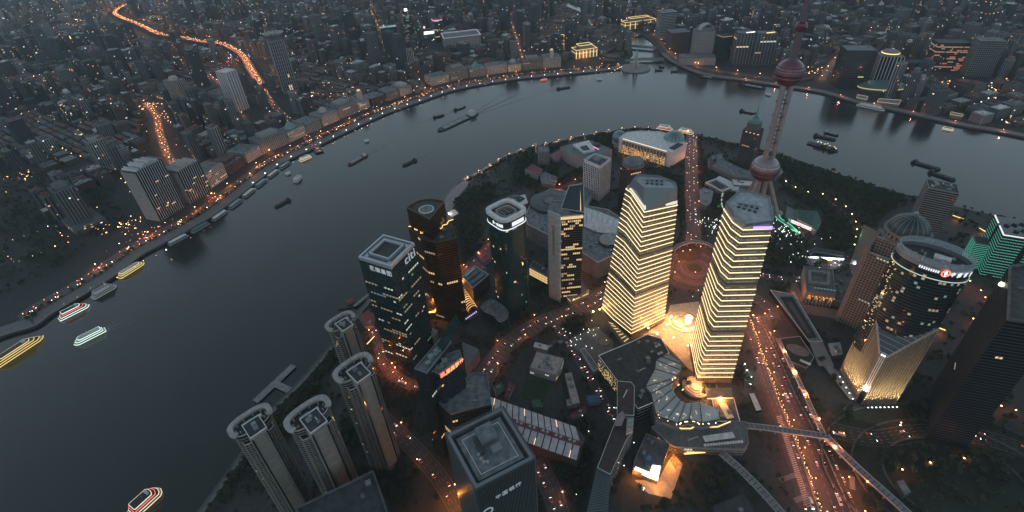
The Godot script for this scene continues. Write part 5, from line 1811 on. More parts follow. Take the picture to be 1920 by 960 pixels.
# ---------------------------------------------------------------- right-hand quarter
func east_quarter() -> void:
	# tower of a glass oval rising from a ribbed stone base
	var L := Vector2(407.7, -403.2)
	var F := Vector2(403.0, -358.5)
	var R := Vector2(445.7, -356.2)
	var F1 := F.lerp(L, 0.10)
	var F2 := F.lerp(R, 0.10)
	var B := Vector2(449, -401)
	var t := thing("oval_tower", "round dark glass tower with glowing red and white roof sign rising from floodlit ribbed base", "tower", at2((L + R) * 0.5))
	blocked.append([L, F, R, B])
	var b := MB.new()
	var hl := 130.0
	var hf := 84.0
	var pts := [[L, hl], [F1, hf], [F2, hf], [R, 128.0], [B, 150.0]]
	for i in 5:
		var p: Array = pts[i]
		var q: Array = pts[(i + 1) % 5]
		b.quad(at2(p[0]), at2(p[0], p[1]), at2(q[0], q[1]), at2(q[0]))
	part(t, "base_wall", b, M.glass_dark)
	for e in [[L, F1, hl, hf, 14], [F2, R, hf, 128.0, 13]]:
		var d: Vector2 = ((e[1] as Vector2) - e[0]).normalized()
		var out := Vector2(-d.y, d.x) * 0.6
		if (e[0] + out).distance_to((L + R) * 0.5) < (e[0] as Vector2).distance_to((L + R) * 0.5):
			out = -out
		for k in e[4] + 1:
			var u: float = float(k) / e[4]
			b = MB.new()
			b.box(at2((e[0] as Vector2).lerp(e[1], u) + out, 0.5), Vector3(1.0, lerpf(e[2], e[3], u), 1.7), -d.angle())
			part(t, "stone_fin", b, M.stone)
		b = MB.new()
		b.bar(at2((e[0] as Vector2) + out, e[2] + 0.6), at2((e[1] as Vector2) + out, e[3] + 0.6), 1.6, 1.4)
		part(t, "coping", b, M.stone_pale)
	for k in 3:
		b = MB.new()
		b.box(at2(F1.lerp(F2, 0.2 + k * 0.3) + Vector2(-1.2, 1.2), 26), Vector3(0.7, hf - 26, 1.0), 0.8)
		part(t, "notch_fin", b, M.white_paint)
	for p in [F1.lerp(F2, 0.3), F1.lerp(F2, 0.7)]:
		boxpart(t, "notch_lamp", at2(p + Vector2(-2.2, 2.2), 26), Vector3(1.6, 0.8, 1.6), 0.8, M.white_light)
		lamp_light(t, at2(p + Vector2(-2.6, 2.6), 28.5), Color(1.0, 0.95, 0.85), 200.0, 0.4)
		boxpart(t, "crest_lamp", at2(p + Vector2(-0.4, 0.4), hf + 0.6), Vector3(1.8, 0.9, 1.8), 0.8, M.white_light)
	# sloping glass behind the low front corner
	b = MB.new()
	b.quad(at2(L, hl), at2(F1, hf), at2(F2, hf), at2(R, 128))
	b.tri(at2(L, hl), at2(R, 128), at2(B, 150))
	part(t, "sloped_glass", b, M.glass_blue)
	for k in 9:
		b = MB.new()
		var u := (k + 0.5) / 9.0
		b.bar(at2(F1.lerp(L, u), lerpf(hf, hl, u) + 0.3), at2(F2.lerp(R, u), lerpf(hf, 128, u) + 0.3), 0.5, 0.5)
		part(t, "glazing_bar", b, M.metal_pale)
	var c := Vector2(431, -385)
	var plan := oval(c, 32, 21.5, 0.74, 56)
	clothe(t, MB.wound(plan), 60, 206, {"wall": M.glass_dark, "wall_name": "oval_glass", "band": M.band_dark_green, "fh": 4, "bh": 0.9, "proud": 0.2, "lit": 0.2, "lit_m": [M.warm_window_dim, M.green_window, M.warm_window_dim], "roof": M.roof_dark, "parapet": 5, "rim": 1.0, "rim_m": M.metal_mid, "units": 8})
	b = MB.new()
	b.rim(scaled(plan, 1.015), -0.4, 191, 191.8, true)
	part(t, "ring_light", b, M.white_window)
	b = MB.new()
	b.rim(scaled(plan, 0.98), 0.5, 206, 212)
	part(t, "glass_screen", b, M.screen_glass if M.has("screen_glass") else clear_glass("screen_glass"))
	b = MB.new()
	b.rim(scaled(plan, 0.985), 0.8, 212, 212.6)
	part(t, "screen_rail", b, M.metal_mid)
	# the swirl of gold lamps up the shaft's left side
	b = MB.new()
	var sr := RandomNumberGenerator.new()
	sr.seed = 4
	for k in 70:
		var u := k / 70.0
		var a := 2.5 + sin(u * 14.0) * 0.14 + sr.randf_range(-0.16, 0.16)
		var p := c + Vector2(cos(a) * 32.4, sin(a) * 21.9).rotated(0.74)
		if sr.randf() < 0.7:
			b.box(at2(p, 185 - u * 95.0 + sr.randf_range(-3, 3)), Vector3(0.9, 0.6, 0.9), 0)
	part(t, "facade_lamp", b, M.warm_window, true)
	# roof sign: characters and a ringed emblem along the rim
	var rim := scaled(plan, 1.02)
	var items := ["middle", "country", "silver", "walk"]
	var order := []
	for i in rim.size():
		var a := fposmod((rim[i] - c).angle(), TAU)
		order.append([a, rim[i]])
	order.sort_custom(func(x, y): return x[0] < y[0])
	var n := 0
	for a in [1.55, 1.36, 1.18, 1.0]:
		var p := c + Vector2.from_angle(a) * ray(plan, c, a) * 1.03
		var tang := -Vector2.from_angle(a).orthogonal()
		var dir := at2(tang if tang.x > 0 else -tang)
		lettering(t, [items[n]], at2(p, 199) - dir * 2.5, dir, Vector3.UP, 5.0, M.white_sign, 0.16)
		n += 1
	for k in 9:
		var a := 2.7 - k * 0.085
		var p := c + Vector2.from_angle(a) * ray(plan, c, a) * 1.03
		boxpart(t, "sign_letter", at2(p, 200), Vector3(1.2, 2.6, 0.7), -a + PI / 2, M.white_sign)
	var ea := 1.78
	var ep := c + Vector2.from_angle(ea) * ray(plan, c, ea) * 1.035
	var e1 := MB.new()
	e1.lathe(Vector3.ZERO, [Vector2(4.2, 0), Vector2(4.2, 0.6), Vector2(3.0, 0.6), Vector2(3.0, 0)], 24)
	var em := MeshInstance3D.new()
	em.name = "sign_emblem"
	em.mesh = e1.mesh(M.red_sign)
	t.add_child(em, true)
	em.position = at2(ep, 201.5) - t.position
	em.rotation = Vector3(PI / 2, -ea + PI / 2, 0)
	e1 = MB.new()
	e1.box(Vector3(0, 0, 0), Vector3(2.2, 0.7, 2.2), 0, true)
	e1.box(Vector3(0, 0, 0), Vector3(0.6, 0.7, 7.0), 0, true)
	var e2 := MeshInstance3D.new()
	e2.name = "emblem_core"
	e2.mesh = e1.mesh(M.white_light)
	em.add_child(e2, true)
	boxpart(t, "roof_unit", at2(c + Vector2(8, 2), 201), Vector3(14, 3, 8), -0.74, M.white_paint)
	# floodlights at the foot
	for k in 9:
		var p := F2.lerp(R, k / 8.0) + Vector2(0, 5)
		boxpart(t, "flood_lamp", at2(p, 0.3), Vector3(1.3, 0.8, 1.3), 0, M.white_light)
		if k % 2 == 0:
			flood(t, at2(p + Vector2(0, 3), 2.5), Vector3(0, 1, -0.16), Color(1.0, 0.84, 0.56), 3600.0)
	for k in 5:
		var p := F1.lerp(L, k / 5.0) + Vector2(-5, 0)
		boxpart(t, "flood_lamp", at2(p, 4.6), Vector3(1.3, 0.8, 1.3), 0, M.white_light)
		flood(t, at2(p + Vector2(-3, 0), 6.5), Vector3(0.16, 1, 0), Color(1.0, 0.84, 0.56), 4200.0 - k * 500.0)
	area("plaza", pl([397.7,-353.8, 450.4,-350, 444.5,-332.7, 404.4,-328.6, 386.8,-340.2]), 0.04, M.paving)
	# domed stone tower
	var A := Vector2(455.5, -494.4)
	var d1 := (Vector2(482, -462) - A).normalized()
	var d2 := Vector2(d1.y, -d1.x)
	t = block("domed_tower", "stepped stone office tower with rows of square windows and a large dark dome", "tower", [A, A + d1 * 58, A + d1 * 58 + d2 * 46, A + d2 * 46], 128, {"wall": M.glass_dark, "band": M.stone_grey, "fh": 4.2, "bh": 2.0, "rib": M.stone_grey, "ribs": 3.6, "rib_w": 1.5, "rib_d": 0.8, "roof": M.roof_grey, "parapet": 2, "rim_m": M.stone_pale, "units": 6, "lit": 0.012})
	clothe(t, MB.wound([A + d1 * 5 + d2 * 5, A + d1 * 56 + d2 * 5, A + d1 * 56 + d2 * 44, A + d1 * 5 + d2 * 44]), 126, 150, {"wall": M.glass_dark, "band": M.stone_grey, "fh": 4.2, "bh": 2.0, "rib": M.stone_grey, "ribs": 3.6, "rib_w": 1.5, "roof": M.roof_grey, "parapet": 1.6, "rim_m": M.stone_pale, "units": 5})
	for k in 2:
		b = MB.new()
		b.box(at2(A + d2 * (2.0 + k * 40) + d1 * 2), Vector3(6, 139, 6), -d1.angle())
		part(t, "corner_pier", b, M.stone_grey)
	var dc := A + d1 * 30 + d2 * 24
	b = MB.new()
	b.lathe(at2(dc, 149), [Vector2(25, 0), Vector2(25, 3), Vector2(23, 3), Vector2(23, 11), Vector2(25, 11), Vector2(25, 13), Vector2(22, 13.5)], 40)
	part(t, "drum", b, M.stone_grey)
	for k in 26:
		var a := TAU * k / 26
		boxpart(t, "drum_window", at2(dc + Vector2.from_angle(a) * 22.9, 154), Vector3(2.4, 4.5, 0.6), -a + PI / 2, M.glass_dark)
	var prof := []
	for k in 11:
		var a := PI / 2 * k / 10
		prof.append(Vector2(maxf(22.0 * cos(a), 0.1), 13 + 21 * sin(a)))
	b = MB.new()
	b.lathe(at2(dc, 149), prof, 40)
	part(t, "dome", b, M.dome_dark)
	for k in 20:
		b = MB.new()
		var a := TAU * k / 20
		for j in 8:
			var p: Vector2 = prof[j]
			var q: Vector2 = prof[j + 1]
			b.bar(at2(dc + Vector2.from_angle(a) * (p.x + 0.2), 149 + p.y), at2(dc + Vector2.from_angle(a) * (q.x + 0.2), 149 + q.y), 0.6, 0.5)
		part(t, "dome_rib", b, M.metal_mid)
	b = MB.new()
	b.lathe(at2(dc, 183), [Vector2(3, -0.5), Vector2(3, 4), Vector2(0.4, 7), Vector2(0.2, 14)], 12)
	part(t, "lantern", b, M.metal_mid)
	b = MB.new()
	b.tri(at2(Vector2(500.1, -561.7), 118), at2(Vector2(508.5, -541.4), 118), at2(Vector2(495.6, -538.3), 40))
	b.tri(at2(Vector2(500.1, -561.7), 118), at2(Vector2(495.6, -538.3), 40), at2(Vector2(504.3, -562.4), 40))
	part(t, "side_glass", b, M.glass_pale)
	# tower banded with teal light
	var gq := [Vector2(723, -566), Vector2(753, -616), Vector2(805, -590), Vector2(776, -540)]
	t = thing("teal_tower", "office block lined floor by floor with teal light, white light along its roof edge", "tower", at2(middle(gq)))
	blocked.append(gq)
	b = MB.new()
	b.prism(gq, 0, 78)
	part(t, "glass_wall", b, M.glass_dark)
	for k in 15:
		b = MB.new()
		b.rim(gq, -0.35, 4 + k * 4.9, 4.8 + k * 4.9, true)
		part(t, "teal_light_band", b, M.teal_light)
	b = MB.new()
	for k in 14:
		var u := (k + 0.5) / 14.0
		b.box(at2((gq[0] as Vector2).lerp(gq[1], u)), Vector3(0.8, 78, 0.8), 0)
		b.box(at2((gq[0] as Vector2).lerp(gq[3], u)), Vector3(0.8, 78, 0.8), 0)
	part(t, "mullions", b, M.metal_dark, true)
	b = MB.new()
	b.box(at2((gq[0] as Vector2).lerp(gq[3], 0.52) + Vector2(0, 0.6)), Vector3(6, 78.4, 1.6), -0.46)
	b.box(at2((gq[0] as Vector2).lerp(gq[1], 0.5) + Vector2(-0.6, 0)), Vector3(1.6, 78.4, 5), -0.5)
	part(t, "dark_slot", b, M.glass_dark)
	b = MB.new()
	b.bar(at2(gq[0], 79), at2(gq[3], 79), 1.4, 1.4)
	b.bar(at2(gq[0], 79), at2((gq[0] as Vector2).lerp(gq[1], 0.45), 79), 1.4, 1.4)
	b.bar(at2((gq[0] as Vector2).lerp(gq[1], 0.6), 79), at2(gq[1], 79), 1.4, 1.4)
	part(t, "roof_edge_light", b, M.white_sign)
	clothe(t, MB.wound([Vector2(716, -590), Vector2(726, -608), Vector2(742, -600), Vector2(732, -582)]), 0, 48, {"wall": M.glass_dark, "band": M.teal_light, "fh": 3.3, "bh": 0.8, "proud": 0.3, "roof": M.roof_dark, "rim_m": M.metal_mid})
	for k in 6:
		boxpart(t, "roof_unit", Vector3(750 + (k % 3) * 12, 78, -590 + (k / 3) * 16), Vector3(7, 3, 6), 0.5, M.metal_dark)
	# unlit tower at the edge, with two round lamps on its flank
	t = block("unlit_tower", "tall unlit dark tower with framed flat roof and two round yellow-green lamps", "tower", pl([512,-380.4, 555.3,-384, 484.2,-296.5, 447.9,-309.6]), 190, {"wall": M.glass_matte, "wall_name": "glass_wall", "band": M.metal_dark, "fh": 4, "bh": 1.2, "roof": M.roof_dark, "parapet": 3, "rim": 1.6, "rim_m": M.concrete_dark, "units": 4, "lit": 0.004})
	for p in pl([494,-363.6, 498.3,-362.3]):
		b = MB.new()
		b.lathe(at2(p, 178), [Vector2(0.1, 0), Vector2(2.2, 0.4), Vector2(2.4, 2), Vector2(2.0, 3.6), Vector2(0.1, 4)], 16)
		part(t, "round_lamp", b, M.lamp_lime if M.has("lamp_lime") else glow("lamp_lime", Color(0.9, 1.0, 0.55), 3.0))
		b = MB.new()
		b.bar(at2(p, 180), at2((p as Vector2) + Vector2(12, -1), 180), 0.6, 0.6)
		part(t, "lamp_bracket", b, M.metal_dark)
	block("striped_tower", "grey office slab with striped floors and white roof plant by the river, behind the dome", "tower", [Vector2(689, -690), Vector2(722, -668), Vector2(704, -640), Vector2(672, -662)], 108, {"wall": M.glass_dark, "band": M.concrete, "fh": 4, "bh": 1.4, "roof": M.roof_dark, "parapet": 2, "units": 12, "rim_m": M.concrete})
	# museum with lit columns
	t = block("columned_museum", "square stone museum with gold lit column front and raised roof frame", "museum", [Vector2(456, -591), Vector2(495, -578), Vector2(466, -522), Vector2(429, -534)], 22, {"wall": M.stone, "roof": M.roof_grey, "parapet": 1.5, "rim": 1.5, "rim_m": M.stone})
	b = MB.new()
	b.rim([Vector2(456, -578), Vector2(484, -569), Vector2(468, -542), Vector2(441, -550)], 3.5, 20, 25)
	part(t, "roof_frame", b, M.concrete)
	for k in 7:
		boxpart(t, "roof_unit", Vector3(446 + k * 4, 20.5, -540 + k * 1.4), Vector3(3, 1.6, 3), 0.3, M.metal_pale)
	for k in 8:
		var p := Vector2(430.5, -532).lerp(Vector2(466, -520.5), (k + 0.3) / 8.0)
		b = MB.new()
		b.lathe(at2(p), [Vector2(1.3, 0), Vector2(1.1, 15), Vector2(1.5, 16)], 10)
		part(t, "column", b, M.stone_pale)
		boxpart(t, "up_lamp", at2(p + Vector2(2.0, 0.5), 15), Vector3(0.9, 0.6, 0.9), 0, M.gold_light)
		if k % 2 == 0:
			lamp_light(t, at2(p + Vector2(1.8, 1.5), 12.5), Color(1.0, 0.58, 0.18), 26.0, 0.5)
	clothe(t, MB.wound([Vector2(466, -523), Vector2(495, -578), Vector2(520, -566), Vector2(492, -514)]), 0, 12, {"wall": M.stone, "roof": M.concrete_dark, "band": M.concrete, "fh": 4, "units": 3})
	lamp_light(t, Vector3(422, 9, -548), Color(1.0, 0.5, 0.22), 240.0, 1.0)
	lamp_light(t, Vector3(480, 9, -508), Color(1.0, 0.55, 0.2), 260.0, 1.0)
	area("museum_court", [Vector2(415, -545), Vector2(450, -600), Vector2(430, -530), Vector2(505, -500), Vector2(490, -485), Vector2(410, -515)], 0.04, M.paving_light)
	# long station roof with planted trough and striped steps
	t = block("station_roof", "long low station roof with a sunken planted trough beside the avenue", "station", pl([388.7,-555.8, 419.4,-542.1, 410.1,-449.7, 392.2,-450.3]), 9, {"wall": M.glass_dark, "roof": M.concrete, "parapet": 0.8, "rim_m": M.white_paint, "rim": 0.6})
	b = MB.new()
	b.prism(pl([395.9,-539, 413.6,-537.4, 406.1,-457.3, 392.5,-456.5]), 8.4, 9.4)
	part(t, "planted_trough", b, M.park_soil)
	b = MB.new()
	b.prism(pl([398.9,-527.2, 406.5,-526.5, 401.8,-465.4, 396.6,-463.9]), 9.4, 9.7)
	part(t, "timber_deck", b, M.brown_clad)
	for k in 24:
		b = MB.new()
		var u := k / 24.0
		b.bar(at2((Vector2(391.7, -449.4) as Vector2).lerp(Vector2(385.2, -412.8), u), 9 - u * 4), at2((Vector2(409.1, -447.9) as Vector2).lerp(Vector2(404.5, -411.3), u), 9 - u * 4), 1.3, 0.6)
		part(t, "step", b, M.concrete if k % 2 else M.pink_clad)
	b = MB.new()
	b.bar(at2(Vector2(398, -415), 4.0), at2(Vector2(400.9, -363.2), 4.0), 12, 0.8)
	part(t, "terrace", b, M.concrete)
	t = block("garden_roof", "dark planted roof with a pale round court beside the avenue", "building", pl([354.4,-461.9, 387.2,-464, 386.6,-426.7, 367.5,-410.8, 352.2,-424.1]), 6, {"wall": M.concrete_dark, "roof": M.park_soil, "parapet": 0.7, "rim_m": M.metal_pale, "rim": 0.4})
	b = MB.new()
	b.prism(oval(Vector2(372, -440.6), 14, 9, 0.6, 28), 5.4, 5.9)
	part(t, "round_court", b, M.paving_light)
	b = MB.new()
	b.bar(at2(Vector2(366.1, -423.9), 6.2), at2(Vector2(375.5, -415.3), 6.2), 3, 1.2)
	part(t, "white_stair", b, M.white_paint)
	area("lower_court", pl([366.9,-415.8, 387,-414.2, 381.9,-358.6, 362.5,-341.9, 357.9,-367.9]), 0.05, M.paving)
	for e in [[pl([803.6,-723.2, 812.5,-709.9]), "gold lit canopy on the near right riverside"], [pl([817.1,-680.7, 819.1,-667.5]), "second gold lit canopy beyond the teal-lined block"], [pl([579.3,-465.6, 586.1,-459]), "row of gold lit gate columns behind the oval tower"]]:
		t = thing("lit_canopy", e[1], "canopy", at2(middle(e[0])))
		b = MB.new()
		b.bar(at2(e[0][0], 4), at2(e[0][1], 4), 6, 0.6)
		part(t, "canopy_roof", b, M.bronze)
		b = MB.new()
		b.bar(at2(e[0][0], 4.6), at2(e[0][1], 4.6), 1.6, 0.5)
		part(t, "canopy_light", b, M.gold_line)
		lamp_light(t, at2(middle(e[0]) + Vector2(-5, 5), 5), Color(1.0, 0.6, 0.22), 90.0, 1.0)
	# footbridges above the avenue
	footbridge("raised footbridge crossing the avenue from the glass-canopied mall", pl([250.4,-335.4, 273.3,-331.1, 300.8,-324.5, 338.3,-315.4]), 7.0)
	footbridge("raised footbridge curving away past the dark round park", pl([337.5,-316.1, 343,-297.9, 352.8,-271.8, 362.9,-249.2, 370.8,-229.8]), 8.0)
	footbridge("raised footbridge running beside the avenue below the station roof", pl([336.1,-316.8, 339.2,-341, 344.1,-373.7, 347.5,-405.7, 351.1,-440.6, 353.5,-460.2]), 5.0)
	footbridge("raised footbridge leaving the terraced building towards the dark lower corner", pl([214.7,-304.6, 228.2,-283.3, 240.4,-260.1, 250.3,-235.6]), 8.0)
	# dark round park with ring terraces
	var pk := area("round_park", oval(Vector2(446.4, -264), 130, 95, 0.1, 48), 0.08, M.park_soil)
	for k in 3:
		b = MB.new()
		b.rim(oval(Vector2(446.4, -264), 128.0 - k * 30, 93.0 - k * 22, 0.1, 60), 2.0, 0.08, 1.2)
		part(pk, "ring_wall", b, M.concrete_dark)
	for e in [[pl([381.1,-262.1, 388.6,-263.3, 387.5,-250.9, 379.4,-248.7]), "pale flat kiosk roof beside the curving footbridge", M.concrete], [pl([476.9,-395.6, 481.3,-377.5, 464.5,-368.6, 465.2,-388.3]), "low dark annex with lit pane behind the ribbed base", M.roof_dark], [pl([414.5,-445.6, 431.9,-446.9, 423.3,-426.5, 408.4,-425]), "grey louvred roof beside the ribbed base tower", M.metal_pale], [pl([186.7,-250.1, 220.5,-259.2, 225.8,-240.6, 198.9,-227.3, 182,-230.8]), "dark faceted low roof below the slanting footbridge", M.roof_dark]]:
		block("low_building", e[1], "building", e[0], 9, {"wall": M.concrete_dark, "roof": e[2], "rim_m": e[2], "parapet": 0.5, "units": 2})

func flood(t: Node3D, p: Vector3, d: Vector3, c: Color, e: float) -> void:
	var l := SpotLight3D.new()
	l.name = "light"
	l.light_color = c
	l.light_energy = e
	l.light_size = 0.5
	l.spot_angle = 32.0
	l.spot_angle_attenuation = 0.6
	l.spot_range = 200.0
	l.spot_attenuation = 2.0
	l.shadow_enabled = true
	t.add_child(l, true)
	l.look_at_from_position(p, p + d, Vector3(0, 0, 1) if absf(d.x) < 0.01 else Vector3(1, 0, 0))

func clear_glass(key: String) -> StandardMaterial3D:
	var m := mat(key, Color(0.5, 0.55, 0.58), 0.06)
	m.transparency = BaseMaterial3D.TRANSPARENCY_ALPHA
	m.albedo_color.a = 0.25
	return m

# distance from c to the outline of a plan in direction a
func ray(plan: Array, c: Vector2, a: float) -> float:
	var d := Vector2.from_angle(a) * 400.0
	for i in plan.size():
		var hit = Geometry2D.segment_intersects_segment(c, c + d, plan[i], plan[(i + 1) % plan.size()])
		if hit != null:
			return c.distance_to(hit)
	return 30.0

func footbridge(label: String, pts: Array, w: float) -> void:
	var line := smooth_line(pts, 4)
	var t := thing("footbridge", label, "bridge", at2(pts[0]))
	var b := MB.new()
	for i in line.size() - 1:
		b.bar(at2(line[i], 8.0), at2(line[i + 1], 8.0), w, 1.2)
	part(t, "deck", b, M.concrete)
	for s in [-1.0, 1.0]:
		b = MB.new()
		for i in line.size() - 1:
			var nn: Vector2 = (line[i + 1] - line[i]).normalized().orthogonal() * s * w * 0.5
			b.bar(at2(line[i] + nn, 9.2), at2(line[i + 1] + nn, 9.2), 0.35, 1.2)
		part(t, "railing", b, M.metal_pale)
	for e in along(line, 16.0, 6.0):
		b = MB.new()
		b.taper(at2(e[0]), at2(e[0], 7.6), 0.9, 0.9, 8)
		part(t, "pier", b, M.concrete)
	for e in along(line, 5.0, 2.0):
		b = MB.new()
		var nn: Vector2 = (e[1] as Vector2).orthogonal()
		b.bar(at2(e[0] - nn * w * 0.46, 8.7), at2(e[0] + nn * w * 0.46, 8.7), 1.0, 0.14)
		part(t, "deck_slab", b, M.concrete_dark)

# ---------------------------------------------------------------- convention hall, aquarium, television tower
func convention_quarter() -> void:
	var A := Vector2(266.9, -1073.5)
	var B := Vector2(362.8, -978.6)
	var C := Vector2(412.1, -1020.4)
	var D := Vector2(325, -1104)
	var roof := [A, B, C, Vector2(400, -1062), Vector2(372, -1092), D, Vector2(292, -1102)]
	var t := block("convention_hall", "broad pale-roofed hall with gold lit colonnade between two glass balls", "hall", roof, 38, {"wall": M.white_paint, "roof": M.roof_white, "parapet": 1.2, "rim": 1.2, "rim_m": M.white_paint})
	var d := (B - A).normalized()
	var out := Vector2(-d.y, d.x)
	if (A + out * 10).y < A.y:
		out = -out
	var b := MB.new()
	b.bar(at2(A.lerp(B, 0.08) + out * 0.4, 17), at2(A.lerp(B, 0.92) + out * 0.4, 17), 0.6, 31)
	part(t, "glass_front", b, M.glass_warm)
	for k in 15:
		var p := A.lerp(B, 0.08 + 0.84 * k / 14.0) + out * 1.6
		b = MB.new()
		b.box(at2(p), Vector3(1.5, 32, 1.5), -d.angle())
		part(t, "column", b, M.stone_pale)
	b = MB.new()
	var rr := RandomNumberGenerator.new()
	rr.seed = 8
	for k in 56:
		for j in 5:
			if rr.randf() < 0.75:
				b.box(at2(A.lerp(B, 0.085 + 0.83 * k / 56.0) + out * 0.9, 2 + j * 4.2), Vector3(1.2, rr.randf_range(1.6, 3.2), 0.3), -d.angle())
	part(t, "lit_windows", b, M.warm_window, true)
	b = MB.new()
	for k in 44:
		b.box(at2(A.lerp(B, 0.08 + 0.84 * (k + 0.5) / 44.0) + out * 1.0, 37.2), Vector3(1.1, 0.9, 1.2), -d.angle())
	part(t, "cornice_lamp", b, M.lamp_soft if M.has("lamp_soft") else glow("lamp_soft", Color(1.0, 0.82, 0.55), 2.0), true)
	for k in 4:
		lamp_light(t, at2(A.lerp(B, 0.15 + 0.22 * k) + out * 9, 7), Color(1.0, 0.62, 0.22), 120.0, 1.0)
	var d2 := (C - B).normalized()
	var o2 := Vector2(-d2.y, d2.x)
	if (o2.y) < 0:
		o2 = -o2
	b = MB.new()
	for k in 12:
		for j in 4:
			b.box(at2(B.lerp(C, 0.3 + 0.6 * k / 12.0) + o2 * 0.3, 3 + j * 5.0), Vector3(2.0, 2.2, 0.3), -d2.angle())
	part(t, "lit_windows", b, M.warm_window_dim, true)
	b = MB.new()
	b.prism([B.lerp(C, 0.25) - o2 * 2, B.lerp(C, 0.8) - o2 * 2, B.lerp(C, 0.8) - o2 * 16, B.lerp(C, 0.25) - o2 * 16], 36.5, 38.6)
	part(t, "roof_pit", b, M.roof_dark)
	for e in [[Vector2(276, -1108), 17.0, 22.0, "ball"], [Vector2(392, -1052), 25.0, 30.0, "dome"]]:
		var prof := []
		for k in 13:
			var a := -PI / 2 + PI * k / 12.0
			prof.append(Vector2(maxf(0.1, cos(a) * e[1]), e[2] + sin(a) * e[1]))
		b = MB.new()
		b.lathe(at2(e[0], 0), prof, 32)
		var ball := part(t, "glass_ball", b, M.dome_green)
		for k in 8:
			var m := MB.new()
			var a := PI * k / 8.0
			for j in 12:
				var p: Vector2 = prof[j]
				var q: Vector2 = prof[j + 1]
				for s in [-1.0, 1.0]:
					m.bar(at2((e[0] as Vector2) + Vector2.from_angle(a) * p.x * 1.01 * s, p.y), at2((e[0] as Vector2) + Vector2.from_angle(a) * q.x * 1.01 * s, q.y), 0.4, 0.4)
			part(ball, "meridian", m, M.metal_pale)
	b = MB.new()
	b.lathe(at2(Vector2(276, -1108)), [Vector2(19, 0), Vector2(19, 5), Vector2(17, 6), Vector2(17, 11), Vector2(15, 12)], 32)
	part(t, "ball_base", b, M.stone_pale)
	# little lit spire at the road's end
	t = thing("lit_spire", "small pale stone spire at the river end of the lit road", "monument", at2(Vector2(455.9, -1083.4)))
	b = MB.new()
	b.lathe(at2(Vector2(455.9, -1083.4)), [Vector2(5, 0), Vector2(4, 3), Vector2(2.4, 10), Vector2(0.2, 22)], 8)
	part(t, "spire", b, M.stone_pale)
	lamp_light(t, at2(Vector2(454.4, -1071.5), 5), Color(1.0, 0.75, 0.6), 60.0, 0.5)
	# aquarium and halls round the television tower
	t = block("aquarium", "low flat hall with pale skylight frame near the television tower", "hall", pl([407.3,-883.6, 436.2,-897.5, 453.5,-857, 427.2,-843.1]), 12, {"wall": M.concrete, "roof": M.concrete, "parapet": 1.0, "rim": 3.0, "rim_m": M.roof_white})
	b = MB.new()
	b.prism(pl([420.6,-880.3, 431.6,-885.7, 441.2,-862.1, 427.5,-855.1]), 11, 12.4)
	part(t, "skylight", b, M.roof_dark)
	block("ribbon_hall", "white ribbon-shaped roof bent round the low flat hall", "hall", pl([441.5,-906.9, 449.7,-910.6, 473.2,-868.5, 467,-853.9, 454.1,-849.1, 438.9,-888.7]), 9, {"wall": M.white_paint, "roof": M.roof_white, "rim_m": M.roof_white, "parapet": 0.4})
	t = block("violet_pavilion", "faceted violet-grey glass pavilion beside the long lit road", "pavilion", pl([384.8,-854.8, 398,-864, 411.4,-847.1, 392.5,-808.2, 377.9,-794.2, 370,-806.9]), 12, {"wall": M.glass_pale, "roof": M.pink_clad, "rim_m": M.metal_mid, "parapet": 0.5, "units": 3})
	for e in [[pl([460.2,-996.2, 489.5,-1008.5, 484.5,-971.3, 510.9,-922.1, 526.4,-910.3, 512.2,-884, 477.7,-897.8, 455.4,-939.5, 444.8,-961.2]), "grey curving museum roof behind the television tower's lower ball", M.roof_grey], [pl([448.4,-979.1, 465.2,-998.3, 476.8,-996.6, 460.9,-961.5, 443.7,-953.6]), "small pale block at the head of the curving museum", M.concrete], [pl([465.5,-887, 502,-873.3, 494.6,-856.5, 460.9,-865.2]), "narrow white canopy below the curving museum", M.roof_white], [pl([562.8,-927.5, 586.9,-929.2, 582,-905.5, 560.6,-889.5, 552.1,-900]), "pinkish round-roofed pavilion right of the television tower", M.pink_clad]]:
		block("museum_block", e[1], "building", e[0], 13, {"wall": M.concrete, "roof": e[2], "rim_m": e[2], "parapet": 0.6, "units": 3, "band": M.concrete_dark, "fh": 5})
	# dark spired hotel
	var sp := [Vector2(508, -968), Vector2(530, -990), Vector2(552, -966), Vector2(530, -944)]
	t = block("spired_tower", "dark stepped tower with copper-green spire behind the television tower", "tower", sp, 88, {"wall": M.glass_dark, "band": M.concrete_dark, "fh": 4, "rib": M.concrete_dark, "ribs": 4, "roof": M.roof_dark, "lit": 0.03, "lit_m": [M.warm_window_dim]})
	b = MB.new()
	b.prism(scaled(sp, 0.72), 86, 104)
	part(t, "upper_stage", b, M.concrete_dark)
	b = MB.new()
	b.lathe(at2(middle(sp), 104), [Vector2(14, 0), Vector2(13, 6), Vector2(9, 12), Vector2(3, 15), Vector2(1.2, 24), Vector2(0.2, 40)], 16)
	part(t, "copper_spire", b, M.dome_green)
	b = MB.new()
	for k in 4:
		var p: Vector2 = (sp[3] as Vector2).lerp(sp[0], k / 4.0)
		b.box(at2(p, 84), Vector3(3, 1.5, 3), 0.7)
	part(t, "roof_lamp", b, M.warm_window)
	# fan-shaped green roof, screen and lit shops east of the television tower
	t = block("amphitheatre", "fan-shaped green terraced roof in the park beyond the twin towers", "amphitheatre", pl([535.5,-762.2, 568.5,-750.9, 558.1,-718.3, 535,-693.9, 533.8,-707.4, 522.2,-731.1]), 12, {"wall": M.concrete, "roof": M.roof_green, "parapet": 0.6, "rim_m": M.concrete})
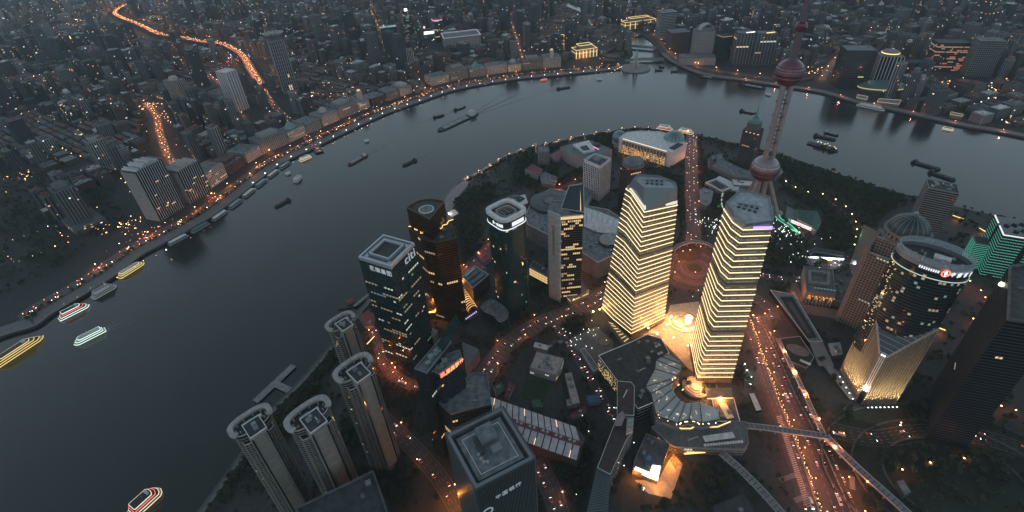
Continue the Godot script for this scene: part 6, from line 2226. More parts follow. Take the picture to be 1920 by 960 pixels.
	for k in 7:
		b = MB.new()
		b.bar(at2((Vector2(537.4, -758.2) as Vector2).lerp(Vector2(525, -732.5), k / 7.0), 12), at2((Vector2(563.8, -749.6) as Vector2).lerp(Vector2(535.6, -708.9), k / 7.0), 12), 0.6, 0.7)
		part(t, "terrace_step", b, M.roof_green_grey)
	block("entrance_hall", "grey fan-shaped plaza roof below the green terraced roof", "hall", pl([529.6,-782.5, 537.7,-766.3, 527.1,-738.3, 510.6,-733.1, 513.4,-754.3]), 8, {"wall": M.concrete, "roof": M.roof_green_grey, "rim_m": M.concrete, "parapet": 0.5})
	t = thing("billboard", "long bright pinkish-white screen facing the lit plaza", "billboard", at2(Vector2(523.1, -719.1)))
	b = MB.new()
	var s0: Vector2 = Vector2(512.2, -734.1)
	var s1: Vector2 = Vector2(533.6, -704.4)
	b.bar(at2(s0, 7), at2(s1, 7), 0.8, 6.0)
	part(t, "screen", b, M.bill_screen if M.has("bill_screen") else glow("bill_screen", Color(1.0, 0.80, 0.84), 1.1))
	b = MB.new()
	for k in 9:
		b.box(at2(s0.lerp(s1, (k + 0.5) / 9.0) + Vector2(-0.2, 0.7), 5 + (k % 2)), Vector3(2.4, 2.4, 0.4), -0.5)
	part(t, "screen_letter", b, M.red_sign)
	b = MB.new()
	for k in 6:
		b.box(at2(s0.lerp(s1, k / 5.0)), Vector3(0.6, 5, 0.6), 0)
	part(t, "post", b, M.metal_dark)
	lamp_light(t, at2(Vector2(513.1, -700.1), 8), Color(1.0, 0.7, 0.72), 160.0, 2.0)
	t = block("shop_row", "long single-storey shop row with brilliant white fronts and a yellow bay", "shop", pl([496.9,-645.5, 513.6,-652.7, 551.5,-635.4, 544,-626, 505.6,-641.6, 492.6,-634.2]), 7, {"wall": M.glass_dark, "roof": M.roof_dark, "parapet": 0.5})
	b = MB.new()
	for k in 20:
		var p: Vector2 = (Vector2(494.1, -632.1) as Vector2).lerp(Vector2(542.3, -621.5), k / 19.0)
		b.box(at2(p, 2), Vector3(2.6, 3.4, 0.5), 0)
	part(t, "shopfront_light", b, M.white_light)
	boxpart(t, "shopfront_light", at2(Vector2(519.8, -622.3), 2), Vector3(10, 4.5, 0.8), 0, M.gold_light)
	for p in pl([498.8,-622.4, 526.6,-616.8]):
		lamp_light(t, at2(p, 6), Color(0.95, 0.95, 1.0), 110.0, 1.5)
	# curved ramp lit green
	t = thing("lit_ramp", "curving ramp outlined in green light at the television tower's foot", "ramp", at2(Vector2(510.3, -752.2)))
	var ramp := smooth_line(pl([504.3,-775.1, 497.2,-750.1, 500,-735.5, 504.6,-721.1, 505.8,-700.9, 503.2,-684.9]), 5)
	b = MB.new()
	for i in ramp.size() - 1:
		b.bar(at2(ramp[i], 4), at2(ramp[i + 1], 4), 7, 1.0)
	part(t, "deck", b, M.concrete)
	for s in [-1.0, 1.0]:
		b = MB.new()
		for i in ramp.size() - 1:
			var nn: Vector2 = (ramp[i + 1] - ramp[i]).normalized().orthogonal() * s * 3.6
			b.bar(at2(ramp[i] + nn, 5), at2(ramp[i + 1] + nn, 5), 0.7, 0.7)
		part(t, "green_light_edge", b, M.green_light)
	for p in pl([509.5,-767, 511.1,-737.8, 507.2,-707.3]):
		lamp_light(t, at2(p, 7), Color(0.2, 1.0, 0.6), 120.0, 1.5)
	t = thing("lit_ramp", "round walkway lit white and green left of the twin tower's roof", "ramp", at2(Vector2(430.7, -835.3)))
	var r2 := smooth_line(pl([474.6,-872.8, 452,-866.8, 429.7,-843.8, 415.3,-812.7, 408.5,-790.1]), 5)
	b = MB.new()
	for i in r2.size() - 1:
		b.bar(at2(r2[i], 6), at2(r2[i + 1], 6), 6, 1.0)
	part(t, "deck", b, M.concrete)
	b = MB.new()
	for i in r2.size() - 1:
		b.bar(at2(r2[i], 7), at2(r2[i + 1], 7), 0.8, 0.8)
	part(t, "white_light_edge", b, M.green_window2 if M.has("green_window2") else glow("green_window2", Color(0.7, 1.0, 0.75), 0.9))
	for p in pl([414.2,-820.9, 403.4,-798.4]):
		lamp_light(t, at2(p, 6), Color(0.3, 1.0, 0.3), 70.0, 1.0)
	# round footbridge ring over the junction
	footbridge("circular footbridge arching round the junction before the twin towers", pl([273.8,-667.4, 290.2,-681, 313.2,-688, 333,-682.8, 344.7,-669.1]), 6.0)

func television_tower() -> void:
	var c := Vector2(467.5, -783.5)
	var t := thing("television_tower", "tall broadcasting tower of pinkish balls strung on concrete columns", "tower", at2(c))
	blocked.append(oval(c, 45, 45, 0, 20))
	for k in 3:
		var a := TAU * k / 3 + 0.5
		var p := c + Vector2.from_angle(a) * 7.6
		var b := MB.new()
		b.taper(at2(p), at2(p, 282), 4.4, 4.2, 18)
		part(t, "column", b, M.tower_concrete)
		b = MB.new()
		var q := c + Vector2.from_angle(a) * 42
		b.taper(at2(q), at2(c + Vector2.from_angle(a) * 12, 74), 3.6, 3.4, 14)
		part(t, "slanting_leg", b, M.tower_concrete)
		b = MB.new()
		b.lathe(at2(q), [Vector2(0.1, -1), Vector2(6, 0), Vector2(7.5, 4.5), Vector2(6, 9), Vector2(0.1, 11)], 18)
		part(t, "foot_ball", b, M.pink_ball)
	var low := ball(t, c, 93, 25.0)
	var up := ball(t, c, 270, 22.5)
	for e in [[93.0, 25.0], [270.0, 22.5]]:
		for k in 36:
			var a := TAU * k / 36
			for j in 2:
				var lat: float = 0.30 + j * 0.22
				var p: Vector2 = c + Vector2.from_angle(a) * cos(lat) * e[1] * 1.003
				var m := MB.new()
				m.box(at2(p, e[0] + sin(lat) * e[1] - 0.7), Vector3(1.4, 1.5, 0.8), -a + PI / 2)
				part(low if e[0] < 200 else up, "ball_window", m, M.glass_dark)
	for k in 5:
		var b := MB.new()
		var y := 132.0 + k * 24.0
		b.lathe(at2(c, y), [Vector2(0.1, -6), Vector2(4.2, -4.2), Vector2(6, 0), Vector2(4.2, 4.2), Vector2(0.1, 6)], 18)
		part(t, "small_ball", b, M.pink_ball)
		b = MB.new()
		b.lathe(at2(c, y - 9), [Vector2(9.5, 0), Vector2(9.5, 2.2)], 18)
		part(t, "tie_ring", b, M.metal_dark)
	var b := MB.new()
	b.lathe(at2(c, 288), [Vector2(9.5, 0), Vector2(8, 4), Vector2(6, 6), Vector2(5.2, 48), Vector2(5.2, 52)], 20)
	part(t, "upper_shaft", b, M.shaft_dark if M.has("shaft_dark") else mat("shaft_dark", Color(0.09, 0.06, 0.075), 0.5, 0.2))
	b = MB.new()
	b.lathe(at2(c, 335), [Vector2(5, 0), Vector2(8.5, 3), Vector2(8.8, 7), Vector2(8.0, 8), Vector2(8.5, 9), Vector2(7, 13), Vector2(4, 15)], 24)
	part(t, "capsule", b, M.magenta_ball)
	b = MB.new()
	b.lathe(at2(c, 350), [Vector2(4.6, 0), Vector2(4.2, 30), Vector2(3.2, 32), Vector2(3.0, 62), Vector2(2.2, 64), Vector2(1.8, 98), Vector2(0.6, 118)], 12)
	part(t, "antenna_mast", b, M.shaft_dark)
	b = MB.new()
	b.lathe(at2(c), [Vector2(40, 0), Vector2(40, 5), Vector2(34, 7), Vector2(20, 8), Vector2(0.1, 8)], 40)
	part(t, "entrance_hall", b, M.roof_green_grey)

func ball(t: Node3D, c: Vector2, y: float, r: float) -> MeshInstance3D:
	var prof := []
	for k in 21:
		var a := -PI / 2 + PI * k / 20.0
		prof.append(Vector2(maxf(0.1, cos(a) * r), sin(a) * r))
	var b := MB.new()
	b.lathe(at2(c, y), prof.slice(0, 12), 44)
	var o := part(t, "ball_lower_half", b, M.magenta_ball)
	b = MB.new()
	b.lathe(at2(c, y), prof.slice(11), 44)
	part(t, "ball_upper_half", b, M.pink_ball if y < 200 else M.magenta_pale if M.has("magenta_pale") else mat("magenta_pale", Color(0.15, 0.065, 0.085), 0.35, 0.4))
	for s in [-0.25, 0.05, 0.2]:
		b = MB.new()
		b.lathe(at2(c, y + s * r), [Vector2(r * sqrt(1 - s * s) + 0.5, 0), Vector2(r * sqrt(1 - s * s) + 0.5, 0.9)], 44)
		part(t, "ball_belt", b, M.metal_mid)
	return o

# ---------------------------------------------------------------- the city across the river
func far_tower(called: String, label: String, p: Vector2, w: float, d: float, yaw: float, h: float, o := {}) -> Node3D:
	blocked.append(oval(p - p.normalized() * h * 0.45, w * 0.9 + 12.0, h * 0.42 + 20.0, p.angle() + PI / 2, 16))
	return block(called, label, "tower", rect(p, w, d, yaw), h, o)

func far_landmarks() -> void:
	var t: Node3D
	var b := MB.new()
	# two office slabs whose upright fins are edged with light
	for e in [[Vector2(-748, -920), 62.0, 40.0, 122.0, "tall finned slab edged with thin white lines by the far quay", 13], [Vector2(-718, -985), 58.0, 40.0, 84.0, "shorter finned slab with stepped blades beside its taller twin on the far quay", 11]]:
		var yaw := 1.22
		var poly := rect(e[0], e[1], e[2], yaw)
		t = thing("finned_tower", e[4], "tower", at2(e[0]))
		blocked.append(MB.inset(MB.wound(poly), -6))
		b = MB.new()
		b.prism(poly, 0, e[3] - 6)
		part(t, "glass_wall", b, M.glass_dark)
		var ux := Vector2(cos(yaw), -sin(yaw))
		var uz := Vector2(sin(yaw), cos(yaw))
		for k in e[5] + 1:
			var c: Vector2 = e[0] + ux * e[1] * (float(k) / e[5] - 0.5)
			b = MB.new()
			b.box(at2(c), Vector3(0.55, e[3] + (5.0 if k % 3 else 0.0) - absf(k - e[5] * 0.5) * 1.2, e[2] + 1.4), yaw)
			part(t, "fin", b, M.concrete if k == 0 or k == e[5] else M.white_paint)
		for k in 6:
			b = MB.new()
			var c: Vector2 = e[0] + ux * e[1] * rng.randf_range(-0.45, 0.45) + uz * (e[2] * 0.5 + 0.8)
			b.box(at2(c, rng.randf_range(15, e[3] - 25)), Vector3(rng.randf_range(4, 9), 1.6, 0.5), yaw)
			part(t, "lit_window_row", b, M.warm_window)
	# lotus-crowned tower
	var bc: Vector2 = Vector2(-743.5, -1694.5)
	t = far_tower("crowned_tower", "tall stone tower with a flared petal crown above the far bank", bc, 46, 46, 0.5, 178, {"wall": M.glass_blue, "rib": M.concrete, "ribs": 6.5, "rib_w": 2.6, "rib_d": 1.6, "band": M.concrete, "fh": 12, "bh": 1.4, "roof": M.roof_grey, "lit": 0.04, "lit_m": [M.warm_window]})
	b = MB.new()
	b.lathe(at2(bc, 177), [Vector2(19, 0), Vector2(20, 10), Vector2(23, 16)], 28)
	part(t, "crown_drum", b, M.concrete_dark)
	for k in 16:
		b = MB.new()
		var a := TAU * k / 16
		var d := Vector2.from_angle(a)
		b.bar(at2(bc + d * 20, 191), at2(bc + d * 33, 199), 8, 1.2)
		part(t, "crown_petal", b, M.stone_pale)
	# pale ribbed tower and round-topped tower
	t = far_tower("pale_tower", "white tower with dark central strip and ladder-like sides", Vector2(-857.3, -1547.2), 44, 36, -0.5, 128, {"wall": M.concrete, "rib": M.white_paint, "ribs": 9, "rib_w": 2.2, "rib_d": 2, "band": M.concrete, "fh": 5, "roof": M.roof_white, "rim_m": M.white_paint, "parapet": 3})
	boxpart(t, "dark_strip", at2((Vector2(-857.3, -1547.2) as Vector2) + Vector2(9, 16.5)), Vector3(12, 120, 2), -0.5, M.glass_dark)
	t = far_tower("arched_tower", "apartment tower with rounded crown and pale lattice balconies", Vector2(-1096.2, -1652.8), 60, 30, -0.4, 80, {"wall": M.glass_dark, "rib": M.stone_pale, "ribs": 6, "rib_w": 1.6, "band": M.stone_pale, "fh": 4.5, "bh": 0.8, "roof": M.roof_grey})
	b = MB.new()
	b.lathe(at2(Vector2(-1096.2, -1652.8), 79), [Vector2(14, 0), Vector2(14, 6), Vector2(11, 11), Vector2(6, 13), Vector2(0.1, 14)], 20)
	part(t, "crown", b, M.stone_pale)
	# glinting towers inland
	t = far_tower("beacon_tower", "dark glass tower with a brilliant white beacon on its top", Vector2(-408.3, -2303), 40, 40, 0.3, 132, {"wall": M.glass_green, "band": M.metal_dark, "fh": 5, "lit": 0.25, "lit_m": [M.green_window, M.warm_window_dim], "roof": M.roof_dark})
	boxpart(t, "beacon_light", at2(Vector2(-408.3, -2303), 131), Vector3(12, 9, 12), 0.3, M.white_light)
	t = far_tower("ringed_far_tower", "dark slender tower with pink lit ring near its top", Vector2(-274.8, -2269.5), 36, 36, 0.3, 100, {"wall": M.glass_dark, "band": M.metal_dark, "fh": 5, "lit": 0.1, "roof": M.roof_dark})
	b = MB.new()
	b.rim(rect(Vector2(-274.8, -2269.5), 37, 37, 0.3), -1.5, 92, 96, true)
	part(t, "ring_light", b, M.pink_light)
	far_tower("leaning_glass_tower", "broad dark green glass tower with sloped top inland", Vector2(-464, -2146.1), 66, 50, 0.25, 104, {"wall": M.glass_green, "band": M.band_dark_green, "fh": 5, "roof": M.glass_pale, "units": 3})
	t = far_tower("department_store", "white flared-roof department store with pink glow along its eaves", Vector2(-169.5, -2170.4), 150, 96, 0.2, 50, {"wall": M.concrete, "band": M.stone_pale, "fh": 7, "rib": M.stone_pale, "ribs": 14, "rib_w": 2, "roof": M.roof_grey, "units": 14, "rim_m": M.white_paint, "parapet": 4})
	b = MB.new()
	b.rim(rect(Vector2(-169.5, -2170.4), 152, 98, 0.2), -2.5, 45, 50, true)
	part(t, "eaves", b, M.pink_clad)
	b = MB.new()
	b.rim(rect(Vector2(-169.5, -2170.4), 152, 98, 0.2), -2.8, 50.0, 51.0, true)
	part(t, "eaves_light", b, M.eaves_light if M.has("eaves_light") else glow("eaves_light", Color(1.0, 0.75, 0.8), 0.35))
	t = far_tower("stepped_office", "stepped grey office with white upright ribs behind the waterfront row", Vector2(-359.1, -1873.9), 84, 66, 0.35, 36, {"wall": M.concrete_dark, "band": M.concrete, "fh": 5, "roof": M.roof_grey, "units": 8})
	clothe(t, MB.wound(rect((Vector2(-359.1, -1873.9) as Vector2) + Vector2(-6, -10), 58, 44, 0.35)), 34, 70, {"wall": M.glass_dark, "rib": M.white_paint, "ribs": 6, "rib_w": 1.6, "rib_d": 1.6, "roof": M.roof_grey, "units": 5})
	# towers north of the creek
	far_tower("striped_office", "pale office tower with striped floors north of the creek", Vector2(675.6, -2083.6), 62, 50, 0.1, 108, {"wall": M.glass_blue, "band": M.stone_pale, "fh": 6, "bh": 2.2, "roof": M.roof_grey, "units": 6, "rim_m": M.white_paint})
	far_tower("brown_office", "broad brown-grey office block beside the striped tower north of the creek", Vector2(678.7, -1931.6), 72, 56, 0.05, 66, {"wall": M.brown_clad, "band": M.concrete_dark, "fh": 5, "roof": M.roof_grey, "units": 10, "rim_m": M.stone_pale})
	t = far_tower("arc_topped_tower", "tower with a curved pale sail on its top north of the creek", Vector2(721.3, -1788.4), 62, 52, -0.1, 100, {"wall": M.concrete, "rib": M.concrete, "ribs": 8, "rib_w": 2.4, "band": M.concrete_dark, "fh": 5, "roof": M.roof_grey})
	b = MB.new()
	for k in 8:
		var a0 := PI * k / 8.0
		var a1 := PI * (k + 1) / 8.0
		var cc: Vector2 = Vector2(721.3, -1788.4)
		b.quad(at2(cc + Vector2(cos(a0) * 24 + 6, -16), 99 + sin(a0) * 20), at2(cc + Vector2(cos(a0) * 24 + 6, 16), 99 + sin(a0) * 20), at2(cc + Vector2(cos(a1) * 24 + 6, 16), 99 + sin(a1) * 20), at2(cc + Vector2(cos(a1) * 24 + 6, -16), 99 + sin(a1) * 20))
	part(t, "roof_sail", b, M.stone_pale)
	block("long_podium", "long pale podium below the sail-topped tower", "building", rect(Vector2(685, -1729), 120, 50, -0.25), 26, {"wall": M.concrete, "band": M.concrete_dark, "fh": 6, "roof": M.roof_grey, "units": 8})
	t = far_tower("green_topped_tower", "dark round tower with green lit crown north of the creek", Vector2(784.4, -1760.3), 36, 36, 0.2, 84, {"wall": M.glass_green, "band": M.metal_dark, "fh": 5, "roof": M.roof_dark})
	b = MB.new()
	b.rim(rect(Vector2(784.4, -1760.3), 36, 36, 0.2), -0.8, 80, 82, true)
	part(t, "crown_light", b, M.warm_window_dim)
	for e in [[Vector2(828.9, -1697.4), "broad twin tower with a white light bar on its slanted top", M.white_light], [Vector2(887.3, -1678.2), "slimmer twin tower with gold roof edge by the white-barred one", M.gold_line]]:
		t = far_tower("waterfront_tower", e[1], e[0], 62, 40, -0.12, 106, {"wall": M.glass_blue, "rib": M.concrete, "ribs": 10, "rib_w": 1.4, "band": M.concrete_dark, "fh": 6, "roof": M.roof_grey, "units": 4, "lit": 0.02})
		boxpart(t, "roof_light", at2((e[0] as Vector2) + Vector2(6, 18), 106), Vector3(30, 2.0, 2.0), 0.15, e[2])
	t = far_tower("dark_waterfront_tower", "massive unlit dark glass tower on the north waterfront", Vector2(1033.1, -1418.5), 78, 60, -0.25, 112, {"wall": M.glass_dark, "band": M.metal_dark, "fh": 5, "roof": M.roof_grey, "units": 3, "lit": 0.004})
	t = far_tower("lit_crown_tower", "round-cornered tower with pale ribs and a gold lit crown ring", Vector2(1139.1, -1427.7), 60, 52, -0.3, 84, {"wall": M.glass_dark, "rib": M.white_paint, "ribs": 9, "rib_w": 1.8, "roof": M.roof_grey})
	b = MB.new()
	b.lathe(at2(Vector2(1139.1, -1427.7), 83), [Vector2(22, 0), Vector2(22, 9), Vector2(16, 13), Vector2(0.1, 15)], 28)
	part(t, "crown", b, M.concrete)
	b = MB.new()
	b.lathe(at2(Vector2(1139.1, -1427.7), 88), [Vector2(23, 0), Vector2(23, 2.6)], 28)
	part(t, "crown_light", b, M.gold_line)
	t = far_tower("red_window_tower", "dark hotel tower speckled with red and amber windows inland of the quay", Vector2(1380.7, -1506.2), 84, 50, -0.3, 88, {"wall": M.glass_dark, "band": M.brown_clad, "fh": 5, "lit": 0.5, "lit_m": [M.red_window if M.has("red_window") else glow("red_window", Color(1.0, 0.22, 0.08), 0.5), M.warm_window_dim], "roof": M.roof_dark})
	far_tower("gridded_far_tower", "tall pale-gridded tower inland of the far right quay", Vector2(1434.8, -1440.3), 62, 46, -0.35, 106, {"wall": M.glass_dark, "rib": M.concrete, "ribs": 5, "rib_w": 1.0, "band": M.concrete, "fh": 6, "roof": M.roof_grey, "units": 3})
	t = thing("oval_terminal", "oval glass terminal with gold lit rim on the north waterfront", "terminal", at2(Vector2(1102, -1366.9)))
	b = MB.new()
	b.lathe(at2(Vector2(1102, -1366.9)), [Vector2(60, 0), Vector2(64, 12), Vector2(52, 20), Vector2(26, 25), Vector2(0.1, 26)], 40, Vector2(1, 0.5), 0.2)
	part(t, "glass_shell", b, M.dome_green)
	b = MB.new()
	b.lathe(at2(Vector2(1102, -1366.9)), [Vector2(64.6, 8), Vector2(65, 11)], 40, Vector2(1, 0.5), 0.2)
	part(t, "rim_light", b, M.gold_dim if M.has("gold_dim") else glow("gold_dim", Color(1.0, 0.75, 0.4), 0.5))
	blocked.append(oval(Vector2(1102, -1366.9), 70, 40, 0.2, 20))
	for e in [[pl([1000.9,-1320.7, 1018,-1300, 1000.6,-1277.6, 983.5,-1297.7]), "flat lit landing hall on the north quay"], [pl([1036,-1280.9, 1083.5,-1259.8, 1058.1,-1231.7, 1016,-1259.5]), "low pale-roofed ferry hall on the north quay"], [pl([1144.1,-1164, 1160.2,-1143, 1147.6,-1130.8, 1129.1,-1148.2]), "brightly lit pavilion roof in the far right quay park"]]:
		t = block("quay_hall", e[1], "hall", e[0], 9, {"wall": M.glass_warm, "roof": M.concrete, "rim_m": M.gold_dim, "parapet": 0.8})
	blocked.append(oval(Vector2(298.2, -1800.2), 60, 40, 0, 16))
	# gold-outlined buildings
	for e in [[Vector2(313.2, -1895.4), 84.0, 46.0, 46.0, "stepped old office outlined entirely in gold light near the creek mouth"], [Vector2(240.1, -2020.7), 44.0, 40.0, 52.0, "small square tower with gold lit tiers near the creek mouth"], [Vector2(619.1, -2292.8), 150.0, 40.0, 46.0, "long curved post-office block edged with gold light beside the creek"]]:
		t = block("gold_outlined_building", e[4], "building", rect(e[0], e[1], e[2], 0.25), e[3] * 0.72, {"wall": M.stone, "band": M.stone_pale, "fh": 6, "roof": M.roof_grey, "units": 3, "rib": M.stone, "ribs": 8})
		clothe(t, MB.wound(rect(e[0], e[1] * 0.6, e[2] * 0.7, 0.25)), e[3] * 0.7, e[3], {"wall": M.stone, "roof": M.roof_grey, "parapet": 1.5})
		for y in [e[3] * 0.72, e[3] * 0.45]:
			b = MB.new()
			b.rim(rect(e[0], e[1], e[2], 0.25), -0.9, y, y + 1.1, true)
			part(t, "outline_light", b, M.gold_line)
		b = MB.new()
		b.rim(rect(e[0], e[1] * 0.6, e[2] * 0.7, 0.25), -0.9, e[3], e[3] + 1.2, true)
		part(t, "outline_light", b, M.gold_line)
		b = MB.new()
		for k in 7:
			var q: Vector2 = (e[0] as Vector2) + Vector2(cos(0.25), -sin(0.25)) * e[1] * (k / 6.0 - 0.5) + Vector2(sin(0.25), cos(0.25)) * (e[2] * 0.5 + 0.8)
			b.box(at2(q, 2), Vector3(1.8, e[3] * 0.6, 0.8), 0.25)
		part(t, "column_light", b, M.gold_line)
		lamp_light(t, at2((e[0] as Vector2) + Vector2(0, e[2] * 0.5 + 16), 12), Color(1.0, 0.6, 0.2), 600.0, 2.0)
	# three-bladed monument on its round island
	t = thing("memorial_spire", "three-bladed stone memorial spire on a round island at the creek mouth", "monument", at2(Vector2(466.3, -1718.3)))
	b = MB.new()
	b.lathe(at2(Vector2(466.3, -1718.3), -6), [Vector2(52, 0), Vector2(52, 6.5), Vector2(48, 7.5), Vector2(30, 7.5), Vector2(28, 6.8), Vector2(0.1, 6.8)], 40)
	part(t, "island", b, M.concrete)
	for k in 3:
		b = MB.new()
		var a := TAU * k / 3 + 0.4
		b.taper(at2((Vector2(466.3, -1718.3) as Vector2) + Vector2.from_angle(a) * 9, 0.8), at2((Vector2(466.3, -1718.3) as Vector2) + Vector2.from_angle(a) * 2.2, 62), 4.2, 1.2, 6)
		part(t, "blade", b, M.stone_pale)
	# bridges over the creek
	for e in [[pl([447.9,-1794.5, 515.7,-1800, 585.6,-1784.4]), "steel truss bridge at the creek mouth"], [pl([513.1,-1987.6, 600.5,-1934.6]), "flat road bridge over the creek"], [pl([530,-2196, 595.1,-2159.8]), "old stone bridge over the upper creek"]]:
		t = thing("creek_bridge", e[1], "bridge", at2(e[0][0]))
		b = MB.new()
		for i in e[0].size() - 1:
			b.bar(at2(e[0][i], 2.5), at2(e[0][i + 1], 2.5), 16, 1.6)
		part(t, "deck", b, M.concrete)
		for s in [-1.0, 1.0]:
			b = MB.new()
			for i in e[0].size() - 1:
				b.bar(at2(e[0][i] + Vector2(0, 8 * s), 5.5), at2(e[0][i + 1] + Vector2(0, 8 * s), 5.5), 0.8, 4.0)
			part(t, "truss", b, M.metal_mid)
	# screens glowing inland
	for e in [[Vector2(-2291.3, -2625.5), 46.0, 16.0, M.cyan_screen, "cyan lit facade screen in the dark inland quarter"], [Vector2(-2277.3, -2760.9), 40.0, 20.0, M.gold_light, "amber lit facade sign in the dark inland quarter"], [Vector2(-2149.9, -2632.7), 26.0, 18.0, M.pink_light, "magenta lit facade sign next to the amber one"], [Vector2(15.1, -3055.5), 60.0, 26.0, M.orange_screen if M.has("orange_screen") else glow("orange_screen", Color(1.0, 0.5, 0.3), 1.0), "large orange facade screen far inland"], [Vector2(-332.1, -2382.4), 46.0, 12.0, M.white_light, "blazing white facade screens on the inland shopping street"], [Vector2(-383.9, -2502.5), 40.0, 10.0, M.bill_screen, "long pinkish facade screen above the inland shopping street"], [Vector2(-385.7, -2259.7), 30.0, 16.0, M.gold_light, "gold lit shop tower on the inland shopping street"], [Vector2(-1404, -3129.5), 24.0, 18.0, M.pink_soft if M.has("pink_soft") else glow("pink_soft", Color(1.0, 0.6, 0.75), 0.9), "pink lit facade screen among inland towers"]]:
		t = thing("lit_screen_building", e[4], "building", at2(e[0]))
		b = MB.new()
		b.box(at2(e[0]), Vector3(e[1] + 8, e[2] + 22, 18), 0.2)
		part(t, "wall", b, M.concrete_dark)
		b = MB.new()
		b.box(at2((e[0] as Vector2) + Vector2(2, 9.6), 12), Vector3(e[1], e[2], 0.8), 0.2)
		part(t, "screen", b, e[3])
	# old waterfront row: each house with its own width, colour, storeys and roof
	var hues := [["grey granite", M.concrete], ["cream stone", M.stone_pale], ["brown brick", M.brown_clad], ["buff stone", M.stone]]
	var tops := ["flat roof", "stepped attic", "green pyramid roof", "domed roof", "clock tower"]
	var i := 8
	var s := 0.0
	var line := []
	for k in lines.bund.size():
		var a: Vector2 = lines.bund[maxi(k - 1, 0)]
		var c: Vector2 = lines.bund[mini(k + 1, lines.bund.size() - 1)]
		var nn := (c - a).normalized().orthogonal()
		if not inside(lines.bund[k] + nn * 60.0, land_west) or nn.x > 0 and nn.y > 0:
			nn = -nn
		line.append([lines.bund[k], nn, (c - a).normalized()])
	var r := RandomNumberGenerator.new()
	r.seed = 41
	var pts := []
	for e in line:
		pts.append((e[0] as Vector2) + (e[1] as Vector2) * 44.0)
	var used := 0.0
	var n := 0
	var spots := along(pts, 1.0)
	while used < spots.size() - 70:
		var wide := r.randf_range(38, 84)
		var e: Array = spots[int(used + wide * 0.5)]
		used += wide + r.randf_range(2, 9)
		var p: Vector2 = e[0]
		var d: Vector2 = e[1]
		if used < 430 or hit_blocked(p, 4):
			continue
		var kind: int = [0, 1, 0, 1, 2, 0, 3, 1, 4, 0][n % 10]
		var hue: Array = hues[r.randi() % 4]
		var high := r.randf_range(24, 42)
		var storeys := int(high / 4.6)
		var inn := d.orthogonal()
		if not inside(p + inn * 40, land_west):
			inn = -inn
		var deep := r.randf_range(42, 62)
		var poly := [p - d * wide * 0.5, p + d * wide * 0.5, p + d * wide * 0.5 + inn * deep, p - d * wide * 0.5 + inn * deep]
		t = block("waterfront_house", "%s waterfront house of %d storeys with %s on the far bank" % [hue[0], storeys, tops[kind]], "building", poly, high, {"wall": M.glass_dark, "band": hue[1], "fh": 4.6, "bh": 2.2, "rib": hue[1], "ribs": 5.2, "rib_w": 2.0, "rib_d": 0.9, "roof": M.roof_grey, "units": 5, "parapet": 1.6, "rim_m": hue[1], "lit": 0.03 if n % 4 else 0.3, "lit_m": [M.warm_window_dim, M.warm_window]}, "old houses of the far waterfront")
		var mid := middle(poly)
		b = MB.new()
		if kind == 1:
			b.prism(scaled(poly, 0.62), high - 1, high + 8)
			part(t, "attic", b, hue[1])
		elif kind == 2:
			b.loft(MB.wound(scaled(poly, 0.5)), high - 1, MB.wound(scaled(poly, 0.04)), high + 20)
			part(t, "pyramid_roof", b, M.dome_green)
		elif kind == 3:
			b.lathe(at2(mid, high - 1), [Vector2(11, 0), Vector2(11, 5), Vector2(9.5, 10), Vector2(5, 14), Vector2(0.1, 16)], 20)
			part(t, "dome", b, M.stone_pale)
		elif kind == 4:
			b.box(at2(p + inn * 10, high - 1), Vector3(12, 26, 12), -d.angle())
			part(t, "clock_tower", b, hue[1])
			boxpart(t, "tower_lamp", at2(p + inn * 10, high + 25), Vector3(7, 4, 7), -d.angle(), M.warm_window)
		n += 1

func hit_blocked(p: Vector2, margin: float) -> bool:
	for poly in blocked:
		if inside(p, poly):
			return true
		if margin > 0.0 and p.distance_squared_to(poly[0]) < 250000.0:
			for k in 4:
				if inside(p + Vector2.from_angle(k * PI / 2) * margin, poly):
					return true
	return false

# ---------------------------------------------------------------- streets upon streets of ordinary buildings
var boxes_of := []

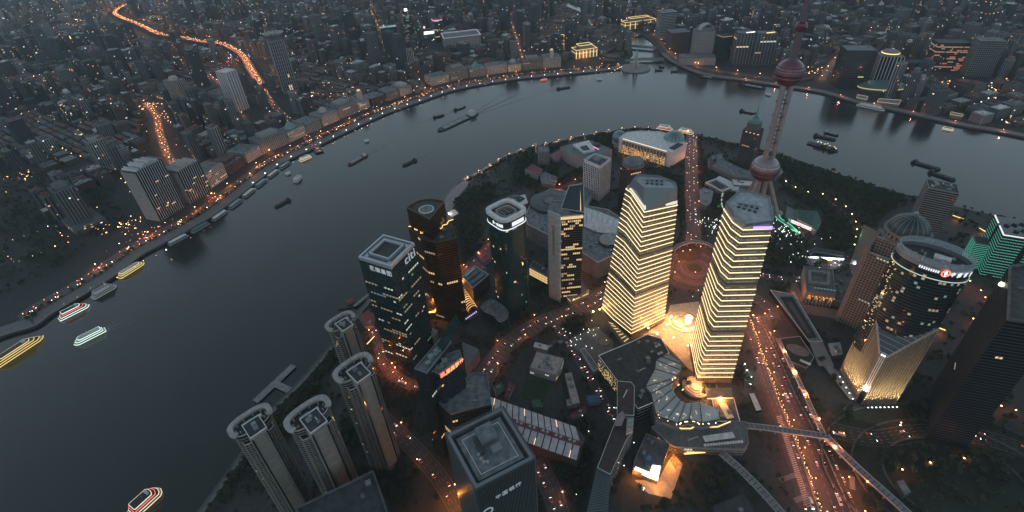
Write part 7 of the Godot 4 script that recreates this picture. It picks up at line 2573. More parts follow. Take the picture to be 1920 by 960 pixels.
func far_city() -> void:
	for poly in blocked:
		var bb := Rect2(poly[0], Vector2.ZERO)
		for p in poly:
			bb = bb.expand(p)
		boxes_of.append(bb)
	var r := RandomNumberGenerator.new()
	r.seed = 2024
	var fn := FastNoiseLite.new()
	fn.seed = 12
	fn.frequency = 0.0016
	var all := []
	for zone in [[land_west, -0.62, 0], [land_north, 0.32, 1]]:
		var yaw: float = zone[1]
		var ux := Vector2(cos(yaw), -sin(yaw))
		var uz := Vector2(sin(yaw), cos(yaw))
		for gx in range(-66, 67):
			for gz in range(-86, 44):
				var bw := 96.0
				var bd := 78.0
				var o := Vector2(-600, -2600) if zone[2] == 0 else Vector2(1100, -2300)
				var c := o + ux * gx * (bw + 11.0) + uz * gz * (bd + 9.0)
				var dist := c.length()
				if dist > 6800 or c.y > -520:
					continue
				# only what lies before the viewer, with room to spare at both sides
				if absf(c.x + c.y * 0.06) > -c.y * 1.18 + 160.0:
					continue
				if not inside(c, zone[0]):
					continue
				street_points.append([c + ux * (bw + 11.0) * 0.5, uz])
				street_points.append([c + uz * (bd + 9.0) * 0.5, ux])
				var v := fn.get_noise_2d(c.x, c.y) + r.randf_range(-0.22, 0.22)
				var dark_park: bool = zone[2] == 0 and c.x < -720 and c.x > -1500 and c.y > -1150
				if dark_park and r.randf() < 0.7:
					continue
				if r.randf() < 0.04:
					continue
				lot(all, r, c, ux, uz, yaw + r.randf_range(-0.05, 0.05), bw, bd, v, dist, zone[2])
	street_sparks(r)
	# the 300 that show largest stand on their own; the mass of small ones beyond reads as one
	all.sort_custom(func(a, b): return a.show > b.show)
	var mass := MB.new()
	mass.tinted = true
	var glowing := [MB.new(), MB.new(), MB.new()]
	var names := {0: "terraced_house", 1: "city_block", 2: "apartment_tower", 3: "office_tower"}
	var kinds := {0: "low tiled terrace", 1: "flat-roofed block", 2: "apartment tower", 3: "office tower"}
	var marks := [[Vector2(-743.5, -1694.5), "near the petal-crowned tower"], [Vector2(-735, -950), "near the finned slabs"], [Vector2(-857.3, -1547.2), "near the white tower"], [Vector2(-408.3, -2303), "near the beacon tower"], [Vector2(489.4, -1977.1), "near the creek mouth"], [Vector2(721.3, -1788.4), "near the sail-topped tower"], [Vector2(857.8, -1691), "near the waterfront twins"], [Vector2(1102, -1366.9), "near the oval terminal"], [Vector2(1380.7, -1506.2), "near the red-windowed hotel"], [Vector2(-1096.2, -1652.8), "near the arched tower"], [Vector2(-169.5, -2170.4), "near the department store"], [Vector2(-2098.9, -3072.5), "near the elevated road"]]
	for k in all.size():
		var q: Dictionary = all[k]
		if k < 290:
			var side := "across the river" if q.zone == 0 else "north of the creek"
			var best := 520.0
			for e in marks:
				var away: float = (e[0] as Vector2).distance_to(q.c)
				if away < best:
					best = away
					side = e[1]
			var t := thing("far_" + names[q.kind], "%s %s of %d storeys with %s %s" % [q.hue, kinds[q.kind], int(round(q.h / 3.6)), q.top, side], "building", at2(q.c), "ordinary city buildings across the river")
			var wall := MB.new()
			var roof := MB.new()
			var extra := MB.new()
			var win := MB.new()
			for m in [wall, roof, extra, win]:
				m.tinted = true
			var lit := [MB.new(), MB.new(), MB.new()]
			raise(q, wall, roof, extra, win, lit, true)
			part(t, "wall", wall, M.city_paint)
			part(t, "roof", roof, M.city_paint)
			part(t, "roof_plant", extra, M.city_paint)
			part(t, "window_strips", win, M.city_paint, true)
			for j in 3:
				part(t, "lit_windows", lit[j], [M.warm_window, M.far_white, M.far_red][j], true)
		else:
			raise(q, mass, mass, mass, mass, glowing, q.dist < 3600.0)
	var o := MeshInstance3D.new()
	o.name = "distant_rooftops"
	o.mesh = mass.mesh(M.city_paint)
	add_child(o)
	o.set_meta("kind", "stuff")
	tag(o, "dense mass of small roofs and towers filling the city behind the far bank", "rooftops")
	var gm := ArrayMesh.new()
	for j in 3:
		glowing[j].add_to(gm, [M.warm_window, M.far_white, M.far_red][j])
	var go := MeshInstance3D.new()
	go.name = "distant_lit_windows"
	go.mesh = gm
	add_child(go)
	go.set_meta("kind", "stuff")
	tag(go, "scattered small lit windows among the far roofs", "windows")

var street_points := []

# the small lamps of the lesser streets between the far blocks
func street_sparks(r: RandomNumberGenerator) -> void:
	var m := MB.new()
	var w := MB.new()
	var fn := FastNoiseLite.new()
	fn.seed = 3
	fn.frequency = 0.0024
	for e in street_points:
		var p: Vector2 = e[0]
		var v := fn.get_noise_2d(p.x, p.y)
		if v < -0.05 or r.randf() > 0.25 + v * 1.6:
			continue
		var d: Vector2 = e[1]
		var s: float = 0.7 + p.length() / 3800.0
		for k in r.randi_range(2, 5):
			var q := p + d * (k * 20.0 - 40.0) + Vector2(r.randfn(), r.randfn()) * 3.0
			if not clear_of(q, 1.0):
				continue
			var u := s * (0.25 + 1.1 * pow(r.randf(), 2.0))
			(m if r.randf() < 0.8 else w).box(at2(q, r.randf_range(5, 9)), Vector3(u, u * 0.6, u))
		if r.randf() < 0.05 + v * 0.12 and p.length() < 3600.0:
			far_glow.append(p)
	var red := MB.new()
	# thick clusters of shop and traffic lights
	for e in [[Vector2(1219.7, -1382.4), 60.0, 70, 0], [Vector2(1296.9, -1320.9), 80.0, 110, 0], [Vector2(1300, -1234.5), 60.0, 60, 1], [Vector2(1229.9, -1429.9), 30.0, 24, 2], [Vector2(-1036.1, -1500.2), 50.0, 70, 0], [Vector2(-1164.5, -1600.1), 40.0, 60, 0], [Vector2(-1043.4, -1579.3), 40.0, 50, 0], [Vector2(-1237.8, -1121.2), 40.0, 60, 0], [Vector2(-1826.7, -1909.8), 60.0, 16, 2], [Vector2(-535.9, -2097), 60.0, 50, 0], [Vector2(-1180.5, -2244.4), 110.0, 70, 1], [Vector2(-1084.3, -2101.7), 90.0, 60, 2], [Vector2(-337, -2313.9), 60.0, 70, 1], [Vector2(-411.2, -2238.5), 50.0, 50, 0], [Vector2(467.9, -2469.1), 90.0, 30, 2], [Vector2(372.4, -2935.7), 120.0, 40, 1], [Vector2(-794.8, -861.6), 26.0, 50, 0], [Vector2(-741.6, -836.8), 26.0, 30, 2], [Vector2(-546.1, -1615.1), 50.0, 40, 0], [Vector2(65.5, -1851), 30.0, 40, 0], [Vector2(664.7, -1753.3), 40.0, 30, 0], [Vector2(-1109.6, -1896.2), 60.0, 30, 2], [Vector2(1008.6, -1527.8), 40.0, 30, 0], [Vector2(1543.2, -1723.6), 120.0, 40, 0], [Vector2(-2415.1, -3025.6), 160.0, 40, 1]]:
		for k in int(e[2] * 0.6):
			var q: Vector2 = e[0] + Vector2(r.randfn(), r.randfn() * 0.8) * e[1] * 0.7
			var s: float = (0.6 + q.length() / 4200.0) * (0.3 + 1.2 * pow(r.randf(), 2.0))
			if inside(q, land_west) or inside(q, land_north):
				[m, w, red][e[3]].box(at2(q, r.randf_range(3, 16)), Vector3(s * r.randf_range(0.6, 1.8), s * 0.7, s))
	for e in [["yan", 15.6, 6.0, 9.0], ["elevated", 1.0, 5.0, 22.0], ["yan_low", 1.0, 5.0, 16.0], ["bund", 1.0, 6.0, 17.0]]:
		for side in [-1.0, 1.0]:
			for q in along(lines[e[0]], e[3], r.randf() * 8.0):
				if r.randf() < 0.75:
					var p: Vector2 = (q[0] as Vector2) + (q[1] as Vector2).orthogonal() * side * (e[2] + r.randf_range(-3.5, 3.5)) + (q[1] as Vector2) * r.randf_range(-4, 4)
					var u := 0.5 + p.length() / 4500.0 * r.randf_range(0.5, 1.4)
					(red if side > 0.0 else m).box(at2(p, e[1]), Vector3(u, 0.6, u))
	stuff_mesh("distant_traffic_lights", red, glow("spark_red", Color(1.0, 0.14, 0.06), 7.0), "sprinkled small red lights of far traffic and signs", "lights")
	stuff_mesh("distant_street_lights", m, glow("spark_orange", Color(1.0, 0.50, 0.18), 9.0), "sprinkled small orange street lights of the far streets", "lights")
	stuff_mesh("distant_street_lights", w, glow("spark_white", Color(0.9, 0.95, 1.0), 8.0), "sprinkled small white lights of the far streets", "lights")

var far_glow := []

func clear_of(c: Vector2, rad: float) -> bool:
	for i in blocked.size():
		var bb: Rect2 = boxes_of[i]
		if bb.grow(rad).has_point(c):
			var poly: Array = blocked[i]
			if inside(c, poly):
				return false
			for k in 6:
				if inside(c + Vector2.from_angle(k * PI / 3) * rad, poly):
					return false
	return true

func lot(all: Array, r: RandomNumberGenerator, c: Vector2, ux: Vector2, uz: Vector2, yaw: float, bw: float, bd: float, v: float, dist: float, zone: int) -> void:
	var walls := [["grey", Color(0.17, 0.175, 0.18)], ["pale grey", Color(0.28, 0.285, 0.29)], ["beige", Color(0.25, 0.215, 0.18)], ["brown brick", Color(0.13, 0.085, 0.075)], ["white", Color(0.42, 0.42, 0.42)], ["blue-grey", Color(0.12, 0.145, 0.165)]]
	var roofs := [Color(0.14, 0.15, 0.155), Color(0.20, 0.215, 0.22), Color(0.46, 0.47, 0.47), Color(0.15, 0.075, 0.06), Color(0.08, 0.09, 0.09), Color(0.17, 0.10, 0.085)]
	var tops := ["a flat roof", "a roof hut", "stepped roof plant", "a bare parapet"]
	var kind := 1
	if v < -0.12:
		kind = 0
	elif v > 0.34:
		kind = 3
	elif v > 0.10:
		kind = 2
	if zone == 1 and kind == 0 and r.randf() < 0.6:
		kind = 1
	var cells := []
	if kind == 0:
		var rows := 4 if dist < 3200 else 3
		for k in rows:
			for j in 2:
				cells.append([(j - 0.5) * bw * 0.5, ((k + 0.5) / rows - 0.5) * bd, bw * 0.46, bd / rows * 0.72, r.randf_range(8, 14), 0])
	elif kind == 1:
		var nx := r.randi_range(2, 3)
		var nz := 2 if dist < 3600 else r.randi_range(1, 2)
		for j in nx:
			for k in nz:
				var pick := r.randf()
				cells.append([((j + 0.5) / nx - 0.5) * bw, ((k + 0.5) / nz - 0.5) * bd, bw / nx * r.randf_range(0.7, 0.95), bd / nz * r.randf_range(0.65, 0.92), r.randf_range(14, 34) if pick < 0.86 else r.randf_range(40, 75), 1 if pick < 0.86 else 2])
	elif kind == 2:
		var nx := r.randi_range(2, 3)
		for j in nx:
			for k in 2:
				if r.randf() < 0.75:
					cells.append([((j + 0.5) / nx - 0.5) * bw, (k - 0.5) * bd * 0.55, r.randf_range(20, 28), r.randf_range(14, 19), r.randf_range(45, 98), 2])
				else:
					cells.append([((j + 0.5) / nx - 0.5) * bw, (k - 0.5) * bd * 0.55, bw / nx * 0.85, bd * 0.4, r.randf_range(10, 24), 1])
	else:
		cells.append([0.0, 0.0, bw * 0.8, bd * 0.7, r.randf_range(14, 22), 1])
		cells.append([r.randf_range(-14, 14), r.randf_range(-8, 8), r.randf_range(30, 42), r.randf_range(28, 38), r.randf_range(80, 150), 3])
	for e in cells:
		var p: Vector2 = c + ux * e[0] + uz * e[1]
		if not clear_of(p, maxf(e[2], e[3]) * 0.52):
			continue
		var ashore := true
		for k in 8:
			if not inside(p + Vector2.from_angle(k * PI / 4) * maxf(e[2], e[3]) * 0.8, land_north if zone else land_west):
				ashore = false
		if not ashore:
			continue
		var hue: Array = walls[r.randi() % walls.size()]
		if e[5] == 0:
			hue = walls[[0, 3, 2, 3][r.randi() % 4]]
		if e[5] == 3:
			hue = [["dark glass", Color(0.05, 0.06, 0.065)], ["blue-grey", Color(0.10, 0.125, 0.145)], ["pale grey", Color(0.24, 0.25, 0.255)]][r.randi() % 3]
		var roofc: Color = roofs[r.randi() % roofs.size()]
		if e[5] == 0:
			roofc = roofs[[3, 5, 0, 4, 3][r.randi() % 5]]
		var j := r.randf_range(0.8, 1.2)
		var h: float = e[4]
		all.append({"c": p, "w": e[2], "d": e[3], "yaw": yaw, "h": h, "kind": e[5], "hue": hue[0], "tint": (hue[1] as Color) * j * 0.7, "roof": roofc * r.randf_range(0.8, 1.25), "top": tops[r.randi() % 4] if e[5] else "a tiled ridge", "seed": r.randi(), "dist": dist, "zone": zone, "show": (maxf(e[2], e[3]) * (h + 18.0)) / (dist * dist)})

func raise(q: Dictionary, wall: MB, roof: MB, extra: MB, win: MB, lit: Array, fine: bool) -> void:
	var r := RandomNumberGenerator.new()
	r.seed = q.seed
	var c: Vector2 = q.c
	var h: float = q.h
	var yaw: float = q.yaw
	var ux := Vector2(cos(yaw), -sin(yaw))
	var uz := Vector2(sin(yaw), cos(yaw))
	var w: float = q.w
	var d: float = q.d
	var p := rect(c, w, d, yaw)
	wall.tint = q.tint
	if q.kind == 0:
		wall.sides(p, 0, p, h * 0.7)
		roof.tint = q.roof
		var a := at2(p[0], h * 0.7)
		var b := at2(p[1], h * 0.7)
		var e := at2(p[2], h * 0.7)
		var f := at2(p[3], h * 0.7)
		var m0 := (a + f) * 0.5 + Vector3.UP * h * 0.3
		var m1 := (b + e) * 0.5 + Vector3.UP * h * 0.3
		roof.quad(m0, m1, b, a)
		roof.quad(f, e, m1, m0)
		roof.tri(a, f, m0)
		roof.tri(b, m1, e)
		extra.tint = Color(0.12, 0.09, 0.08)
		if fine:
			for k in r.randi_range(1, 3):
				extra.box(at2(c + ux * r.randf_range(-0.4, 0.4) * w + uz * r.randf_range(-0.2, 0.2) * d, h * 0.75), Vector3(1.6, h * 0.28, 1.6), yaw)
	else:
		wall.sides(p, 0, p, h)
		roof.tint = q.roof
		roof.cap(MB.wound(p), h - 0.9 if fine else h)
		if fine:
			roof.tint = q.tint
			roof.rim(p, 0.7, h - 0.9, h + 0.3)
		extra.tint = (q.roof as Color) * r.randf_range(0.7, 1.5)
		var n := r.randi_range(1, 3) if not fine else r.randi_range(2, 6)
		for k in n:
			extra.box(at2(c + ux * r.randf_range(-0.36, 0.36) * w + uz * r.randf_range(-0.36, 0.36) * d, h - 0.9), Vector3(r.randf_range(0.1, 0.3) * w, r.randf_range(2, 5), r.randf_range(0.1, 0.35) * d), yaw)
		if q.top == "stepped roof plant" and q.kind >= 2:
			var p2 := rect(c, w * 0.6, d * 0.6, yaw)
			wall.sides(p2, h - 1, p2, h + 8)
			roof.tint = q.roof
			roof.cap(MB.wound(p2), h + 8)
		# strips of windows: upright on towers, level on low blocks
		win.tint = Color(0.018, 0.024, 0.028)
		if fine:
			for side in 4:
				var s0: Vector2 = p[side]
				var s1: Vector2 = p[(side + 1) % 4]
				var dd := (s1 - s0).normalized()
				var out := Vector2(dd.y, -dd.x) * 0.12
				var l := s0.distance_to(s1)
				if out.y < 0 and out.x * c.x > 0:
					continue
				if q.kind == 1:
					var floors := int(h / 4.2)
					for f in floors:
						var y := 1.4 + f * 4.2
						win.quad(at2(s1 - dd * 1.2 + out, y), at2(s1 - dd * 1.2 + out, y + 1.9), at2(s0 + dd * 1.2 + out, y + 1.9), at2(s0 + dd * 1.2 + out, y))
				else:
					var cols := maxi(2, int(l / 5.0))
					for f in cols:
						var a0 := s0 + dd * l * (f + 0.22) / cols + out
						var a1 := s0 + dd * l * (f + 0.78) / cols + out
						win.quad(at2(a1, 3), at2(a1, h - 3), at2(a0, h - 3), at2(a0, 3))
	# a few lit rooms on the sides
	var many: float = [1.2, 3.5, 6.0, 10.0][q.kind]
	var count := int(many * r.randf() * 1.6)
	if r.randf() < 0.02:
		count += 24
	for k in count:
		var side := r.randi() % 4
		var s0: Vector2 = p[side]
		var s1: Vector2 = p[(side + 1) % 4]
		var dd := (s1 - s0).normalized()
		var out := Vector2(dd.y, -dd.x) * 0.3
		var at := s0.lerp(s1, r.randf_range(0.1, 0.85)) + out
		var y := r.randf_range(2.0, maxf(3.0, h * (0.6 if q.kind == 0 else 0.95)))
		var ww: float = r.randf_range(1.2, 3.2) * (1.0 + q.dist / 4000.0)
		var hh: float = r.randf_range(1.2, 2.0) * (1.0 + q.dist / 5000.0)
		var m: MB = lit[0 if r.randf() < 0.62 else (1 if r.randf() < 0.75 else 2)]
		m.quad(at2(at + dd * ww, y), at2(at + dd * ww, y + hh), at2(at, y + hh), at2(at, y))

# ---------------------------------------------------------------- vessels
func outline(l: float, w: float, blunt: float) -> Array:
	return [Vector2(-l * 0.5, -w * 0.42), Vector2(-l * 0.47, -w * 0.5), Vector2(l * (0.5 - blunt), -w * 0.5), Vector2(l * (0.5 - blunt * 0.4), -w * 0.34), Vector2(l * 0.5, 0), Vector2(l * (0.5 - blunt * 0.4), w * 0.34), Vector2(l * (0.5 - blunt), w * 0.5), Vector2(-l * 0.47, w * 0.5), Vector2(-l * 0.5, w * 0.42)]

func vessel(called: String, label: String, a: Vector2, b: Vector2, beam: float, hull_m: Material, free := 2.6) -> Array:
	var t := thing(called, label, "boat", at2((a + b) * 0.5, -3.5))
	t.rotation.y = -(b - a).angle()
	var l := a.distance_to(b)
	var m := MB.new()
	var o := outline(l, beam, 0.14)
	var low := []
	for p in o:
		low.append(Vector2(p.x * 0.97, p.y * 0.86))
	m.sides(MB.wound(low), -1.5, MB.wound(o), free)
	m.cap(MB.wound(o), free - 0.5)
	var h := MeshInstance3D.new()
	h.name = "hull"
	h.mesh = m.mesh(hull_m)
	t.add_child(h, true)
	return [t, l]

func on_deck(t: Node3D, called: String, mb: MB, m: Material) -> void:
	var o := MeshInstance3D.new()
	o.name = called
	o.mesh = mb.mesh(m)
	t.add_child(o, true)

# two pale arms of broken water and a churned strip behind a vessel under way
func wake(t: Node3D, l: float, beam: float) -> void:
	if not M.has("foam"):
		mat("foam", Color(0.10, 0.115, 0.115), 0.5, 0, 0.2)
	var m := MB.new()
	for s in [-1.0, 0.0, 1.0]:
		var n := 14
		for k in n:
			var x0 := -l * 0.5 - k * l * 0.11
			var x1 := x0 - l * 0.08
			var z0: float = s * (beam * 0.42 + k * l * 0.022)
			var z1: float = s * (beam * 0.42 + (k + 0.8) * l * 0.022)
			var w := beam * (0.16 if s != 0.0 else 0.3) * (1.0 - float(k) / n)
			m.quad(Vector3(x0, 0.05, z0 - w), Vector3(x1, 0.05, z1 - w * 0.8), Vector3(x1, 0.05, z1 + w * 0.8), Vector3(x0, 0.05, z0 + w))
	on_deck(t, "wake", m, M.foam)

func barge(label: String, a: Vector2, b: Vector2, beam: float, hull_m: Material, cargo_m: Material, hatches: int, house_m: Material) -> void:
	var v := vessel("barge" if hatches < 4 else "freighter", label, a, b, beam, hull_m)
	var t: Node3D = v[0]
	var l: float = v[1]
	var m := MB.new()
	for k in hatches:
		m = MB.new()
		var x := lerpf(-l * 0.26, l * 0.36, (k + 0.5) / hatches)
		m.box(Vector3(x, 2.0, 0), Vector3(l * 0.62 / hatches * 0.86, 2.0 if hatches > 1 else 2.6, beam * 0.66))
		on_deck(t, "hatch_cover", m, cargo_m)
	m = MB.new()
	m.box(Vector3(-l * 0.39, 2.0, 0), Vector3(l * 0.11, 3.6 if hatches < 4 else 12.0, beam * 0.7))
	m.box(Vector3(-l * 0.385, 5.6 if hatches < 4 else 14.0, 0), Vector3(l * 0.07, 2.2, beam * 0.6))
	on_deck(t, "wheelhouse", m, house_m)
	m = MB.new()
	m.box(Vector3(-l * 0.43, 2.0, 0), Vector3(2.0, 15.0 if hatches > 3 else 5.5, 2.0))
	on_deck(t, "funnel", m, M.hull_red)
	m = MB.new()
	m.taper(Vector3(l * 0.42, 2, 0), Vector3(l * 0.42, 8, 0), 0.3, 0.15, 6)
	on_deck(t, "mast", m, M.metal_mid)
	m = MB.new()
	m.rim(outline(l, beam, 0.14), 0.5, 2.1, 3.1)
	on_deck(t, "bulwark", m, hull_m)
	if "mid-river" in label or "freighter" in label or "waterfront" in label:
		wake(t, l, beam)

func cruiser(label: String, a: Vector2, b: Vector2, beam: float, decks: int, light: Material, accent: Material, roof_m: Material) -> void:
	var v := vessel("cruise_boat", label, a, b, beam, M.ship_white)
	var t: Node3D = v[0]
	var l: float = v[1]
	for k in decks:
		var s := 0.86 - k * 0.13
		var m := MB.new()
		var o := []
		for p in outline(l * s, beam * (0.86 - k * 0.06), 0.1):
			o.append(p + Vector2(-l * 0.02 * k, 0))
		m.prism(o, 2.2 + k * 3.2, 5.0 + k * 3.2)
		on_deck(t, "deck_house", m, M.glass_warm if k < decks - 1 else M.ship_white)
		m = MB.new()
		m.rim(o, -0.45, 4.7 + k * 3.2, 5.4 + k * 3.2, true)
		on_deck(t, "deck_light", m, light if k != 1 else accent)
		m = MB.new()
		m.cap(MB.wound(o), 5.45 + k * 3.2)
		on_deck(t, "deck_roof", m, roof_m)
	var w := MB.new()
	w.rim(outline(l, beam, 0.14), -0.4, 1.6, 2.3, true)
	on_deck(t, "hull_light", w, light)
	w = MB.new()
	w.box(Vector3(l * 0.16, 2.2 + decks * 3.2, 0), Vector3(l * 0.08, 2.8, beam * 0.4))
	on_deck(t, "wheelhouse", w, M.ship_white)
	w = MB.new()
	w.taper(Vector3(0, 2 + decks * 3.2, 0), Vector3(0, 9 + decks * 3.2, 0), 0.3, 0.15, 6)
	on_deck(t, "mast", w, M.metal_pale)
	if not "moored" in label and not "quay" in label or "off" in label:
		wake(t, l * 0.8, beam)

func boats() -> void:
	glow("boat_gold", Color(1.0, 0.68, 0.12), 1.3)
	glow("boat_white", Color(0.78, 1.0, 0.88), 1.6)
	glow("boat_dim", Color(0.8, 0.9, 1.0), 0.18)
	glow("boat_red", Color(1.0, 0.10, 0.06), 1.5)
	glow("boat_warm", Color(1.0, 0.82, 0.55), 1.2)
	barge("green-hulled freighter with pale hatch covers and white deckhouse in mid-river", Vector2(-86.9, -1388.7), Vector2(-191.8, -1272.1), 23, M.hull_green, M.cargo, 4, M.ship_white)
	barge("red-ended open barge carrying pale green cargo in mid-river", Vector2(-362.4, -1150.2), Vector2(-397, -1095.8), 12, M.hull_red, M.cargo, 1, M.ship_white)
	barge("short black barge drifting alone in mid-river", Vector2(-229.3, -1104.3), Vector2(-259.1, -1074.1), 11, M.hull_dark, M.hull_dark, 2, M.hull_dark)
	barge("black barge near the far bank's moored ferries", Vector2(-489.5, -947.5), Vector2(-511.7, -914.8), 10, M.hull_dark, M.hull_dark, 2, M.hull_red)
	barge("small dark barge ahead of the freighter's bow", Vector2(-213.6, -1372.4), Vector2(-182.3, -1392.2), 9, M.hull_dark, M.hull_dark, 1, M.hull_dark)
	barge("small dark barge passing the freighter's deckhouse", Vector2(-155.6, -1422), Vector2(-121.4, -1451.7), 9, M.hull_dark, M.cargo, 1, M.hull_dark)
	barge("long black barge below the old waterfront", Vector2(170.9, -1553.8), Vector2(215.9, -1566.2), 11, M.hull_dark, M.hull_dark, 2, M.hull_dark)
	barge("grey-green moored lighter beside the convention quay", Vector2(480.9, -1139.8), Vector2(526.4, -1113.4), 10, M.hull_green, M.cargo, 2, M.ship_white)
	barge("dark barge alongside the lit dredger", Vector2(758.1, -1100.3), Vector2(793.8, -1066.5), 12, M.hull_dark, M.hull_dark, 2, M.hull_dark)
	barge("thin pale barge beyond the lit dredger", Vector2(792.6, -1114.5), Vector2(813.3, -1088.6), 7, M.hull_dark, M.cargo, 2, M.ship_white)
	barge("long dark barge towards the dim right shore", Vector2(886.7, -940.3), Vector2(917.5, -896.1), 13, M.hull_dark, M.hull_dark, 2, M.hull_dark)
	barge("second long dark barge close to the striped tower", Vector2(888.8, -892.7), Vector2(912.9, -850.1), 13, M.hull_dark, M.hull_dark, 2, M.hull_dark)
	barge("crane lighter with raised jib behind the television tower", Vector2(651.7, -1283.3), Vector2(690, -1253), 11, M.hull_dark, M.cargo, 1, M.hull_dark)
	barge("moored row of dark lighters at the north quay", Vector2(740, -1495.9), Vector2(797.7, -1439.2), 16, M.hull_dark, M.cargo, 3, M.hull_dark)
	barge("low dark lighter below the sail-topped tower", Vector2(650.9, -1595.5), Vector2(683.8, -1560.7), 12, M.hull_dark, M.cargo, 2, M.hull_dark)
	for e in [[Vector2(525.6, -1680.7), Vector2(551.8, -1675.2), "thin lighter close beside the memorial spire's island"], [Vector2(574.3, -1658.3), Vector2(598.3, -1653.3), "thin lighter off the north quay's first bend"], [Vector2(551.4, -1719.1), Vector2(565.6, -1703.4), "tiny lighter just outside the truss bridge"]]:
		barge(e[2], e[0], e[1], 5, M.hull_dark, M.hull_dark, 1, M.hull_dark)
	# lit dredger
	var v := vessel("dredger", "working dredger covered in yellow-white deck lamps", Vector2(724, -1061.7), Vector2(763.3, -1006.3), 16, M.hull_dark)
	var rr := RandomNumberGenerator.new()
	rr.seed = 5
	for k in 16:
		var m := MB.new()
		var x := rr.randf_range(-0.4, 0.4) * float(v[1])
		m.box(Vector3(x, 2, rr.randf_range(-4, 4)), Vector3(5, rr.randf_range(2, 9), 4))
		on_deck(v[0], "deck_gear", m, M.metal_mid if k % 2 else M.bronze)
		m = MB.new()
		m.box(Vector3(x + 1.5, rr.randf_range(6, 12), rr.randf_range(-5, 5)), Vector3(1.6, 1.2, 1.6))
		on_deck(v[0], "deck_lamp", m, M.boat_warm)
	cruiser("gold-lit pleasure boat with four lit decks moored at the near left quay", Vector2(-771.9, -506.9), Vector2(-746, -567), 15, 3, M.boat_gold, M.boat_gold, M.hull_dark)
	cruiser("white-green lit pleasure boat under way off the left quay", Vector2(-652.5, -572.6), Vector2(-680.3, -543.1), 13, 2, M.boat_white, M.boat_white, M.ship_white)
	cruiser("white-lit pleasure boat with red middle deck moored at the left quay", Vector2(-746.4, -601.7), Vector2(-720, -634), 13, 3, M.boat_white, M.boat_red, M.hull_dark)
	cruiser("dim grey pleasure boat moored between the red and gold ones", Vector2(-725.6, -650.1), Vector2(-705.3, -682.4), 14, 3, M.boat_dim, M.boat_dim, M.concrete)
	cruiser("slim gold-lit pleasure boat with pale awning at the left quay", Vector2(-712.9, -701.8), Vector2(-692.9, -744.1), 12, 2, M.boat_gold, M.boat_gold, M.ship_white)
	cruiser("red and white outlined pleasure boat off the residential towers", Vector2(-432.5, -281.6), Vector2(-416, -309.6), 16, 3, M.boat_warm, M.boat_red, M.hull_dark)
	cruiser("warm white lit ferry at the far quay pontoons", Vector2(-529.3, -1137.4), Vector2(-508.3, -1161.7), 13, 2, M.boat_warm, M.boat_warm, M.ship_white)
	cruiser("red-lit pagoda boat moored at the convention quay", Vector2(397.5, -1200.6), Vector2(432.8, -1177.6), 22, 3, M.boat_warm, M.boat_red, M.ship_white)
	cruiser("white-lit pagoda boat moored beside the red one", Vector2(442.4, -1172.7), Vector2(476.8, -1143.7), 20, 3, M.boat_warm, M.boat_gold, M.ship_white)
	cruiser("white ferry turning off the far quay", Vector2(-504.2, -1026.5), Vector2(-500, -1052), 12, 2, M.boat_dim, M.boat_dim, M.ship_white)
	cruiser("small white launch beside the turning ferry", Vector2(-540.1, -1068), Vector2(-533.2, -1077.9), 7, 1, M.boat_dim, M.boat_dim, M.ship_white)
	cruiser("tiny white launch in mid-river", Vector2(-386.3, -1234.7), Vector2(-374.3, -1239.8), 6, 1, M.boat_dim, M.boat_dim, M.ship_white)
	cruiser("tiny white launch near the old waterfront promenade", Vector2(313.6, -1623.9), Vector2(331, -1620.4), 7, 1, M.boat_dim, M.boat_dim, M.ship_white)
	cruiser("small red-lit launch near the old waterfront promenade", Vector2(126.9, -1649.8), Vector2(149.4, -1656.8), 8, 1, M.boat_red, M.boat_red, M.ship_white)
	cruiser("small white launch off the north quay", Vector2(777.1, -1395.3), Vector2(787.6, -1384), 7, 1, M.boat_dim, M.boat_dim, M.ship_white)
	cruiser("long white yacht moored at the north quay", Vector2(972.5, -1272.2), Vector2(1016.2, -1220.7), 12, 2, M.boat_dim, M.boat_dim, M.ship_white)
	cruiser("small lit ferry approaching the far right quay", Vector2(1072.8, -1093.3), Vector2(1087.1, -1078), 14, 1, M.boat_warm, M.boat_warm, M.stone_pale)
	# pontoons along the far quay
	var line := along(west_bank, 46.0, 340.0)
	var n := 0
	for e in line:
		if (e[0] as Vector2).x > -560 or (e[0] as Vector2).x < -790 or n > 11:
			continue
		n += 1
		var nn: Vector2 = (e[1] as Vector2).orthogonal()
		if inside((e[0] as Vector2) + nn * 12, land_west):
			nn = -nn
		var p: Vector2 = (e[0] as Vector2) + nn * 11
		var t := thing("pontoon", "pale floating landing stage moored along the far quay", "pontoon", at2(p, -3.5), "landing stages along the far quay")
		t.rotation.y = -(e[1] as Vector2).angle()
		var m := MB.new()
		m.box(Vector3(0, -1, 0), Vector3(38, 2.6, 11))
		on_deck(t, "float", m, M.concrete)
		m = MB.new()
		m.box(Vector3(0, 1.6, 0), Vector3(30, 3.4, 7))
		on_deck(t, "shelter", m, M.glass_pale)
		m = MB.new()
		m.box(Vector3(0, 5.0, 0), Vector3(33, 0.5, 9))
		on_deck(t, "shelter_roof", m, M.roof_white if n % 2 else M.dome_green)

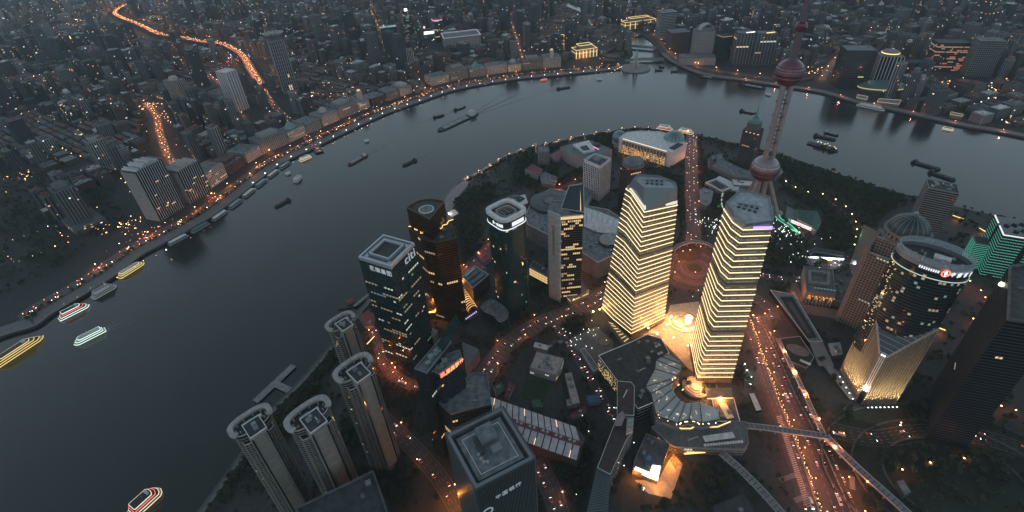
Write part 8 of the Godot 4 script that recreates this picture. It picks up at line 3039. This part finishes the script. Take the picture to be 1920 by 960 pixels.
# ---------------------------------------------------------------- trees
func crown_mesh(s: int, leaves: int, wide: float, high: float) -> ArrayMesh:
	var r := RandomNumberGenerator.new()
	r.seed = s
	var m := MB.new()
	m.tinted = true
	var lobes := []
	for k in 6:
		lobes.append([Vector3(r.randf_range(-0.5, 0.5) * wide, high * r.randf_range(0.45, 0.85), r.randf_range(-0.5, 0.5) * wide), r.randf_range(0.32, 0.55) * wide])
	for k in leaves:
		var l: Array = lobes[k % 6]
		var d := Vector3(r.randfn(), r.randfn() * 0.8, r.randfn()).normalized()
		var p: Vector3 = l[0] + d * l[1] * pow(r.randf(), 0.4)
		var s0 := r.randf_range(0.35, 0.8)
		var a := Vector3(r.randfn(), r.randfn() * 0.5, r.randfn()).normalized() * s0
		var b := d.cross(a).normalized() * s0
		var g := r.randf_range(0.6, 1.25)
		m.tint = Color(0.042 * g, 0.062 * g, 0.030 * g)
		m.quad(p - a, p + b, p + a, p - b)
	return m.mesh(M.leaf)

func greenery() -> void:
	boxes_of.clear()
	for poly in blocked:
		var bb := Rect2(poly[0], Vector2.ZERO)
		for p in poly:
			bb = bb.expand(p)
		boxes_of.append(bb)
	var r := RandomNumberGenerator.new()
	r.seed = 99
	var crowns := []
	var trunks := []
	for k in 3:
		crowns.append(crown_mesh(50 + k, 170, 3.6, 8.0))
		var tm := MB.new()
		tm.taper(Vector3(0, 0, 0), Vector3(0.2, 3.4, 0.1), 0.32, 0.2, 6)
		for j in 3:
			tm.taper(Vector3(0.2, 3.2, 0.1), Vector3(cos(j * 2.1 + k) * 1.8, 5.6, sin(j * 2.1 + k) * 1.8), 0.17, 0.06, 5)
		trunks.append(tm.mesh(M.bark))
	var spots := []
	var fill := FastNoiseLite.new()
	fill.seed = 6
	fill.frequency = 0.018
	# [area, how thickly set, name of the place]
	var places := [
		[pl([606.7,-981.9, 667.6,-927.3, 734.5,-833.5, 771.1,-793.8, 658.7,-717.7, 575.8,-646.4, 550.6,-620, 524.2,-651.8, 590.9,-761.2, 567,-802.5, 561.6,-877.4]), 31.0, "in the dark riverside park"],
		[pl([472.1,-704.5, 531.2,-698.1, 484.6,-612.7, 417.5,-619.3, 419.4,-662.7]), 55.0, "near the lit shop row"],
		[pl([452.9,-1045.3, 435.1,-928.9, 482.7,-876.3, 378.4,-749.2, 371.9,-786.7, 417.3,-931.2]), 40.0, "beside the long lit road"],
		[pl([288.9,-999.2, 379.2,-936.3, 313.2,-721.9, 334,-942.2]), 35.0, "behind the white-crowned tower"],
		[pl([14.6,-1064.5, 62.4,-1101.5, 131,-1122, 104.7,-947.8, 180.6,-1014, 168.5,-939.6, 94,-902.7, 3.7,-937]), 35.0, "in the garden of the old villas"],
		[pl([203.1,-1152.6, 276.2,-1174.7, 270.9,-1086.3, 209.7,-1037.3]), 40.0, "beside the convention hall"],
		[pl([-122.1,-885.4, -61.2,-957.1, -25.6,-940.7, -64.7,-837.4, -91.5,-715.9, -114.4,-768.5]), 45.0, "in the riverside garden"],
		[pl([-104.1,-767.3, -58.7,-798.4, -52.6,-711.8, -88,-641.3]), 50.0, "round the garden road"],
		[pl([-7.7,-606.9, 37.7,-629.1, 50.4,-576.3, 13.9,-533, -14.6,-524.5]), 35.0, "at the rounded tower's foot"],
		[pl([61.8,-528.8, 95.1,-537, 106.2,-463.7, 117.3,-409.6, 97.7,-379.3, 76.1,-412.7, 63.3,-476.8]), 45.0, "along the mall street"],
		[pl([4,-431, 45.8,-421.8, 44.4,-379.3, 4.6,-382.2]), 65.0, "round the school yard"],
		[pl([-325.1,-386.9, -298.4,-428.4, -268.7,-504.1, -251.3,-512.8, -268,-422, -287.3,-355.6, -337.4,-296, -352.8,-291.2]), 35.0, "between the residential towers and the river"],
		[pl([-243.8,-339.2, -210.9,-452, -151.6,-397.4, -114.7,-311.6, -133.1,-272.3, -201.1,-271]), 40.0, "among the residential towers"],
		[pl([28.6,-354.8, 88.4,-365, 72.8,-311.8, 57.6,-255.5, 8,-258.4]), 50.0, "along the lower road"],
		[pl([136.7,-280.7, 208.5,-302.9, 233.3,-277.5, 182.2,-248, 112.1,-252.2]), 55.0, "on the dark lawn below the terraces"],
		[pl([278.8,-414, 295.9,-421.3, 284.6,-358.3, 265.9,-352.4]), 30.0, "along the avenue's kerb"],
		[pl([380.8,-351.4, 454,-346.1, 451.6,-325.3, 376.6,-323.8]), 40.0, "before the ribbed base tower"],
		[pl([388,-303.5, 534.5,-293.7, 486.7,-239.9, 379.7,-241.2]), 70.0, "in the dark round park"],
		[pl([393.7,-569, 414.8,-560.9, 392.2,-500, 374.9,-512.3]), 30.0, "by the station roof"],
		[pl([363.6,-416, 381,-373.8, 362.7,-331.5, 350,-353.6]), 45.0, "in the lower court beside the avenue"],
		[pl([452.8,-353.5, 641.2,-429.4, 556.2,-318, 451.6,-325.3]), 75.0, "under the unlit tower"],
	]
	for e in places:
		var bb := Rect2(e[0][0], Vector2.ZERO)
		for p in e[0]:
			bb = bb.expand(p)
		var n := int(bb.get_area() / e[1])
		for k in n:
			var p := Vector2(r.randf_range(bb.position.x, bb.end.x), r.randf_range(bb.position.y, bb.end.y))
			if inside(p, e[0]) and clear_of(p, 1.5):
				spots.append([p, e[2], r.randf_range(0.8, 1.5)])
	# trees wherever the ground between things is free
	for k in 9000:
		var p := Vector2(r.randf_range(-420, 900), r.randf_range(-1200, -190))
		if fill.get_noise_2d(p.x, p.y) > -0.12 and inside(p, land_east) and clear_of(p, 2.2):
			spots.append([p, "between the towers of the near bank", r.randf_range(0.7, 1.35)])
	# rows beside the walks and roads
	for e in along(near_bank.slice(0, 90), 6.0):
		for s in [12.0, 18.0]:
			var nn: Vector2 = (e[1] as Vector2).orthogonal()
			if not inside((e[0] as Vector2) + nn * 12, land_east):
				nn = -nn
			var p: Vector2 = (e[0] as Vector2) + nn * (s + r.randf_range(-2, 4))
			if clear_of(p, 1.0) and r.randf() < 0.85:
				spots.append([p, "along the near riverside walk", r.randf_range(0.7, 1.2)])
	for key in ["ring_west", "temple", "river_road", "lower_road", "garden_road", "ring_east", "east_road"]:
		var w: float = {"ring_west": 17, "temple": 16, "river_road": 11, "lower_road": 14, "garden_road": 9, "ring_east": 14, "east_road": 11}[key]
		for e in along(lines[key], 7.0):
			for s in [-1.0, 1.0, -1.4, 1.4]:
				var p: Vector2 = (e[0] as Vector2) + (e[1] as Vector2).orthogonal() * s * w
				if clear_of(p, 1.0) and r.randf() < 0.8:
					spots.append([p, "lining the roads", r.randf_range(0.6, 1.0)])
	for e in along(lines.avenue[2], 5.5):
		spots.append([(e[0] as Vector2), "in the avenue's planted strip", r.randf_range(0.45, 0.7)])
	for e in along(lines.avenue[5], 8.0):
		spots.append([(e[0] as Vector2), "in the avenue's planted strip", r.randf_range(0.35, 0.5)])
	var near_count := spots.size()
	# far bank: waterfront trees and the creekside park
	for e in along(lines.bund, 9.0):
		for s in [16.0, 20.0]:
			var nn: Vector2 = (e[1] as Vector2).orthogonal()
			if inside((e[0] as Vector2) + nn * 60, land_west) and not inside((e[0] as Vector2) - nn * 60, land_west):
				nn = -nn
			if r.randf() < 0.5:
				spots.append([(e[0] as Vector2) + nn * s, "", r.randf_range(0.8, 1.3)])
	for e in [[pl([271.7,-1753.4, 326.6,-1794.1, 404,-1790.6, 420.9,-1734.4, 370.5,-1719.7, 284.5,-1712.8]), 60.0], [pl([401.3,-1982.2, 485.7,-2027.3, 508.3,-1940.9, 468.8,-1859.9, 404.1,-1889.3]), 60.0], [pl([-1278.5,-1154.4, -1149.9,-1166.1, -924.3,-1029.5, -814,-883.3, -842.3,-744.8, -893.4,-662.9, -1131.5,-919]), 200.0], [pl([-1172.9,-1554.5, -1144.8,-1596.7, -1017.2,-1344.2, -1018.1,-1273.6]), 140.0], [pl([1092.8,-1457.3, 1199.1,-1312.3, 1261.5,-1110, 1222.6,-1066.3, 1095.1,-1211, 998.7,-1331.6]), 260.0], [pl([-754.2,-1420, -610.8,-1376.6, -529.3,-1263.2, -596.8,-1245.7]), 200.0]]:
		var bb := Rect2(e[0][0], Vector2.ZERO)
		for p in e[0]:
			bb = bb.expand(p)
		for k in int(bb.get_area() / e[1]):
			var p := Vector2(r.randf_range(bb.position.x, bb.end.x), r.randf_range(bb.position.y, bb.end.y))
			if inside(p, e[0]) and (inside(p, land_west) or inside(p, land_north)) and clear_of(p, 2.0):
				spots.append([p, "", r.randf_range(1.0, 1.7)])
	# the 290 nearest in view stand singly
	var near := spots.slice(0, near_count)
	near.sort_custom(func(a, b): return a[0].length_squared() < b[0].length_squared())
	var shapes := ["spreading", "rounded", "loose"]
	for k in mini(290, near.size()):
		var e: Array = near[k]
		var i: int = r.randi() % 3
		var t := thing("tree", "%s%s dark green broadleaf tree %s" % ["tall " if e[2] > 1.15 else ("small " if e[2] < 0.75 else ""), shapes[i], e[1]], "tree", at2(e[0]), "street and garden trees")
		t.scale = Vector3.ONE * e[2]
		t.rotation.y = r.randf() * TAU
		for q in [["trunk", trunks[i]], ["crown", crowns[i]]]:
			var o := MeshInstance3D.new()
			o.name = q[0]
			o.mesh = q[1]
			t.add_child(o, true)
	var rest := near.slice(290)
	rest.append_array(spots.slice(near_count))
	for i in 3:
		var mine := []
		for k in rest.size():
			if k % 3 == i:
				mine.append(rest[k])
		var am := ArrayMesh.new()
		for q in [trunks[i], crowns[i]]:
			am.add_surface_from_arrays(Mesh.PRIMITIVE_TRIANGLES, (q as ArrayMesh).surface_get_arrays(0))
			am.surface_set_material(am.get_surface_count() - 1, (q as ArrayMesh).surface_get_material(0))
		var mm := MultiMesh.new()
		mm.transform_format = MultiMesh.TRANSFORM_3D
		mm.use_colors = true
		mm.mesh = am
		mm.instance_count = mine.size()
		for k in mine.size():
			mm.set_instance_transform(k, Transform3D(Basis(Vector3.UP, r.randf() * TAU).scaled(Vector3.ONE * float(mine[k][2])), at2(mine[k][0])))
			var g := r.randf_range(0.55, 1.6)
			mm.set_instance_color(k, Color(g * r.randf_range(0.85, 1.25), g, g * r.randf_range(0.8, 1.05)))
		var o := MultiMeshInstance3D.new()
		o.name = numbered("woodland")
		o.multimesh = mm
		add_child(o)
		o.set_meta("kind", "stuff")
		tag(o, "dark %s trees massed in parks and along both banks" % shapes[i], "trees")
	var path := smooth_line(pl([566.9,-876.8, 582.1,-831.3, 614.9,-812.9, 629.3,-766.1, 612.4,-705.8, 571.5,-646.8]), 5)
	var pm := MB.new()
	strip(pm, path, 5.0, 0.3)
	setting("park_path", pm, M.paving_light)
	for e in along(path, 26.0, 6.0):
		ball_lamp((e[0] as Vector2) + Vector2(3, 0), 9.0, "lamp_warm", Color(1.0, 0.8, 0.55), 60.0, "small globe lamp beside the riverside park's path", "park path lamps", 0.6)
	# small lamps strung in the avenue's strip and the lit garden
	var m := MB.new()
	for e in along(lines.avenue[2], 2.6):
		m.box(at2((e[0] as Vector2) + Vector2(r.randf_range(-1.6, 1.6), r.randf_range(-1, 1)), r.randf_range(1.0, 5.0)), Vector3(0.5, 0.5, 0.5))
	stuff_mesh("string_lights", m, M.lamp_gold_small if M.has("lamp_gold_small") else glow("lamp_gold_small", Color(1.0, 0.66, 0.22), 5.0), "tiny gold string lights in the avenue's planted strip", "lights")
	m = MB.new()
	for e in [[Vector2(480, -707), 34.0, 70], [Vector2(373.9, -742.6), 26.0, 50], [Vector2(463.4, -658.1), 30.0, 26], [Vector2(522.2, -640.1), 50.0, 24], [Vector2(289.4, -554.3), 14.0, 10], [Vector2(93.3, -499.4), 26.0, 26], [Vector2(110, -315.7), 60.0, 26]]:
		for k in e[2]:
			m.box(at2((e[0] as Vector2) + Vector2(r.randfn(), r.randfn()) * e[1] * 0.6, r.randf_range(0.6, 4)), Vector3(0.7, 0.7, 0.7))
	stuff_mesh("garden_lights", m, M.garden_white if M.has("garden_white") else glow("garden_white", Color(0.95, 1.0, 0.9), 4.0), "many tiny white garden lights among trees near the television tower", "lights")

func stuff_mesh(called: String, m: MB, material: Material, label: String, category: String) -> void:
	var o := MeshInstance3D.new()
	o.name = numbered(called)
	o.mesh = m.mesh(material)
	add_child(o)
	o.set_meta("kind", "stuff")
	tag(o, label, category)

# ---------------------------------------------------------------- cars and street lamps
func car_mesh(paint: Material, l := 4.6, h := 1.5, w := 1.85, glow_size := 1.0) -> ArrayMesh:
	var body := MB.new()
	var y := 0.35
	var prof := [Vector2(-l * 0.5, y), Vector2(-l * 0.5, y + h * 0.38), Vector2(-l * 0.34, y + h * 0.42), Vector2(-l * 0.24, h), Vector2(l * 0.12, h), Vector2(l * 0.27, y + h * 0.40), Vector2(l * 0.48, y + h * 0.30), Vector2(l * 0.5, y)]
	for s in [-1.0, 1.0]:
		for k in range(1, prof.size() - 1):
			body.tri(Vector3(prof[0].x, prof[0].y, s * w * 0.5), Vector3(prof[k].x, prof[k].y, s * w * 0.5), Vector3(prof[k + 1].x, prof[k + 1].y, s * w * 0.5))
	var glass := MB.new()
	for k in prof.size() - 1:
		var a: Vector2 = prof[k]
		var b: Vector2 = prof[k + 1]
		(glass if k == 2 or k == 4 else body).quad(Vector3(a.x, a.y, -w * 0.5), Vector3(a.x, a.y, w * 0.5), Vector3(b.x, b.y, w * 0.5), Vector3(b.x, b.y, -w * 0.5))
	for s in [-1.0, 1.0]:
		glass.quad(Vector3(-l * 0.26, h * 0.62, s * (w * 0.5 + 0.01)), Vector3(-l * 0.2, h * 0.95, s * (w * 0.5 + 0.01)), Vector3(l * 0.1, h * 0.95, s * (w * 0.5 + 0.01)), Vector3(l * 0.2, h * 0.62, s * (w * 0.5 + 0.01)))
	for x in [-0.32, 0.32]:
		for s in [-1.0, 1.0]:
			glass.taper(Vector3(l * x, 0.33, s * (w * 0.5 - 0.1)), Vector3(l * x, 0.33, s * (w * 0.5 + 0.04)), 0.33, 0.33, 8)
	var head := MB.new()
	var tail := MB.new()
	for s in [-1.0, 1.0]:
		head.box(Vector3(l * 0.49, y + h * 0.16, s * w * 0.34), Vector3(0.3, 0.28 * glow_size, 0.5 * glow_size))
		tail.box(Vector3(-l * 0.49, y + h * 0.24, s * w * 0.36), Vector3(0.25, 0.24 * glow_size, 0.4 * glow_size))
	var am := body.mesh(paint)
	glass.add_to(am, M.car_glass)
	head.add_to(am, M.headlight)
	tail.add_to(am, M.taillight)
	return am

func traffic() -> void:
	var r := RandomNumberGenerator.new()
	r.seed = 314
	var paints := [["white", M.car_white], ["black", M.car_dark], ["silver", M.car_silver], ["red", M.car_red]]
	var small := []
	var far := []
	for p in paints:
		small.append(car_mesh(p[1]))
		far.append(car_mesh(p[1], 4.8, 1.6, 1.9, 2.0))
	var bus := car_mesh(M.car_white, 12.0, 3.2, 2.6, 1.6)
	var n := 0
	var runs := []
	for k in [0, 1, 3, 4, 6]:
		runs.append([lines.avenue[k], 0.0, 1.0 if k < 3 else -1.0, 15.0, "on the wide avenue", false])
	for e in [["ring_west", 5.0, 13.0, "on the orange-lit ring road"], ["temple", 4.5, 15.0, "on the long red-lit road"], ["river_road", 2.6, 22.0, "on the riverside road"], ["lower_road", 4.0, 12.0, "on the road past the panelled hall"], ["lower_left", 4.0, 26.0, "on the road past the ribbed tower"], ["ring_north", 3.0, 14.0, "on the junction by the twin towers"], ["east_road", 3.0, 16.0, "on the road by the lit shop row"], ["garden_road", 2.2, 24.0, "on the garden road"], ["ring_east", 4.0, 40.0, "on the dark ring road"], ["mall_street", 2.0, 12.0, "on the mall street"]]:
		for s in [-1.0, 1.0]:
			runs.append([lines[e[0]], e[1] * s, s, e[2], e[3], false])
	for e in [["bund", 5.0, 34.0, "on the far waterfront road"], ["elevated", 4.0, 34.0, "on the far curving avenue"], ["yan", 6.0, 44.0, "on the far elevated road"]]:
		for s in [-1.0, 1.0]:
			runs.append([lines[e[0]], e[1] * s, s, e[2], e[3], true])
	for run in runs:
		for e in along(run[0], run[3], r.randf() * 10.0):
			if r.randf() < (0.5 if run[4] == "on the wide avenue" else 0.35) or n >= 298:
				continue
			var d: Vector2 = e[1]
			var p: Vector2 = (e[0] as Vector2) + d.orthogonal() * (run[1] + r.randf_range(-0.8, 0.8)) + d * r.randf_range(-4, 4)
			var i := r.randi() % 4
			var big: bool = r.randf() < 0.05 and not run[5]
			var o := MeshInstance3D.new()
			o.name = numbered("bus" if big else "car")
			o.mesh = bus if big else (far[i] if run[5] else small[i])
			add_child(o)
			o.position = at2(p, 15.1 if run[0] == lines.yan else 0.14)
			o.rotation.y = -d.angle() + (PI if run[2] < 0 else 0.0)
			tag(o, "%s with lit lamps %s" % ["long white bus" if big else paints[i][0] + " saloon car", run[4]], "bus" if big else "car", "vehicles " + run[4])
			n += 1

func lamp_post(p: Vector2, d: Vector2, h: float, m: Material, c: Color, e: float, label: String, group: String, head := 1.0) -> void:
	var t := thing("street_lamp", label, "street lamp", at2(p), group)
	var b := MB.new()
	b.taper(at2(p), at2(p, h), 0.16, 0.09, 5)
	b.bar(at2(p, h), at2(p + d * 1.6, h + 0.3), 0.14, 0.14)
	part(t, "pole", b, M.metal_dark)
	b = MB.new()
	b.box(at2(p + d * 1.7, h - 0.05), Vector3(0.9 * head, 0.3, 0.9 * head), -d.angle(), true)
	part(t, "lamp_head", b, m)
	if e > 0.0:
		lamp_light(t, at2(p + d * 1.7, h - 0.6), c, e, 0.5)

func street_lamps() -> void:
	var orange := Color(1.0, 0.45, 0.18)
	var rosy := Color(1.0, 0.52, 0.32)
	var warm := Color(1.0, 0.66, 0.36)
	for e in [["ring_west", 13.0, 34.0, rosy, 110.0, "orange-lit ring road", 1], ["temple", 12.5, 38.0, Color(1.0, 0.50, 0.34), 150.0, "long red-lit road", 1], ["river_road", 8.0, 30.0, orange, 150.0, "riverside road", 1], ["lower_road", 10.5, 40.0, rosy, 60.0, "road past the panelled hall", 1], ["lower_left", 9.5, 52.0, orange, 45.0, "road past the ribbed tower", 1], ["garden_road", 6.0, 40.0, orange, 200.0, "garden road", 1], ["ring_east", 10.5, 70.0, orange, 50.0, "dark ring road", 1], ["ring_north", 8.5, 36.0, rosy, 160.0, "junction by the twin towers", 1], ["flower_road", 6.0, 34.0, rosy, 240.0, "short road by the prow tower", 1]]:
		var side := 1.0
		for q in along(lines[e[0]], e[2], 8.0):
			side = -side
			var nn: Vector2 = (q[1] as Vector2).orthogonal() * side
			lamp_post((q[0] as Vector2) + nn * e[1], -nn, 10.0, M.lamp_orange, e[3], e[4], "slim post with orange lamp beside the " + e[5], "street lamps of the " + e[5])
	for k in [2, 6]:
		for q in along(lines.avenue[k], 34.0, 6.0):
			lamp_post(q[0], (q[1] as Vector2).orthogonal(), 11.0, M.lamp_orange, rosy, 420.0, "tall post with orange lamp in the avenue's strip", "street lamps of the avenue")
	for p in pl([286.8,-661.3, 299.4,-663, 271.6,-633.9, 288.6,-604.8, 323.6,-628.7, 256.4,-607.9]):
		lamp_post(p, Vector2.RIGHT, 11.0, M.lamp_orange, orange, 420.0, "tall post with orange lamp at the round junction", "street lamps of the round junction")
	for p in pl([-197.4,-498.2, -179,-458.5, -203.5,-451.4]):
		lamp_post(p, Vector2.RIGHT, 10.0, M.lamp_orange, orange, 200.0, "post with orange lamp between the residential towers and square tower", "street lamps by the residential towers")
	for p in pl([688.3,-547.3, 687,-526, 681.3,-511.5, 631.8,-472.9, 425.4,-323.1, 554.6,-338.9, 565.9,-332.4, 426.6,-279, 464.6,-281.3, 393,-273.6, 349.4,-263.4, 339.9,-302.9]):
		lamp_post(p, Vector2.RIGHT, 9.0, M.lamp_orange, orange, 70.0, "lone orange lamp in the dark eastern streets and round park", "lamps of the dark eastern streets", 1.3)
	# white lamps by the avenue kerb
	for p in pl([290.4,-421.7, 288.9,-411.6, 289.6,-400.6, 283.8,-390.5]):
		lamp_post(p, Vector2.RIGHT, 8.0, M.lamp_white, Color(0.9, 0.95, 1.0), 120.0, "post with cold white lamp beside the avenue", "white kerb lamps")
	# the far waterfront: gold road lamps and a string of white promenade lamps
	var i := 0
	for q in along(lines.bund, 52.0, 150.0):
		i += 1
		var nn: Vector2 = (q[1] as Vector2).orthogonal() * (1.0 if i % 2 else -1.0)
		var strong := 300.0 * (0.35 + absf(sin(i * 0.55)))
		lamp_post((q[0] as Vector2) + nn * 13.0, -nn, 8.0, M.lamp_orange, Color(1.0, 0.58, 0.26), strong, "tall gold lamp on the far waterfront road", "street lamps of the far waterfront", 1.6)
	for q in along(west_bank, 46.0, 560.0):
		lamp_post((q[0] as Vector2), (q[1] as Vector2).orthogonal(), 5.0, M.lamp_white, Color.WHITE, 0.0, "short white lamp on the far promenade's river edge", "white lamps of the far promenade", 1.8)
	for q in along(north_bank, 90.0, 420.0):
		lamp_post((q[0] as Vector2), (q[1] as Vector2).orthogonal(), 8.0, M.lamp_orange, Color(1.0, 0.5, 0.4), 260.0, "pinkish lamp on the north quay wall", "lamps of the north quay", 1.2)
	for e in [["elevated", 60.0, 420.0, "far curving avenue"], ["yan", 84.0, 1500.0, "far elevated road"], ["nan", 100.0, 300.0, "far inland street"], ["cross_a", 100.0, 300.0, "street behind the old waterfront"], ["west_cross", 90.0, 260.0, "narrow inland street"], ["hongkou", 70.0, 300.0, "street along the north bank"], ["north_in", 110.0, 300.0, "far right inland street"]]:
		for q in along(lines[e[0]], e[1], 10.0):
			lamp_post(q[0], (q[1] as Vector2).orthogonal(), 26.0 if e[0] == "yan" else 11.0, M.lamp_orange, Color(1.0, 0.54, 0.24), e[2], "high orange lamp above the " + e[3], "lamps of the " + e[3], 2.4)
	for p in far_glow.slice(0, 14):
		lamp_post(p, Vector2.RIGHT, 9.0, M.lamp_orange, Color(1.0, 0.5, 0.22), 520.0, "bright orange lamp at a far street corner among the roofs", "street corner lamps of the far city", 1.8)
	# lit riverside walk before the villas
	for q in along(near_bank.slice(36, 62), 36.0, 10.0):
		var nn: Vector2 = (q[1] as Vector2).orthogonal()
		if not inside((q[0] as Vector2) + nn * 8, land_east):
			nn = -nn
		lamp_post((q[0] as Vector2) + nn * 6.0, -nn, 6.0, M.lamp_warm, Color(1.0, 0.78, 0.72), 150.0, "low warm lamp on the near riverside walk", "lamps of the near riverside walk")
